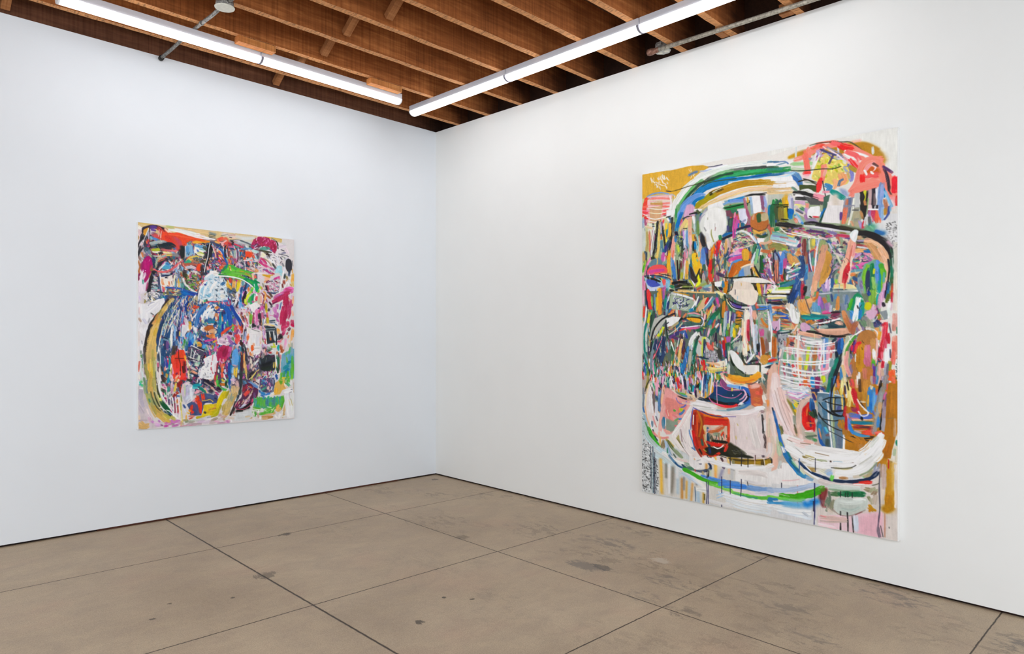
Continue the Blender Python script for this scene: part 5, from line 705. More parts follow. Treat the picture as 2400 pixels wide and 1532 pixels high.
NOTES_L = """
t K
p dbc08a 0 13 11 225 36 225 60 13 60
t L
p d9c088 0 0 36 188 60 188 70 0 66
t M
p d8d0d4 0 13 -120 60 -120 60 340 13 340
p 556070 0 30 -100 300 -70 330 0 300 40 200 70 60 60 50 40
p 606878 0 160 -70 345 -60 345 120 160 240
e 2a4a80 8 70 70 150 60 170 90 130 150 120 220 80 220 76 150
e 30508c 8 180 80 260 76 280 120 282 200 230 250 170 240 150 180 160 120
e 404a58 6 70 230 100 240 240 240 285 210 285 260 240 330 130 335 90 290
e d8c4d4 7 290 60 372 60 376 200 320 240 290 220 286 120
e 504858 6 300 220 370 210 374 250 350 290 300 320 270 330 290 260
e 7a5060 6 40 -90 180 -90 340 -70 340 -20 300 20 250 0 180 10 60 20
h 900 12 4 75 60 246/c54/357/9a8/ecb/268/a57/ddc/346/d95/234/8bd/c38/222/e64 32 -100 340 -66 345 10 300 40 200 60 40 50
h 650 14 4 84 24 247/358/26a/8bd/c58/eee/47a/ecb/236/a36/6a9/d96 78 70 270 70 285 200 240 250 100 250 72 180
h 260 10 4 80 40 d8b/eee/c5a/ecc/a57/346/e85/fff/b9c/845 285 40 372 40 374 240 300 230
h 420 10 4 80 40 236/a36/eee/346/d54/826/8bd/ecb/445/c8b/257 84 240 280 230 272 300 240 335 130 335 98 300
t L
p e3dde0 0 140 50 188 62 188 130 150 130 130 100
s dcb85a 6 140 52 160 56 188 62;s dbbd70 6 170 62 188 66;s e0c8a0 4 60 42 120 52;s dcc48a 5 72 44 108 50;f d8d4d0 9 26 46 100 58;f e8d4cc 4 30 44 60 50
f c8d0d0 14 70 66 100 70;f d8dcda 10 80 58 110 56;f dde4e4 7 90 78 100 92
t K
s b8c078 5 84 23 100 24 114 27;s d8b868 5 20 14 60 19;f e8d8c8 5 60 18 90 22;s e8c890 5 150 34 190 38 220 42;s e9d8b0 3 30 12 80 20
t M
h 420 8 .7 80 50 111/fff/222/eec/345/fff/b35/8bd/eda/113 24 -90 340 -66 345 20 300 50 150 60 30 20
h 420 9 .7 86 22 111/fff/224/eec/fff/cdf/eda/113/fff 60 60 280 60 290 200 240 270 90 250 66 160
h 160 8 .7 80 40 fff/222/eee/a35/c8b/445 270 60 372 60 376 230 300 250
h 160 5 .6 60 60 fff/222/e9c/345 84 236 330 236 320 320 130 330
t K
s f0e8e0 8 15 24 24 30;s d8b8b8 8 20 34 26 48;s e8c8c8 5 18 44 24 52;s c8a070 4 16 50 18 60;s ecdcdc 5 22 56 18 68;s 2a2a30 7 30 46 24 64 18 84;s 3a3038 6 24 70 18 92 14 104;s e0d8e0 5 30 64 22 78 17 92;s e8c8d0 4 28 70 22 84;s 111 1.4 28 54 27 60
o 2a2530 0 27 30 34 24 45 21 60 20 75 23 90 28 98 34 90 40 60 30 40 34 28 44
o d89830 0 31 34 40 28 45 27 42 36 36 48 31 50;s f0ece4 1.6 45 29 40 42 34 56 30 70;s 5a3a3a 2.4 47 26 48 50 48 70;s 8a98a8 4 44 36 42 52;s 223 4 36 50 33 60;s b8a8c8 3 46 40 45 60;s 3a3a48 6 34 64 36 80;s c83838 4 43 60 45 72 46 80;s 5a3a70 3 44 66 44 78
s 5a3890 7 50 24 66 26;s 6a4a98 5 52 32 64 36;s 8a5870 6 54 42 66 46;s c84840 9 70 28 80 36 82 50;s e04838 12 84 36 96 50;s d84838 8 60 46 76 56 90 58;s f0a0a0 2 74 32 72 52;s f8d0c0 2 80 36 78 56;s e8806a 3 86 40 88 52;s f0b0a0 2 92 44 94 50;s c85060 5 52 48 70 54;s 3a2a38 1.6 30 28 48 21 66 21 86 28 96 34
o f04a28 0 84 40 110 42 150 48 170 54 210 60 212 66 180 68 160 64 146 74 130 92 118 86 104 70 90 64 80 56
e c8485a 1.4 110 50 124 56 134 66 138 80 128 92 120 88 108 66;s e03828 12 92 52 104 60 116 70;s f05028 10 120 46 150 54 180 60;s e84828 8 100 46 130 48;s f86038 3 100 46 140 52 170 58;s f8b030 6 166 68 190 66 212 66;s f08828 4 180 62 210 66;s e85818 3 160 60 200 64
s f4f4f4 7 100 34 130 36 156 44 186 48;s e8ece8 6 118 32 150 38 180 46;s f8e8e8 4 150 46 180 54 214 60;s f8f0f0 3 176 46 210 56 228 60;s e8c8c8 2 176 45 200 50;s dde8e4 3 100 32 130 36;s fcc8b0 5 90 30 100 40;s f8e0d0 3 96 36 108 40;f 7a8a8a 6 214 42 228 46;s 344 1.4 212 46 228 49;s 344 1.4 210 50 228 53;s 344 1.3 212 54 228 57;s eee 2 196 54 226 61;s 8a8a88 2 194 60 226 64
s 4a90c8 6 50 54 60 58 74 63;s 6a8ad0 4 56 58 68 62;s 7ab8c8 4 50 52 54 60;s 333 1.6 50 65 64 67;s 887 4 70 62 82 66;s a8b8b8 7 50 72 66 68 90 66;s 6a8088 4 52 78 66 76;s 8a9098 5 80 70 94 68;s 223 2 50 82 60 80 70 78;s 1a2a30 8 66 80 84 76 104 74 118 80;s 2a3038 6 76 84 96 84 110 82;s 1f2a38 5 94 70 110 72;s 5a70b0 4 112 84 120 86;s 6a4848 3 76 84 90 86
o b0b830 0 52 86 64 84 74 84 76 90 68 93 56 92;s d06868 4 80 88 100 90 122 92;s e07888 3 100 92 124 91;s f0e8d8 4 56 94 80 96 110 97;s f0dc90 3 84 94 108 98;s 6a2a38 4 54 98 64 102;s 2a2020 4.6 72 98 84 98;s c0306a 2 60 100 70 104;s d8d0c8 3 58 106 80 106;s 888 6 110 102 128 106;s 8a8a90 7 114 98 126 104;s d0c060 5 92 104 108 102;s 5a6a60 6 104 114 112 110
s c8b898 4 72 114 84 106 94 102;s e09870 4 66 122 80 114 92 112;s 90b0b0 4 80 108 92 104;s c87858 3 70 124 86 114 98 112;s 3a3040 6 66 132 80 120 96 114;s b86848 2.6 70 122 90 114;s 9aa890 4 62 140 66 124 70 112;s 2a3a60 7 56 110 60 124;s 234 5 58 126 60 140;s 8a8a98 5 40 96 50 100;s 6a88a0 5 44 88 48 100;s 486878 7 34 88 44 84;s 7a6a98 4 38 98 44 106;s 223 3 30 82 20 96;s c88050 4 26 96 30 108;s 9a7870 5 18 106 24 120;s c07848 4 16 118 22 136 16 150
o a80868 0 34 112 44 106 52 112 56 126 56 140 50 153 30 153 24 140 26 126;s b80870 8 42 112 46 130 44 150;s c01878 5 34 120 36 140;s 883050 4 52 130 50 146;s 983060 4 26 124 24 140;s c04848 3 54 132 50 146;s 8a6038 5 56 140 50 153;s eee 1.6 30 144 28 153;s fcf 1.6 36 146 36 153
p 58a8d8 0 80 134 98 122 106 132 104 142 84 142;s 4aa8c8 6 84 138 100 138;s 3a80c0 4 92 124 100 130;s 2a2a38 4 66 146 72 132 84 122;s c8ccd0 2.6 74 142 84 130 94 122;s eee 1.6 70 148 90 128;h 30 8 1.6 110 20 d88/99c/ccd/546/eee 104 118 130 120 128 140 108 146
s e05868 4 58 142 70 148 84 150 100 147 114 138 124 130;s f07878 3 70 149 90 150 104 145;s c85060 3 112 136 126 126 140 116;s e8a060 2 134 118 144 108 160 104;s c86850 2.6 136 128 146 126 170 128 190 128;s 2a2a30 6 56 150 66 148
e 20282c 1.6 132 78 144 80 146 100 142 112 134 108 128 96;s 1f2828 9 134 84 138 104;s 332 5 138 104 136 112
p 8ab8d0 0 147 78 160 72 166 78 168 100 150 110 146 104;s 5a98c8 7 152 80 152 100;s 78a8d8 5 158 80 160 96;s 4a80c8 3 166 78 168 98;s dde 1.4 146 78 145 112;p f0f0ec 0 171 76 204 80 206 84 198 100 192 106 170 100;s 4a98d0 7 172 76 190 80 206 84;s 5a78c8 4 178 88 182 94;s 7ab8c0 3 184 86 200 90;s d8e090 4 180 96 198 100;s a8b040 2.4 184 94 200 100;s e8dca0 3 178 98 194 106;s 444 2 172 98 186 110;s c8c060 4 160 110 176 106 190 110;s 665 4 168 112 186 116;s e8c860 3 150 116 160 110 176 106;p 38a880 0 144 122 156 114 164 120 160 125 144 126;s e8c040 3 158 116 168 116;s c07850 5 164 120 184 122;s 8a6848 3 172 118 186 122;s f0d8b8 1.4 200 108 202 112 190 124;s 3a3a40 6 198 96 204 104 196 112;s 4a4a38 5 188 122 200 118;s 50584a 7 196 80 206 90
s b8604a 5 144 128 170 128;s 506a8a 4 130 132 134 146;s c8c8d8 7 148 138 164 136;s d8c8d0 7 160 134 174 140;e f04820 1.6 180 128 190 130 190 142 182 148 176 140;s 3a3030 6 190 132 192 150;s d8d0d0 3 168 146 184 152;s 443840 7 140 150 150 148
p 16181f 0 206 76 216 70 222 84 218 110 208 130 200 153 196 150 204 110;s 282830 7 216 90 210 120 204 140;s b8c0c8 1.4 214 70 210 88 208 108 202 128 198 150;s ddd 1.4 202 128 198 153;s d88080 3 218 76 226 88 230 108;s eee 1.4 222 84 226 96;s e8a080 3 228 92 230 110;s 5a50a0 4 222 100 226 108;s 4a6aa8 5 216 120 228 124;h 30 6 1.8 60 50 c48/48a/dcd/e96/335 212 110 232 110 232 140 206 140;s f0a0a0 5 206 134 208 144;s d84848 3 212 134 214 142;s eee 5 214 150 230 148
t L
s 284870 6 6 74 20 80;s 4a3a80 5 6 80 16 84;s 3aa0d8 2 16 84 24 88 28 98 32 110 38 124;s 2a5ab0 4 14 84 24 94 28 106 33 118 39 132;s eef 2 26 84 30 96;s f8c060 4 4 66 16 70;s e8503a 8 12 62 26 56;s f06a50 6 20 62 34 56 40 66;s e05040 9 28 70 44 72;s f4a090 2.4 14 66 22 70 26 76;s fcc0c0 3 20 70 28 68 36 62;s f0b0b0 3 22 76 28 72;s b82838 5 40 70 48 74 44 78;s f08050 4 10 60 14 68;s 887 2 20 50 40 46
s 30282f 4 46 62 54 68 50 74;s 556 2.4 44 62 70 62 84 66 104 74;f 5a686c 3 76 64 92 70 104 76;s d8c8d8 2.4 56 63 72 63;s b0b0b8 4 58 70 80 72;s c83850 4 56 72 66 76;s d04060 4 66 76 82 84;s 6a9a90 4 60 80 70 82;s d070a0 5 40 80 56 80;s e8c0b8 3 60 56 40 54;s d8a898 3 40 48 60 48;s 223 1.4 44 54 50 55;s 9aa0b8 3 72 88 80 86;s 5a88b8 4 76 86 96 86;s 70a8c8 4 94 84 104 86
s f0703a 4 14 92 20 100;s e8b030 4 14 104 20 106;s 6a2a50 4 10 100 10 110;s b03a80 5 14 112 22 112;s 5090b0 4 8 120 14 126;h 30 7 1.8 30 30 c35/eee/48a/e85/a5a/336 4 108 30 112 34 130 12 146 4 140;s d85848 5 22 128 30 124 24 138;s e06030 5 16 142 24 132
s 2a2a40 4 30 86 32 104 34 110;s dde 1.8 36 86 37 102 38 108;s 7a4848 5 42 92 42 106;s e8a090 3 42 88 46 90;s d8d8b8 2.4 48 90 47 106;s 9aa8b8 4 54 90 54 112;s a8c8b8 5 59 90 60 112;s 5a4a70 3 66 86 66 112;s e8d0e8 2 62 88 64 118;s f4f0f4 2 70 86 70 118;s 6a4868 3 68 92 68 120;s e85030 6 42 114 46 122;s 7a70b0 4 54 118 54 126;s 8a78a0 4 50 112 52 120
s b84838 5 72 90 76 92;s 5a6888 6 80 98 84 106;s c87840 3 76 106 80 108;s 3a5a90 4 80 102 84 108;s d8e0d8 2 74 118 80 114
e e84a28 .8 88 94 100 94 106 100 106 118 100 118 96 108 90 110 88 118 84 116 88 104;s f04820 8 92 100 98 104;s f8a090 3 104 108 108 118;s f0c8c0 4 84 118 96 118;s b8d8d8 5 92 116 106 112;s f0c8d8 2 84 119 104 119 124 122;s f0e8e0 1.6 70 120 84 119;s e0d8e0 1.6 66 124 86 134
p b02858 0 110 60 124 52 148 54 160 60 172 66 176 80 174 92 166 96 150 86 140 78 126 80 112 88 102 80;h 50 7 1.8 110 30 c45/a25/d6a/e8b/823/b37 108 62 150 56 172 70 172 90 150 82 126 76 106 80;s f0d0e0 1.6 120 54 118 62;s f0d8e0 2 136 50 134 56;s 5a3858 6 112 80 122 72;s 6a3860 3 116 84 130 78;s 7a4a70 3 104 78 116 76;s f0e8f0 2 108 88 122 82;s c8a8c8 2 120 74 112 82;s 3a2a30 3 164 60 174 66 178 76 178 86;s a02040 6 168 74 170 88;s f0e0e8 2 156 58 158 62;s 887 3 160 56 172 64;s c03060 3 154 64 164 66;s a82858 4 170 92 168 98
o 5aa090 0 128 84 138 80 150 80 156 86 144 90 130 90;s 3a3a30 4 126 90 144 93 160 96;s 5a5840 4 136 92 150 98;s 6a6aa0 3 156 88 162 92;s 6a4868 3 146 82 150 84;s 3a2a28 7 142 98 154 104 150 110;s f0e8c8 8 134 100 142 104;s f0e8d0 5 130 106 140 108;s b8e0e0 6 110 92 124 94;s c8e4e0 5 106 90 118 98;s a8c8c8 4 116 104 118 112;s 406070 5 120 104 124 112;s d8dcd8 5 112 114 122 118;s 7a7a8a 3 122 98 126 102
s c8306a 5 130 112 140 118 146 128;s b84090 4 128 116 136 128;s d8c8b0 3 142 112 154 120 162 132;s 8a7868 2 138 112 152 122 160 134;s 2a3028 5 162 126 170 136 172 142;s d06898 3 136 120 150 134 158 140;s c83878 5 126 122 138 130 148 136;s 8a9038 3 124 126 130 132;s 5a4a48 3 120 122 122 132;s f0b0d0 1.4 118 136 140 138 166 138;s e0b0c8 1.4 118 140 134 148 146 153;s 9a4880 5 140 142 152 150;s b05a90 4 156 138 168 144;h 20 5 1.4 30 50 a5a/c48/79c/545/dab 126 138 168 140 170 153 132 153
h 50 4 1 60 60 889/dde/fff/667/556 140 94 176 100 186 112 176 126 156 116 146 108;s 334 2 186 88 196 92;s 556 2 180 100 200 104 208 108;s 668 3 188 98 204 96;s f0f0f4 4 152 114 166 124 180 132;s e8e8f0 4 176 110 184 128;s 445 3 184 108 190 116;s d8e0d8 4 192 112 200 110;s 333 2 196 112 208 114;s 888 2 188 106 200 112;s e8d8e0 8 200 86 206 100;s f0e0e8 6 206 110 212 124;s e0d4e0 8 180 80 200 78;s d8d8d8 5 190 70 200 74;s c8c4d0 5 196 116 208 112;s 444 1.6 184 126 188 120;s d8c8d0 3 190 120 186 130
o 303038 0 202 116 208 112 216 120 218 136 214 150 206 150 200 140 198 126;s eee 1.4 199 118 198 134 200 150;s 5a5a60 2 218 118 220 134;s 8a8a90 4 190 126 194 134
p a8d8e4 0 172 138 180 132 190 134 190 153 170 153;s c8e8ea 5 182 140 180 153;s eef 3 196 138 194 153;s b8a8b8 2 170 124 176 132;s 7a6a78 2 168 130 174 140;s e8b060 3 218 142 218 153;s 3a5068 4 208 146 208 153;s ddd 2 216 146 212 153
s a0a0a8 3 80 122 88 130 80 132;s 5a4858 2.4 70 124 82 126;s d8a0b8 2.4 62 126 80 134 100 140;s c87868 3 86 136 100 142 116 150;s e8a890 3 92 142 108 148;s d8c8c8 6 100 136 114 144;s c0a0b8 3 60 128 70 134;s c86060 4 94 126 100 130;s 3a5068 4 82 134 96 134;s dce 1.6 70 118 72 140;s eee 1.6 86 122 88 146;s 90b060 3 112 128 118 124
p 58b838 0 26 144 34 132 44 130 56 134 72 140 90 146 110 150 120 153 20 153;s 6ac838 8 40 140 60 146 80 150;s 2a9050 5 24 148 34 134;s 48b048 7 50 132 62 142;s 0a70a0 3 38 128 34 140;s d8a838 4 44 134 46 142;s f0d0a0 3 46 142 48 146;s c8a830 3 72 148 84 150
t M
s e8a 1 0 0 0 0;p a80860 0 34 0 52 0 44 20 36 36 30 20;s b01868 6 44 4 36 22 34 40;s 7a1848 4 20 6 18 18 16 26;s b06038 3 18 0 20 6;s f4eef4 3 30 0 24 12 20 18;s f8f0f8 3 36 4 34 14 30 24;s f0e0f0 4 26 16 22 28;s 8a3060 3 40 44 38 54;s c87848 2 52 4 46 18;p eae0ec 0 17 26 30 22 34 32 42 26 40 44 34 60 17 66;s 3aa088 4 30 24 30 36;s eadfea 7 22 40 28 56;s c83880 2 42 30 38 50
o 26242c 0 54 2 62 6 58 22 52 40 50 56 40 58 42 46 46 30 50 14;s 1f2028 7 58 4 52 22 46 44 44 56;s 7a3a50 2.6 44 34 42 48;h 50 6 2 5 25 ccc/445/d9b/779/222/9bb/eee 60 8 74 8 78 54 52 54;s c8b8b8 4 60 18 70 20;s e8e4dc 3 58 36 70 32;s 3a4060 4 72 16 74 40;s 607098 4 76 40 78 52;s 223 3 52 60 72 57;s 8ac8c8 2 54 48 70 48;s a8c8c8 2 56 54 68 54;s 4a3868 4 62 8 70 12
p f0e4dc 0 76 6 110 6 112 44 80 44;s 1f2a48 5 80 10 94 12 110 7;s 2a3a68 4 80 14 90 12;s c0d0e0 3 82 8 104 8;s 1f2038 3 90 18 96 18;s f0783a 5 80 28 86 38;s e8b080 5 82 22 84 36;s e88a58 3.4 100 28 102 40;s f0ece0 8 92 26 94 38;s 8a5a30 2 108 28 110 38;s c86838 2 96 40 102 42;s e8e4e0 4 106 16 112 24;s f0e0d8 3 110 26 112 40;s e8705a 4 82 42 84 52;s 7a3a78 3 82 48 84 56;s eee 1.6 75 8 79 34 82 56;s f08070 3 86 56 88 60;s f0e8e8 4 92 52 92 58
s 68a8c0 4 117 24 118 42;s 98a8c8 4 122 8 124 30;s b8b8b8 4 118 4 120 20;s 6a7a98 4 128 4 128 20;s e8c060 4 127 24 128 44;s e8b838 2 128 20 128 34;s c8c8d0 3 124 32 124 44;s 70a0c8 4 132 20 132 30;s 5aa098 6 138 34 138 46;s 98d0e0 3 132 32 132 46;s b05838 4 134 4 136 20;s 8a9a90 6 136 16 138 30;s f08868 3 138 22 142 28;s f0e8c8 3 116 12 114 40
s f0f0ee 4 140 20 144 34 156 48 170 58;s e4e8e0 5 144 28 154 44 166 54 178 60;s 353028 8 142 4 144 14;s 3a4028 7 146 8 150 20;s 4a5a30 6 148 24 152 36;s 3a8050 5 146 44 154 52;h 60 6 1.6 20 40 5a3/a36/8a3/545/d9a/332/a73/687 150 14 182 10 184 40 172 54 152 34;s 68a840 5 156 38 170 38;s 4a9030 4 160 44 170 48;s b87830 5 176 30 184 36;s c08040 4 178 44 182 40;s e8c890 1.8 152 20 166 24 176 25;s 5a9070 4 168 12 176 16;s 5a3a38 4 180 4 196 6;s 2a2a38 6 200 2 202 10;s 3a3038 5 186 12 196 8;s d8d0c8 3 160 0 174 4 184 6;s d8a040 3 182 30 190 26;s e87888 3 190 24 198 28
s 2050a0 3.4 92 45 110 46 124 48 140 52 156 58 170 62;s 3a4a98 3 96 44 104 45;s 182878 3 150 58 170 62 184 62;s 0a60b0 8 136 56 148 62 158 64;s 0a58a8 8 130 66 144 70 154 74;s 1a48b0 5 160 64 172 66;s 0a70c0 5 140 60 152 66;s 2a2a80 3 168 62 182 64;h 30 6 1.4 20 30 ca7/eda/8a5/645/b85 98 52 124 50 134 62 124 70 104 66;s a84030 3 108 58 116 60;s 7a7048 5 96 54 98 66;s d0c890 3 112 54 126 58;s 3a3a38 2 76 60 96 60;s 889048 4 86 60 88 66;s f0e8b8 2 90 66 94 64;s 0080b8 5 86 72 90 76
h 50 5 1.2 60 50 eee/334/999/ffe/455/cb8 34 60 66 58 76 64 60 84 40 90 30 78;s f4f4f8 2 50 60 64 58 74 64;s fff 1.6 60 70 70 66;s 2a3a50 3 46 70 50 80;s 9a8a48 3 36 80 34 88;s c8b070 3 58 76 62 80;s b8a890 3 34 66 38 62
p e6e6ea 0 17 90 40 92 70 78 88 74 90 84 84 100 72 114 60 126 46 140 36 153 17 153;s f0f0f4 8 44 100 60 90 76 80;s e8e8ee 9 40 114 56 104 70 92;s eceef2 8 28 100 30 130;s e0d8e4 6 18 60 20 84;s f0ecf0 7 20 90 24 116;s e8d0d0 3 20 100 20 120;s 99a 1.2 44 96 50 88 60 86;s bbc 1.6 46 92 58 86;s 8a9098 1 50 116 58 124;s 555 1.4 52 116 60 122;s e09898 3 56 124 62 126;s f8f8f8 4 52 136 60 128;s c0a898 4 18 130 24 140;s ccd 6 30 132 40 146;s a8a8b0 3 48 130 44 142;s e8e0e8 5 20 144 22 153;s dce 3 20 70 22 80
s 30282c 5 106 74 96 82 88 94 82 106;s 5a5058 9 100 74 110 70;s 3a3838 5 90 92 84 104;s 222 4 76 114 66 122 58 134 50 146 46 153
s d0b060 9 114 78 102 88 92 100 84 110 76 122;s c0a050 6 104 82 92 96;s e0c070 4 116 78 100 96 90 110;s c8a858 8 76 116 70 130 62 144 58 153;s e0b048 6 76 130 70 146 66 153;s c08848 5 70 120 62 136;s 8a8040 3 80 106 72 120;s d8a060 6 62 138 56 150;s b8984a 3 84 112 76 132;s e8a048 3 66 134 60 148
s 1f3a60 6 118 80 106 96 96 112 88 128 80 146 78 153;s 203868 5 110 88 100 104;s 2a4a78 4 130 74 116 84
h 120 9 1.6 112 8 46a/8bb/358/a9c/698/246/57b/ddc 120 72 155 72 150 100 130 153 84 153 104 104
s e8e0b0 1.4 131 78 122 90 112 104;s dcd8b0 1.4 122 100 112 116 102 134 94 153;s e0e0c8 1.2 100 116 92 136 86 150;s f0e8c8 1.4 118 124 108 142 102 153;s eee 1.2 118 130 104 153;s f0e8d0 1.3 130 106 126 130 124 153;s 1f3a78 5 136 96 130 122 126 153;s 2050a8 6 150 76 144 100;s 1a48a0 7 154 74 148 94;s 1a3a98 5 148 94 146 110;s 5a98d8 4 142 110 138 132 138 144;s 3a70c8 4 132 84 140 74;s 2a4aa8 4 128 98 124 106;s 1a2a60 4 156 84 150 100;s e8e0d0 1.2 142 104 140 124;s e0d8a8 1.2 166 76 162 94;s f0e8d8 1.2 150 82 146 90
h 50 7 1.6 95 8 ba7/69c/c95/557/ddc/a54 156 72 182 72 178 96 166 122 150 130 148 106;s e04a38 7 170 98 180 102;s d84828 3 168 98 184 99;s e8a878 4 166 104 172 112;s f08848 3 168 110 174 106;s e07050 3 164 116 170 114;s 2a2a60 3.4 153 127 153 133;s d8a828 6 156 140 162 146;s e8b840 5 158 148 162 153;s d8d0d8 7 146 134 152 150;s d0c8d0 4 144 128 148 142;s 7a9ac8 3 158 110 156 122;s c8b890 4 178 70 176 86;s 2a2a30 2 172 82 180 84
p c8dce8 0 196 18 206 10 228 4 236 10 236 84 206 82 192 84 184 78 184 62 188 46 200 30;s f4f4f8 5 202 16 216 6 226 4;s f4ecf0 7 214 2 228 6;h 90 6 1.6 60 60 fff/bde/6ac/def/8ab/eee 190 50 206 24 230 14 236 20 236 80 190 80;s 3a6a88 5 226 22 232 18;s 9ad0e8 5 190 54 196 66;s a8d8e8 5 194 60 188 48;s 4a98b8 3 204 66 210 70;s eee 2 190 40 184 56 182 74 180 84;s fff 1.6 186 44 196 32 204 26;s 5a98b8 3 226 72 230 78;s 2a2a88 4 196 36 202 38;s f0b8c8 3 200 28 206 26;s 3aa880 4 199 80 200 88;s 2a4a38 4 204 78 206 86;s e8e8a8 3 194 82 196 90;s e8d8d0 4 188 78 188 90
s 4a80c0 6 204 94 192 104 184 118;s 5a90c8 5 220 88 210 92;s eef 4 218 96 206 108 196 122;s d0e0ec 5 212 104 222 110;s 2a70a8 6 190 110 182 124 176 138 172 150;s 3a88c8 4 184 124 176 138;s f4f4f8 3 188 106 178 118 168 128 166 132;s f0f0f4 7 206 116 204 132;s dce4e8 8 218 112 216 128;s c08830 4 230 102 235 104;s e89868 5 230 118 236 120;s 90a8c0 5 200 126 194 140;s c8d0a8 5 192 132 196 144;s 3a7898 6 210 134 222 138;s 1a88a8 5 210 141 228 141;s f0f4f8 2 208 147 230 147;s 3a4a68 3 188 148 194 153;s 8a90a8 5 200 150 204 153;s c06838 4 208 153 224 152;s e04858 1 206 85 236 84;s e8e8f0 4 222 92 232 96
t N
s 58b838 9 24 6 50 8 76 14;s 68c038 9 40 12 66 16 86 22;s 70c048 7 50 4 90 8 108 16;s 48b040 5 60 18 80 24;s a8a838 5 86 6 96 10;s c0b040 4 96 12 102 14;s 1a7a40 4 14 10 26 12 36 16 50 18;s 103828 2 34 14 60 18 76 20;s f4f0e8 5 2 4 14 6;s e8e4e0 6 0 8 12 10
s e8f4f0 3 4 13 30 14 60 18 80 24 96 34 108 44;s 0a9058 9 84 24 104 28 120 34;s 08a060 9 106 30 116 40 122 52;s 00a868 7 118 44 120 56;s 3ab848 6 94 26 108 34;s 0a8048 5 108 24 128 32;s 38b878 3 112 22 124 26;s 50c050 5 108 48 102 60;s c8d838 5 104 56 96 66 90 78;s 10a058 8 108 66 104 76 102 84;s 00985a 7 112 64 108 80;s 10a060 7 100 88 110 94;s a8d048 4 128 42 132 50;s d8e068 3 124 54 128 50;s 9ad040 4 104 50 110 44;s d8e838 4 98 66 90 80;s 48b838 5 102 72 96 86;s e0e040 3 94 64 90 76;s 70c838 4 122 60 126 54;s f0f0f0 1.4 112 36 114 44
s e0b040 7 36 26 40 46;s d8a830 6 44 40 48 50;s d83828 8 46 20 48 32;s e8a858 6 56 24 54 46;s e8b048 4 60 28 58 46;s f0dc20 7 71 26 68 40 65 54;s e8d838 3 66 40 64 56;s d8c0a0 2 62 30 60 50;s e8e8e8 3 78 28 74 44 70 58 66 76;s f0f0f0 3 66 62 64 78 62 90;s 68a0b0 6 82 28 80 40;s 1a5898 8 80 44 76 60;s 183078 5 90 40 84 56;s 2a3a60 6 92 34 88 50;s 3a7ab8 4 96 34 92 46;s e87838 4 96 46 98 54;s f09048 3 94 52 98 58;s d870b8 3 84 56 82 64;s 2a1a30 6 90 56 84 72;s 1f1820 7 84 72 82 88;s 1858a8 5 76 62 74 76;s 58a0e0 9 72 84 74 96;s 78b0e8 7 74 96 72 106;s 1a70b8 5 72 74 76 84;s 3888c8 4 80 92 82 104;s d8e840 6 88 78 88 90;s b8d020 5 90 86 92 94;s e8f0d8 4 86 98 96 98;s c8e0f0 4 80 102 92 104;s 2a2a38 3 62 100 68 84;s e0d8d0 3 50 64 56 70;s 8a8050 4 54 64 58 72
p d0dce4 0 0 18 30 20 36 44 40 80 20 82 0 82;h 90 6 1.6 50 50 fff/bde/68a/def/8ab/eee/345/ccd 2 18 34 24 36 46 40 80 2 82;s 3a6a98 6 20 38 30 32;s 2a3a58 3 30 20 36 28;s f0f0f0 7 18 60 28 56;s e8e4d8 8 20 68 30 72;s 2a4a58 3 34 68 38 70;s 4a80a8 6 44 56 50 60;s 2a5878 3 42 58 54 54;s 2a3a50 3 54 56 62 60;s c8d8e8 4 44 70 46 78;s e07078 1.2 0 84 14 86 24 88
s 58a 3 0 90 12 88;s 4a80c0 5 26 84 38 82;s f0f4f4 3 56 80 50 96;s f4f4f4 3 52 78 62 80 58 94;s 70a8d8 3 54 90 50 100;s 3a2a38 4 54 84 58 80;s 984068 4 36 92 44 96;s c83858 2 40 94 50 98;s 1a58b0 8 24 92 26 104;s 0858b0 9 36 100 42 116;s 1a3aa0 7 48 96 54 108;s 2a50a8 5 54 108 62 118 72 128;s 0a6a90 5 22 102 28 108;s 3a8048 4 30 100 28 106;s 0868c0 7 30 120 32 140;s 1048a8 8 44 116 40 132;s 1898a8 5 20 126 20 146;s 00a8b0 5 18 120 18 140;s 4a3ab0 3 16 104 14 116;s 5a80d8 5 46 134 48 124;s 0a50a8 6 60 118 72 134 78 148;s 1a60a8 4 54 116 64 128;s f0e8d8 1.4 62 112 70 124 78 136 84 150;s 2a9a60 4 38 140 36 150;s 6aa060 3 54 126 54 132;s 7a50a0 6 56 132 58 146;s e87040 5 72 140 74 150;s d84a38 4 78 138 76 150;s a8c038 3 52 146 54 153;s e84838 4 44 152 60 150;s e89850 4 6 104 14 100;s d08030 4 4 102 12 98;s f0f0f0 3 18 106 26 106;s e0d8c8 2 10 112 24 110;s d8885a 6 6 118 10 132;s f0d8c8 4 6 126 8 134;s c08050 3 4 136 10 138;s 203a60 6 2 150 8 142;s 1a70a0 5 10 148 14 142;s 1a78a8 4 24 140 22 153;s eee 1 22 128 20 153
s d8c8d8 5 70 108 86 112;s e8d8e0 6 78 112 90 108;s c8b8c8 2 62 104 78 104;s d8d8d8 6 90 98 100 92;s a8b098 4 92 116 94 124;s e8dcd0 5 86 124 84 114;s 483838 3 80 124 84 132;s c86a48 4 86 122 88 130;s 5a4858 4 84 134 88 140;s c85868 3 90 130 94 146;s e8e0c8 2 86 134 90 150;s a86040 3 74 120 80 130;s f0b0a8 2 98 118 98 124;s 6a9a88 4 102 118 106 112;s 78b838 7 104 120 102 140;s 68a838 5 102 136 102 146;s b04860 4 110 124 108 146;s 8a3058 3 112 110 110 124
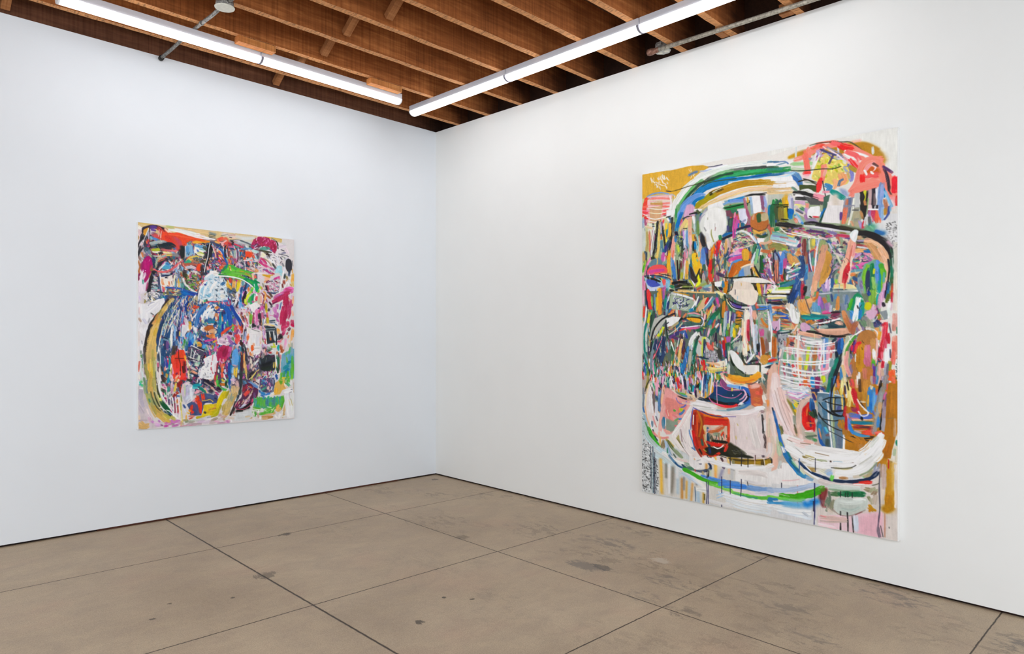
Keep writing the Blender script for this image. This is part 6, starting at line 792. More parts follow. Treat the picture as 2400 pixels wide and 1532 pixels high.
p f4f0f0 0 98 96 116 84 128 90 128 98 118 104 112 116 104 110;s f4f4f4 6 106 98 110 110;s f0ecec 6 116 90 122 98;s f0e8e8 3 114 66 112 84;s e84860 7 120 70 118 80;s b0dcc8 3 114 86 124 84;s 0a8868 4 124 86 128 88;s d8c8b0 8 126 66 126 90;s f0b0a0 6 132 70 132 88;s 8a2838 3 132 60 138 66 140 78 136 92;s 7a2848 3 128 94 136 92;s f0b060 5 144 64 142 80;s e8a050 5 138 56 144 62;s f0c070 3 140 84 140 92;s c8b8a0 3 132 62 126 64
s e058b0 8 136 98 132 108;s e878b8 7 120 106 118 120 118 140;s d04898 4 128 104 126 114;s c86890 7 134 116 134 130;s 3a2840 7 126 118 126 132;s 4a3048 6 130 136 130 150;s f8a8c8 3 114 110 116 140;s 282030 5 108 146 112 152;s f0f0e8 5 98 148 100 153;s e8d8c8 2 96 126 94 140;s c89060 3 132 134 134 150;s 9a68a0 3 138 104 140 120;s 58a0b0 2 138 132 136 150
s c8b828 6 145 90 146 104;s d0c830 6 146 106 147 114;s d87878 6 148 116 149 124;s c8b030 6 149 128 150 146;s b8a020 5 144 96 146 108;s c84848 4 147 122 150 128;s 4a2838 2 141 88 141 106
s d8a020 6 136 10 156 16;s e8b038 4 150 12 164 10;s f0b898 7 142 20 154 22;s e85a50 7 114 12 116 18;s f8c8a8 5 108 8 110 24;s d8c8d8 7 124 12 134 20;s f0e0e0 3 110 6 130 6 144 8;s c0488a 4 150 2 162 8;s b83858 4 162 6 168 8;s e8d0e0 1.4 138 4 160 10;s f0a878 5 140 30 150 26;s d8d0d8 4 120 24 132 32
h 90 6 1.6 40 50 c48/889/545/dab/68a/a36/cbc/743 150 30 180 18 186 26 180 60 160 62 144 54;s c83888 5 168 22 182 16;s e060a0 3 176 18 184 22;s 5a2a48 5 144 40 150 54;s 2a2a48 4 148 58 160 64;s 6a2848 5 146 32 154 28;s e8b8d8 1.4 150 28 164 38 178 50;s f0e0e8 1.3 150 32 170 46 182 56;s 385078 4 152 60 172 62;s b04a58 4 150 40 152 52;s c8c0a8 2 140 34 140 56;s 8a8a78 3 136 34 138 44;s 3a2830 4 146 44 146 52;s a05838 5 148 68 158 76;s 6a5048 5 154 60 162 72
s fff 2.4 194 0 190 20 186 38 182 60;s a8dce4 5 184 4 188 12;s a0d8e8 7 180 0 190 2;s 3a4a50 5 198 8 196 20;s 8a7a48 5 202 14 204 22;s 506080 5 208 6 210 14;s b8c0d0 3 202 6 204 12;s a84838 6 194 26 196 36;s 7a3a38 4 190 36 192 46;s e8a070 4 200 28 204 24;s fff 1.8 196 46 202 34 205 30 208 42;s eee 1.6 216 4 212 20 208 34;s 2a3040 4 212 0 210 8;s d8d0a8 3 206 20 210 24;s e8a848 8 220 10 218 30;s d8c070 7 218 30 220 42;s e8b858 4 222 6 220 20;s c89848 3 212 36 216 42
s d868a8 10 182 66 200 58 216 50;s e068b0 9 196 54 210 48 220 50;s c85098 8 166 74 184 66;s d04880 8 200 50 214 54;s 6a58a8 4 182 69 190 66;s b82858 10 164 86 180 78 196 68;s c03060 9 196 62 210 60;s b82050 16 198 66 200 84 202 100;s b02050 14 208 84 206 110 204 130;s c02858 15 194 100 192 124 190 146;s c03868 12 210 96 208 120;s a81848 7 200 110 196 140;s c83060 8 206 140 206 153;s b82858 12 196 140 194 153;s d04870 8 218 136 216 150;s c84070 8 214 80 216 96;s b83060 5 220 140 222 153;s 682048 3 162 92 176 84;s e0a8d8 3 218 66 216 74;s d860a8 5 214 60 220 56;s f0b890 5 221 70 219 90;s f0b8a0 5 218 110 220 124;s e88070 2.6 208 74 212 80
s 2a4a88 4 188 86 184 106;s a8b8d8 2.4 184 90 182 106;s f4f4f4 1.6 191 80 188 96 184 114;s c060a8 7 176 92 176 104;s c878b8 7 170 100 172 120;s b86aa8 6 178 116 176 130;s 402838 5 154 86 160 94;s 484a58 4 158 100 162 96;s 3a3848 5 154 104 152 110;s c8b0d8 3 158 108 158 116;s e0d0e8 2.4 160 110 158 130;s d898c8 2.4 164 100 166 112;s b058a0 6 166 122 176 128;s e07aa8 1.6 156 122 168 124;s c868a8 5 174 132 180 140;s f0e0f0 2.4 176 140 176 150;s 344a58 3 154 138 170 136;s 5a7088 3 154 142 170 142;s f0e0b0 2 138 148 150 146 166 150;s 3a3a38 3 140 152 150 151;s c8d0d8 3 160 146 168 144;s 4a80a8 3 170 146 176 150;s e898b8 3 180 144 182 153;s f0c8d8 2 180 150 184 152
t P
p e6e4e8 0 14 0 46 0 38 30 34 60 32 100 20 140 14 140;s f0eef2 7 24 10 28 24;s e8e8ee 8 38 10 34 30;s ececf2 6 26 46 28 70;s e8dcd8 4 18 20 18 60;s f0e8e0 3 18 80 17 110;s d86a58 3 20 102 18 118 17 130;s 889 1.6 26 46 27 54;s 6a7a70 3 24 72 24 82;s e8e4dc 5 18 140 20 150;s 5aa050 3 24 84 26 92;s 7a8a90 3 28 82 29 96;s 3a8070 2 27 96 29 120;s d8e8e8 3 26 128 30 150;s c8d8c8 2 24 110 27 130;s 9a8 2 30 110 28 120
s 1f1c22 8 52 0 46 18 42 34;s 2a2220 7 44 22 40 44 38 60;s 282420 6 38 48 35 66 34 90;s 4a3a38 5 38 60 36 84 36 104;f 5a5a58 3 32 70 33 100;s 5a5040 4 34 96 35 116 37 140;s 4a4a48 2 38 110 40 130 40 150
s dcb868 16 68 0 60 20 54 44 50 70;s e0bc68 12 64 30 58 60 56 90;s d0b068 10 48 56 44 80 44 100;s d8b468 12 60 60 58 100;s c8a860 8 44 90 44 120;s c8b058 8 52 100 52 130;s b8a858 6 56 70 56 100;s e8b848 8 48 110 48 130 48 150;s e0c040 5 54 120 54 150;s b0b060 5 60 90 60 120 62 150;s a8a058 5 36 110 38 134;s d8b040 5 66 10 60 30;s b8b878 4 64 100 62 130;s c8a048 10 46 134 48 153;s e8d060 3 50 96 50 130;s 9a9848 6 40 128 44 153;s c0b858 5 60 130 62 153
s 1f3a60 7 80 0 76 16 72 34;s 1f3868 6 74 20 70 40 71 58;s 284878 5 70 46 72 62;s 304060 5 74 76 73 96;s 3a4a60 5 72 84 73 100;s 486878 3 68 60 68 76;s e8e0b8 2 84 6 80 24 76 46;s dcd8b0 1.6 90 4 86 14;s e0e8e8 1.8 76 40 74 54 72 66 70 80;s e8f0f4 1.8 73 68 76 80 77 94 78 110;s 334 2.4 75 58 76 64;s b85a78 4 70 106 71 118;s eee 1.6 70 104 71 104;s 4a2838 2.4 71 118 71 132;s f0e4e0 3 74 122 76 150;s e8e0dc 4 68 130 68 150;s 486050 2 64 130 65 153;s c8d0b8 2.4 66 110 66 130
h 80 10 2 92 6 246/358/57a/8bb/235/47a/a9c 82 8 108 4 108 90 80 90;s 204878 8 94 20 92 40;s 1f5080 6 104 16 102 36;s 1f4878 8 86 60 84 90;s 283058 6 92 46 90 70;s 6a4888 5 96 48 96 66;s 2a5078 7 100 74 98 88;s 102a40 3 86 36 96 40;s 6a90a8 3 86 40 96 43;s e8e0b8 1.6 97 0 92 14 88 30;s e8e0d8 1.4 106 0 100 14 97 22;s 58a0a8 4 106 40 104 60;s 5a98b8 3 82 40 80 56;s 2a6088 8 82 90 82 110;s 2a5080 8 86 108 84 126;s 3a50a8 6 92 96 92 114;s c02868 3 94 88 98 92;s e8c0d8 4 97 94 98 100;s d83050 3 98 98 99 110;s 3038a8 4 96 106 95 120;s e08878 3 89 118 90 130;s c8a040 5 94 136 96 146;s 1898a0 4 103 94 102 110;s 20a0a0 4 102 110 102 124;s 2a6080 5 88 130 88 142;s 20a0a8 4 101 140 100 153;s 1f7088 4 98 124 98 136;s 302838 6 82 140 84 153;s 3a3838 6 86 146 88 153;s 1f2a20 2.4 80 116 82 130;s c8682a 3 82 132 84 138;s 7a3a30 3 90 148 94 153
s eef0f0 5 112 4 108 24 106 44;s f0f0e8 4 108 30 108 60;s f4f0e4 3 106 46 107 66;s 68a8d8 3 114 0 116 20 116 44;s 90b8e8 4 120 4 118 24 118 44;s e8e8e8 2 124 2 122 20;s 2a4068 3 122 20 122 44;s 1f2858 5 126 4 127 24 128 44;s e0c868 3 130 20 130 32;s 1a50a8 4 130 34 132 50;s e8e8f0 2 132 4 134 22;s d04848 2.4 122 34 122 40;s 7a6898 3 128 8 128 14;s eee 1.4 128 70 132 50 134 38;s 78a8e0 3 138 34 138 50;s a8c8e8 4 126 66 132 54;s 8a9ab0 4 134 10 136 24
p dfdfe6 0 136 0 154 4 160 16 152 18 142 34 136 34;s f0f0f0 6 156 8 152 16;s d8d8e0 6 142 10 140 24;s 50a0e0 6 156 22 150 34;s 58a8d8 7 164 24 160 44;s 1a58c0 8 162 44 160 56;s 0a40b0 6 158 50 156 62;s 3a90d8 5 166 38 166 52;s 88b8c0 5 150 40 148 54;s 3a9038 4 144 42 144 52;s 70a868 4 142 54 140 62;s a8c088 5 140 60 140 66;s 1a6898 6 152 58 152 70;s 2a8070 4 150 48 150 58;s f0b850 5 158 0 158 14;s f0f0f4 5 170 4 172 18;s e8ecf0 5 176 10 174 24;s e0e8f0 3 172 28 172 40
s 4a4038 5 114 60 112 74;s 5a4a40 5 112 70 110 84;s 4a3838 5 122 60 120 72;s a86858 3 116 68 118 76;s 6a5850 4 118 80 112 84
p f0402c 0 108 86 118 82 128 70 142 70 148 88 148 112 146 150 130 153 112 150 110 120 106 100;s e84820 8 136 74 138 96;s f04028 9 126 84 126 110;s e8381c 8 118 90 116 100;s f05030 8 112 104 114 86;s f83838 8 124 116 122 136;s e04030 6 140 100 142 110;s f08030 3 115 94 115 106;s 481810 1.2 118 94 140 94;s 8a1818 1.4 127 70 128 94 132 110 132 140;s 6a1818 5 144 110 144 130;s 4a2018 4 138 116 142 134;s f0c030 3 144 86 147 100;s f0e0d8 4 108 110 106 124;s f0a0b8 3 110 118 112 136;s e8c050 2 107 120 106 140;s 8a2848 4 120 138 124 134;s f0a0a0 3 132 130 130 148;s f0c0a8 4 126 140 118 150;s f4d8e0 3 108 140 110 153;s e8e0dc 3 104 130 104 153;s e85048 3 142 142 144 152;s e870a0 3 148 116 150 134;s f0d8b0 4 150 98 154 120;s e8d8b8 4 154 128 156 150;s 8a8850 3 156 120 158 136;s e060b0 3 124 72 128 74
p 4a4a60 0 154 62 200 62 196 100 186 120 158 104 150 90;h 50 5 1.4 20 60 eee/9bb/334/a58/446/7a9 154 62 200 60 194 100 186 114 156 104 150 84;s e8e8e8 2 162 58 184 68 198 74;s 1f1f28 3 180 64 200 72;s e8f0e8 2 164 66 162 80 160 94;s eee 2 174 72 170 84 168 96;s f0e8e0 2 154 88 166 94 184 98;s e8e8e8 2 156 96 170 100 184 106;s 302838 3 152 94 166 98;s c8d8c8 5 184 86 182 100;s b8d8c0 5 174 106 180 112;s d8e0d0 4 172 112 182 114;s 8ac8b8 4 184 104 184 110;s 2a2a60 4 160 104 168 108;s 5a88b8 4 156 104 162 110;s 1f1a28 3 200 84 194 98 190 110;s e0a038 7 180 56 190 58;s e8b040 5 178 50 188 52;s 48a0e0 5 198 56 194 66;s 5ab0e8 4 204 54 198 66;s a8c8a8 4 172 46 176 52;s d8d8b0 3 170 50 170 58
o b8602a 0 196 12 206 4 216 4 226 10 218 16 206 18;s c87838 6 204 14 218 16;s 3a5a98 6 188 20 196 26;s 4a6a80 5 184 16 190 30;s 203050 4 186 8 182 14;s e8c8a8 5 218 16 230 16;s e0a878 6 214 22 226 20;s c86030 6 204 32 214 34;s e8a888 4 210 22 214 30;s 1f2a48 4 208 25 208 28;s d87830 6 218 26 224 36;s f09048 4 224 30 220 40;s 8a8a50 3 214 34 216 42;s 3a4858 4 190 32 200 36;s 783070 4 180 40 190 42;s d84898 4 200 46 218 44;s c03888 4 206 44 228 40;s 5a2888 3 196 50 214 54;s 402060 4 184 44 198 48;s c8c8c8 2 186 40 196 48;h 30 3 1.4 60 60 a36/d8b/735/eab/646 200 54 224 52 224 78 198 86;s e0a838 4 222 50 232 44;s b8a030 4 222 58 220 66;s f0e8f0 3 212 58 213 64;s e870b8 4 232 60 230 72;s c83868 3 234 80 234 100
p ecedf2 0 196 96 212 86 226 82 232 90 226 130 228 150 184 150 188 120 200 110;h 50 4 1 70 50 eee/fff/99a/ccd/556 190 100 214 90 214 130 226 148 184 150;s c85060 3 218 104 216 120 222 136;s d87888 2 222 84 220 100;s f4f4f8 6 190 130 204 126 220 132;s e8e8ee 5 204 100 200 120;s f8e8f0 3 228 80 224 96;s 888 1.2 194 140 208 140;s 777 1.2 196 146 210 145;s 223 2.4 201 118 203 118;s 334 2 198 126 202 126;s 445 2 208 126 212 128;s f0f0f4 3 186 120 180 150;s 2a3048 5 160 134 180 140;s 1f2a50 5 170 142 182 144;s f0a888 5 162 128 178 136;s c8c8d0 5 160 118 172 124;s d8c8c8 4 164 120 176 126;s 8a8a68 3 156 124 160 134;s 5a7a7a 3 158 140 164 150;s 6a3050 3 176 148 190 152;s c84838 4 228 140 226 153;s a03048 4 232 122 230 140;s 7ac838 4 234 140 232 153
t Q
s 3a60b0 5 0 6 8 4;s 1f78a0 5 14 4 16 24;s 58a0a8 4 14 0 20 10;s 1828a0 4 25 0 25 18;s 68b8c8 2.4 29 0 30 12;s 3a8a60 5 40 2 44 6;s 70c048 5 54 4 54 16;s 60a848 4 50 12 54 18;s e04830 6 22 26 32 18 42 10;s e84830 5 24 24 36 14 48 8;s c84858 5 64 4 62 14;s d85868 6 58 10 62 22;s 8a4078 5 62 26 68 14;s c84028 6 74 2 76 16;s e87840 5 70 0 72 12;s b83828 4 80 8 78 24;s 6a2a30 4 80 0 80 8;s f0f0f0 2 4 8 10 12;s d0b090 4 2 18 6 22;s f0a060 5 0 34 4 38;s e8d8b0 3 4 26 8 18;s 58a0b8 4 8 30 12 26
p d8b8d0 0 20 34 44 22 54 24 56 54 40 58 34 58 12 52 12 40;s 6a1830 6 42 24 50 26;s b870b8 6 38 32 46 42;s a060a8 7 42 44 52 52;s c0506a 4 58 28 60 36;s e8e0e8 3 10 34 14 52 34 58;s f0eef4 3 10 52 24 56 36 58;s fff 3 34 42 40 46;s fff 3 34 52 40 50;s f0d8e8 6 20 40 30 42;s 6a7a58 2 34 38 32 42;s 3a3a58 1 26 50 32 50;s 5a8a68 5 52 36 54 44;s e83030 8 64 28 68 44;s f04848 6 70 30 68 48;s e85048 6 62 40 64 54;s 4a48a8 4 52 52 62 56;s e0c8e0 1.6 54 58 58 56;s 8a68b0 5 46 56 54 54;s c03a58 3 24 58 34 60
p c02860 0 14 64 26 58 42 60 48 66 44 80 36 96 26 104 10 100 10 80;s a81848 9 24 66 20 84;s 981848 8 36 70 28 88;s b82058 9 18 76 14 96;s 8a1840 4 34 64 26 80;s d85898 7 48 62 44 76;s c04888 6 46 76 40 90;s e060a8 5 6 60 4 74;s c868a8 4 10 58 6 66;s e85038 4 10 58 12 56;s c83858 6 34 92 30 102;s e0a0b8 3 18 94 16 110;s e89898 4 26 96 28 106;s e87048 5 24 108 24 120;s e86a38 6 24 120 24 132;s f05848 6 23 134 24 146;s d04a58 3 18 104 20 120;s a02038 3 12 106 8 124;s 8a2838 4 10 116 6 134;s e8e0e8 5 6 90 6 110;s ecd8e0 5 4 110 4 130;s 4a3a60 3 38 96 36 108;s e8d8e8 2 44 100 40 108;s c880b8 4 38 104 34 120;s 7a3888 4 34 110 36 124;s 502868 3 40 124 38 116;s e8c8e8 3 32 124 32 134
s 1850a0 8 44 108 44 124;s 1848a0 7 42 124 44 140;s 1088c0 5 50 112 49 134;s 0a60a8 6 44 140 46 153;s f0d080 2 47 84 47 92;s 111 2 49 82 48 94;s eee 1 54 56 53 72;s d86a50 2.4 58 60 56 72;s e87038 3 70 60 68 66;s 2a70a8 4 72 60 70 66;s 3a3890 4 70 68 69 76
o 62a8e8 0 58 68 64 66 68 78 70 92 68 108 60 116 50 110 50 92 52 78;s 58a0e0 8 60 76 58 104;s 78b0e8 5 54 90 54 106;s c8a8b8 3 52 112 62 114;s a8c8e8 5 54 118 52 134;s b8d0e8 5 68 120 68 134;s f0c840 9 60 122 60 140;s f8d860 4 64 120 66 126;s d8b040 4 62 140 62 146;s b8d8f0 5 52 140 56 150;s c8e0f0 5 70 142 70 150;s 1880c0 4 72 80 72 104;s 1070a8 4 70 104 70 124;s 3a80b0 3 74 116 74 134;s 1f88a0 4 74 62 76 74
s 283840 7 76 44 80 60;s 203038 7 80 62 82 76;s 481a18 7 74 50 78 56;s 2a3038 5 76 80 78 96;s 582020 5 78 86 78 110 78 130;s 402838 5 76 106 76 130;s 303838 7 75 130 76 153;s 602828 3 79 100 80 120;s 80a0b0 1.6 71 78 74 90;s 20303a 4 84 56 88 70 90 84;s 1f2a38 3 90 84 90 100;s 384858 5 78 30 80 44;s 2a2a40 3 84 14 84 40;s e8e8f0 1.6 84 4 82 24 80 48;s 90a8d8 4 88 20 86 44;s f0a860 4 84 80 84 100;s f0b870 6 86 100 86 120;s f0c080 5 88 112 88 130;s e8b860 4 90 120 90 140;s e8d878 2 90 136 92 153;s f0e8e8 2 83 62 86 72;s b86048 3 76 76 78 84;s d8c8b8 2.4 92 70 96 86;s d860b0 5 84 144 82 150;s 6a9060 4 84 134 84 128;s 8a4880 5 82 140 86 138
p e8e4e6 0 90 4 108 14 130 14 134 26 134 50 130 80 110 92 98 84 94 60 92 30;s f0eeee 9 104 20 120 22;s ececee 10 112 30 112 50;s e0dfe6 9 124 34 122 60;s f0eeec 8 100 40 104 60;s e8e0dc 6 94 10 96 24;s e85a28 6 95 32 94 42;s f08048 3 96 26 94 46;s e8682a 7 106 58 108 70;s f05a18 5 108 64 106 74;s f0a880 4 110 52 112 60;s e89058 5 100 78 104 86;s f0b880 3 108 78 108 90;s d0a078 4 96 66 96 76;s f4f0f0 4 112 62 128 62;s f0ecee 5 116 72 128 72;s e8e8e8 6 118 80 126 78;s c8c0b8 1.4 110 66 126 66;s 6aa050 3 100 4 102 10;s 241f2c 8 108 2 110 8;s 3a3040 6 124 4 122 10;s d8a8c8 3 116 4 116 12;s d8b090 4 132 6 132 16;s 7a7a78 1.4 106 14 126 20
h 60 6 1.6 80 40 a68/dcb/556/847/c9a/eee/678 94 90 134 80 136 110 120 130 96 130;s d8d0c0 5 102 96 104 108;s e8d0c0 6 106 110 104 120;s e0b8a8 4 112 120 108 128;s c8c8c8 3 110 110 114 104;s e8f0ec 4 112 112 118 104 124 98;s a058a0 4 94 112 96 124;s 6a3870 4 96 128 102 126;s c898c0 3 98 108 98 116;s 5a5878 5 120 118 122 124;s 8a88a8 4 118 112 122 108;s e8c878 2 120 130 126 124
e 2b2f3a 1 128 92 146 84 168 84 170 110 168 126 140 130 128 122 124 108;s 2a3438 10 134 100 150 96;s 303848 9 140 110 160 100;s 1f2820 9 134 122 156 118;s 333640 8 154 90 166 100;s 24302a 7 140 128 154 124;s 5a6a78 4 126 96 130 110;s 888 1 146 92 144 106;s bba 1.6 140 80 138 92;s a898a0 3 136 80 134 94;s 5a2848 4 160 90 168 86;s 6a7088 2 158 110 164 106;s c8a8b0 3 146 74 144 84;s 4a5a50 4 150 74 158 70;s b83838 4 152 78 160 78;s c8d0e0 1.8 148 78 158 84 168 82;s a8b8b0 6 148 64 156 66;s c8dc50 5 160 62 172 62;s d8e048 4 166 52 170 64;s 98b050 3 158 58 162 66;s e8e8a8 3 162 46 168 48;s f0f0f0 3 162 72 166 74;s dde 3 140 60 158 58;s 6a8a78 4 152 68 162 68;s e8d0d8 3 132 60 136 76;s f0e8e0 3 134 44 138 56
p 303840 0 144 18 170 16 172 50 148 54;s 1f2a30 4 148 22 148 48;s e8ece8 3 154 20 156 30;s e87838 4 157 36 158 44;s f0e8d0 2.4 156 26 156 36;s f0f0f0 3 166 18 168 42;s 1f2a38 3 172 10 174 40 174 56;s c8d8e0 3 170 30 170 46;s e0e8e8 2 144 18 170 18;s 6a8088 4 144 12 170 12;s 1f2828 4 142 8 170 8;s 28303a 3 144 16 170 15;s e8c860 2 156 2 168 4;s e8c8a0 3 142 2 156 2;s 28405a 2 140 4 156 6;s d898b8 3 141 14 142 30;s e8e8e8 3 144 24 146 50;s c84848 3 142 46 143 54;s d86a58 3 144 40 144 46;s c8a8d8 3 138 20 138 40;s f0e0d0 3 134 18 134 36;s 8a9850 2 136 38 138 50;s f0b888 3 130 46 130 54;s c8c8e0 4 138 54 146 58;s e8d0d0 4 130 34 128 50
s f0b060 8 178 14 180 26;s f0a848 5 176 12 182 18;s c02858 8 190 4 192 18;s d03868 7 204 6 190 10;s c81850 6 214 0 224 6;s b83068 7 196 20 190 30;s d85888 5 200 12 194 24;s 883058 5 184 26 188 36;s 2a2028 9 184 30 188 36;s 383038 7 178 42 186 34;s 6a4048 5 178 36 190 28;s 8a5060 6 206 16 212 10;s 6a4a58 4 208 18 212 12;s b85860 4 202 28 206 22;s f0a850 8 220 14 218 34;s f0b068 6 216 30 216 44;s e89870 4 208 30 206 38;s e8a0c8 6 200 40 198 60;s f090a8 6 188 46 180 50;s e85878 4 176 48 186 46;s c88888 4 192 38 186 44;s d8b0c0 5 196 58 196 70;s f0c8b8 4 210 42 208 50;s c8b888 4 208 54 210 64;s e8c8d8 3 204 50 200 64;s a8b0a8 6 216 52 216 64;s d8c890 2 212 44 214 60
s 18a0a0 7 180 58 178 68;s 10a8a8 5 178 62 180 72;s a85028 8 186 60 188 70;s b05830 8 192 70 188 78;s e0a898 3 184 54 190 60;s c87038 5 176 76 174 82;s f0e8e0 4 184 80 192 82;s f0d8d8 3 196 74 192 80;s d84860 3 182 82 184 96;s 206a48 8 178 86 178 106 178 126;s 284838 5 178 116 178 134;s f0f0f0 2.4 172 72 172 96 174 116;s e8e8e8 2 174 96 176 120;s f0d870 3 166 104 166 120;s e8c860 3 170 104 172 120;s d8b8b0 3 184 92 186 116;s e8b0b0 3 186 120 184 134;s 884050 3 182 110 182 124;s d06070 2 186 84 186 96;s 6a5060 3 180 78 180 90
p 6aa8c0 0 190 82 206 74 224 66 224 150 190 150 186 120 188 96;s 78b0c8 9 196 90 196 112;s 68a8c8 9 208 80 206 104;s 68b080 5 200 84 204 76;s 58b068 6 214 64 208 80;s 80a8c0 7 216 64 218 80;s 48a8c8 5 214 86 212 100;s 1890a0 9 194 122 206 114;s 1088a0 7 204 108 214 102;s 1880a8 8 196 134 208 122;s 58b850 7 218 88 218 120;s 50b050 6 216 120 214 140;s 68c038 7 220 110 218 140;s 70b868 4 202 90 204 106;s 60c038 6 188 134 186 150;s 50b838 7 206 130 204 148;s 40a868 5 196 130 194 146;s 80d030 6 218 140 216 153;s d8c840 5 190 148 200 148;s 3a70b8 6 174 142 176 138;s 2a58a8 5 176 150 172 140;s f0e8e0 3 176 138 184 134;s 98c838 5 206 150 210 144
h 70 6 1.6 120 30 735/c58/346/98a/a36/eab/556/8a4/b8c 130 132 170 126 172 153 90 153 104 136;s 2a2830 6 100 140 110 132;s 1f1a20 4 98 148 104 142;s e8d070 1.6 118 130 108 142 98 152;s f0e070 1.6 116 134 104 150;s c8e050 2.4 122 138 130 142;s 90a060 3 126 134 120 146;s eee 1.4 156 132 154 140;s 2a68a0 4 138 150 144 144;s c8d0e8 3 164 140 160 153;s d8e0f0 3 168 132 168 153;s 8898b8 2 164 128 162 138;s a89040 3 136 140 140 136;s 5a3848 4 138 142 132 148;s d04878 3 140 140 144 138;s 7a2a60 4 148 140 150 130
t R
p cfc4c8 0 14 24 34 28 44 60 48 90 60 120 90 124 100 134 14 144;s b8b0c0 8 24 34 22 60;s c8bcc8 10 20 80 30 96;s d8c8d0 10 38 100 50 116;s bcb4c4 7 24 60 30 80;s d8b0c8 6 50 122 46 110;s d8b070 12 22 124 30 134 44 132;s d0a868 8 20 136 40 138;s e0c8b0 4 18 104 20 118;s e8d8d8 3 40 86 44 100;s c888c8 5 54 120 58 124;s b8a8b0 3 18 118 40 117;s b0a8b8 5 22 40 28 34;s e8c8e0 7 60 124 74 128;s c078c8 4 72 118 76 122;s d8a8d8 7 76 132 64 130;s c048a0 6 88 134 98 132;s c868b0 8 100 126 120 122;s c878b8 7 106 120 130 120;s b868a8 5 110 134 126 130;s d070b0 5 90 126 100 124;s a89098 5 108 126 114 130;s c888b8 5 126 128 134 124;s 8a6080 3 78 130 84 132
s 18a8a0 5 20 12 22 20;s 38c078 4 26 18 28 24;s 58c070 4 24 8 26 14;s b8e8d8 2.6 22 4 24 8;s f0f0f0 4 32 8 36 12;s 222 1.4 34 9 35 10;s e8e8e8 3 32 4 34 2;s d8f0f0 3 16 8 18 18;s e8e4e8 3 20 28 30 30;s c8e0c8 3 22 2 30 10
s 8aa078 6 34 14 35 30 38 44;s 789878 5 32 0 36 20;s 607888 3 40 6 40 30 42 50;s a8a868 8 46 4 46 20 48 36;s c8a850 10 52 4 50 20 50 40;s b0a858 8 60 2 60 20 62 36;s d0a858 7 52 26 54 44 58 60;s a0a860 8 46 44 50 60 58 80;s b0a870 9 58 56 66 76 76 92;s b8b070 10 62 38 70 58 78 74;s 90a070 5 56 60 66 76;s c8a848 10 60 80 72 100 88 112;s c8a858 9 72 88 84 102 100 114;s d8b058 8 66 98 78 110 92 120;s b8b050 7 96 100 110 110 118 116;s d8c060 5 84 104 98 116;s b0a050 6 50 70 58 86 66 100;s c8b878 5 44 60 50 76;s d0b050 6 90 116 104 122;s c0b848 6 88 100 104 112;s a8a860 4 38 44 42 60 48 76;s 4a8a68 3 46 58 49 68;s d8b878 3 46 76 54 94 64 110
s 353820 2 51 38 54 52 60 68 68 82 78 92;s 323a20 2.4 60 40 64 56 72 74 76 80;s 2a3018 3 68 20 70 36 74 50 80 62;s d8e068 4 73 48 76 56 80 64;s 0a4828 8 80 66 88 78 98 88 106 96;s 0a5830 8 84 72 94 84 104 92;s 3a4828 3 72 40 76 54;s e8e8d8 2 74 82 80 84 86 90;s 4a5848 2.4 78 84 84 90;s 203838 3 86 92 96 98 106 106;s 1a4888 5 102 96 110 102;s 788888 4 94 96 98 100;s e8f0e8 1.8 94 89 102 92 108 98;s f0f4f0 2.6 73 26 78 42 86 56 94 70 104 84 110 92;s ecedea 3 70 2 72 16 74 28;s 5a4a38 3 66 0 68 18;s e8e8e8 4 76 0 74 16;s c8c8c0 3 68 4 70 14
h 110 7 2 88 14 a36/246/545/c48/358/222/864/6a8/e9b 78 10 100 8 108 30 118 50 130 60 132 108 110 94 90 66 78 40;s 2a2018 7 82 8 90 10;s 50382a 5 88 2 86 12;s c060a0 4 82 18 88 22;s d85888 4 88 26 94 28;s 2a4a38 7 82 34 90 38;s 2a8a58 4 90 40 94 46;s 1888a8 5 100 2 98 14;s 389888 5 100 24 100 38;s d8b8c8 7 108 14 108 34;s d890b0 4 110 30 108 44;s e8c8d0 4 112 4 108 20;s f0a850 6 120 4 126 10;s f08868 4 116 12 120 4;s 7a1810 8 130 12 126 26;s 981818 5 136 8 130 18;s e8c848 5 118 24 116 38;s f0d058 4 120 14 118 30;s a02820 7 118 46 116 52;s b83020 6 126 40 120 44;s 5a5a78 7 124 30 130 32;s 982828 5 130 22 134 40;s d88048 4 124 60 124 70;s 4a3a68 5 100 60 102 74;s 3a68a8 5 122 50 130 52;s a82860 4 88 56 94 58;s a84088 5 92 62 96 66;s 903050 5 118 70 118 96;s c85850 4 126 80 126 96;s f03828 5 130 2 140 4;s e82828 8 142 2 148 4;s f0c8a8 3 128 4 124 12
s f4f0ec 1.8 93 24 95 44 96 60 97 72;s f0ece8 1.8 104 50 106 66 106 84;s f4f0f0 2.4 110 54 113 72 114 92 113 106;s f0eeee 2 118 52 120 74 121 94 120 112;s f8e8e8 2.4 127 54 128 72 130 92 129 112;s e8e0b8 2 136 30 134 60 135 90 136 118;s f0f4f0 2 108 98 116 106 124 113 134 114 146 111;s e8d878 2.4 134 50 134 80 137 108 138 128;s c8c870 3 132 70 134 90;s 98a870 3 134 48 136 66
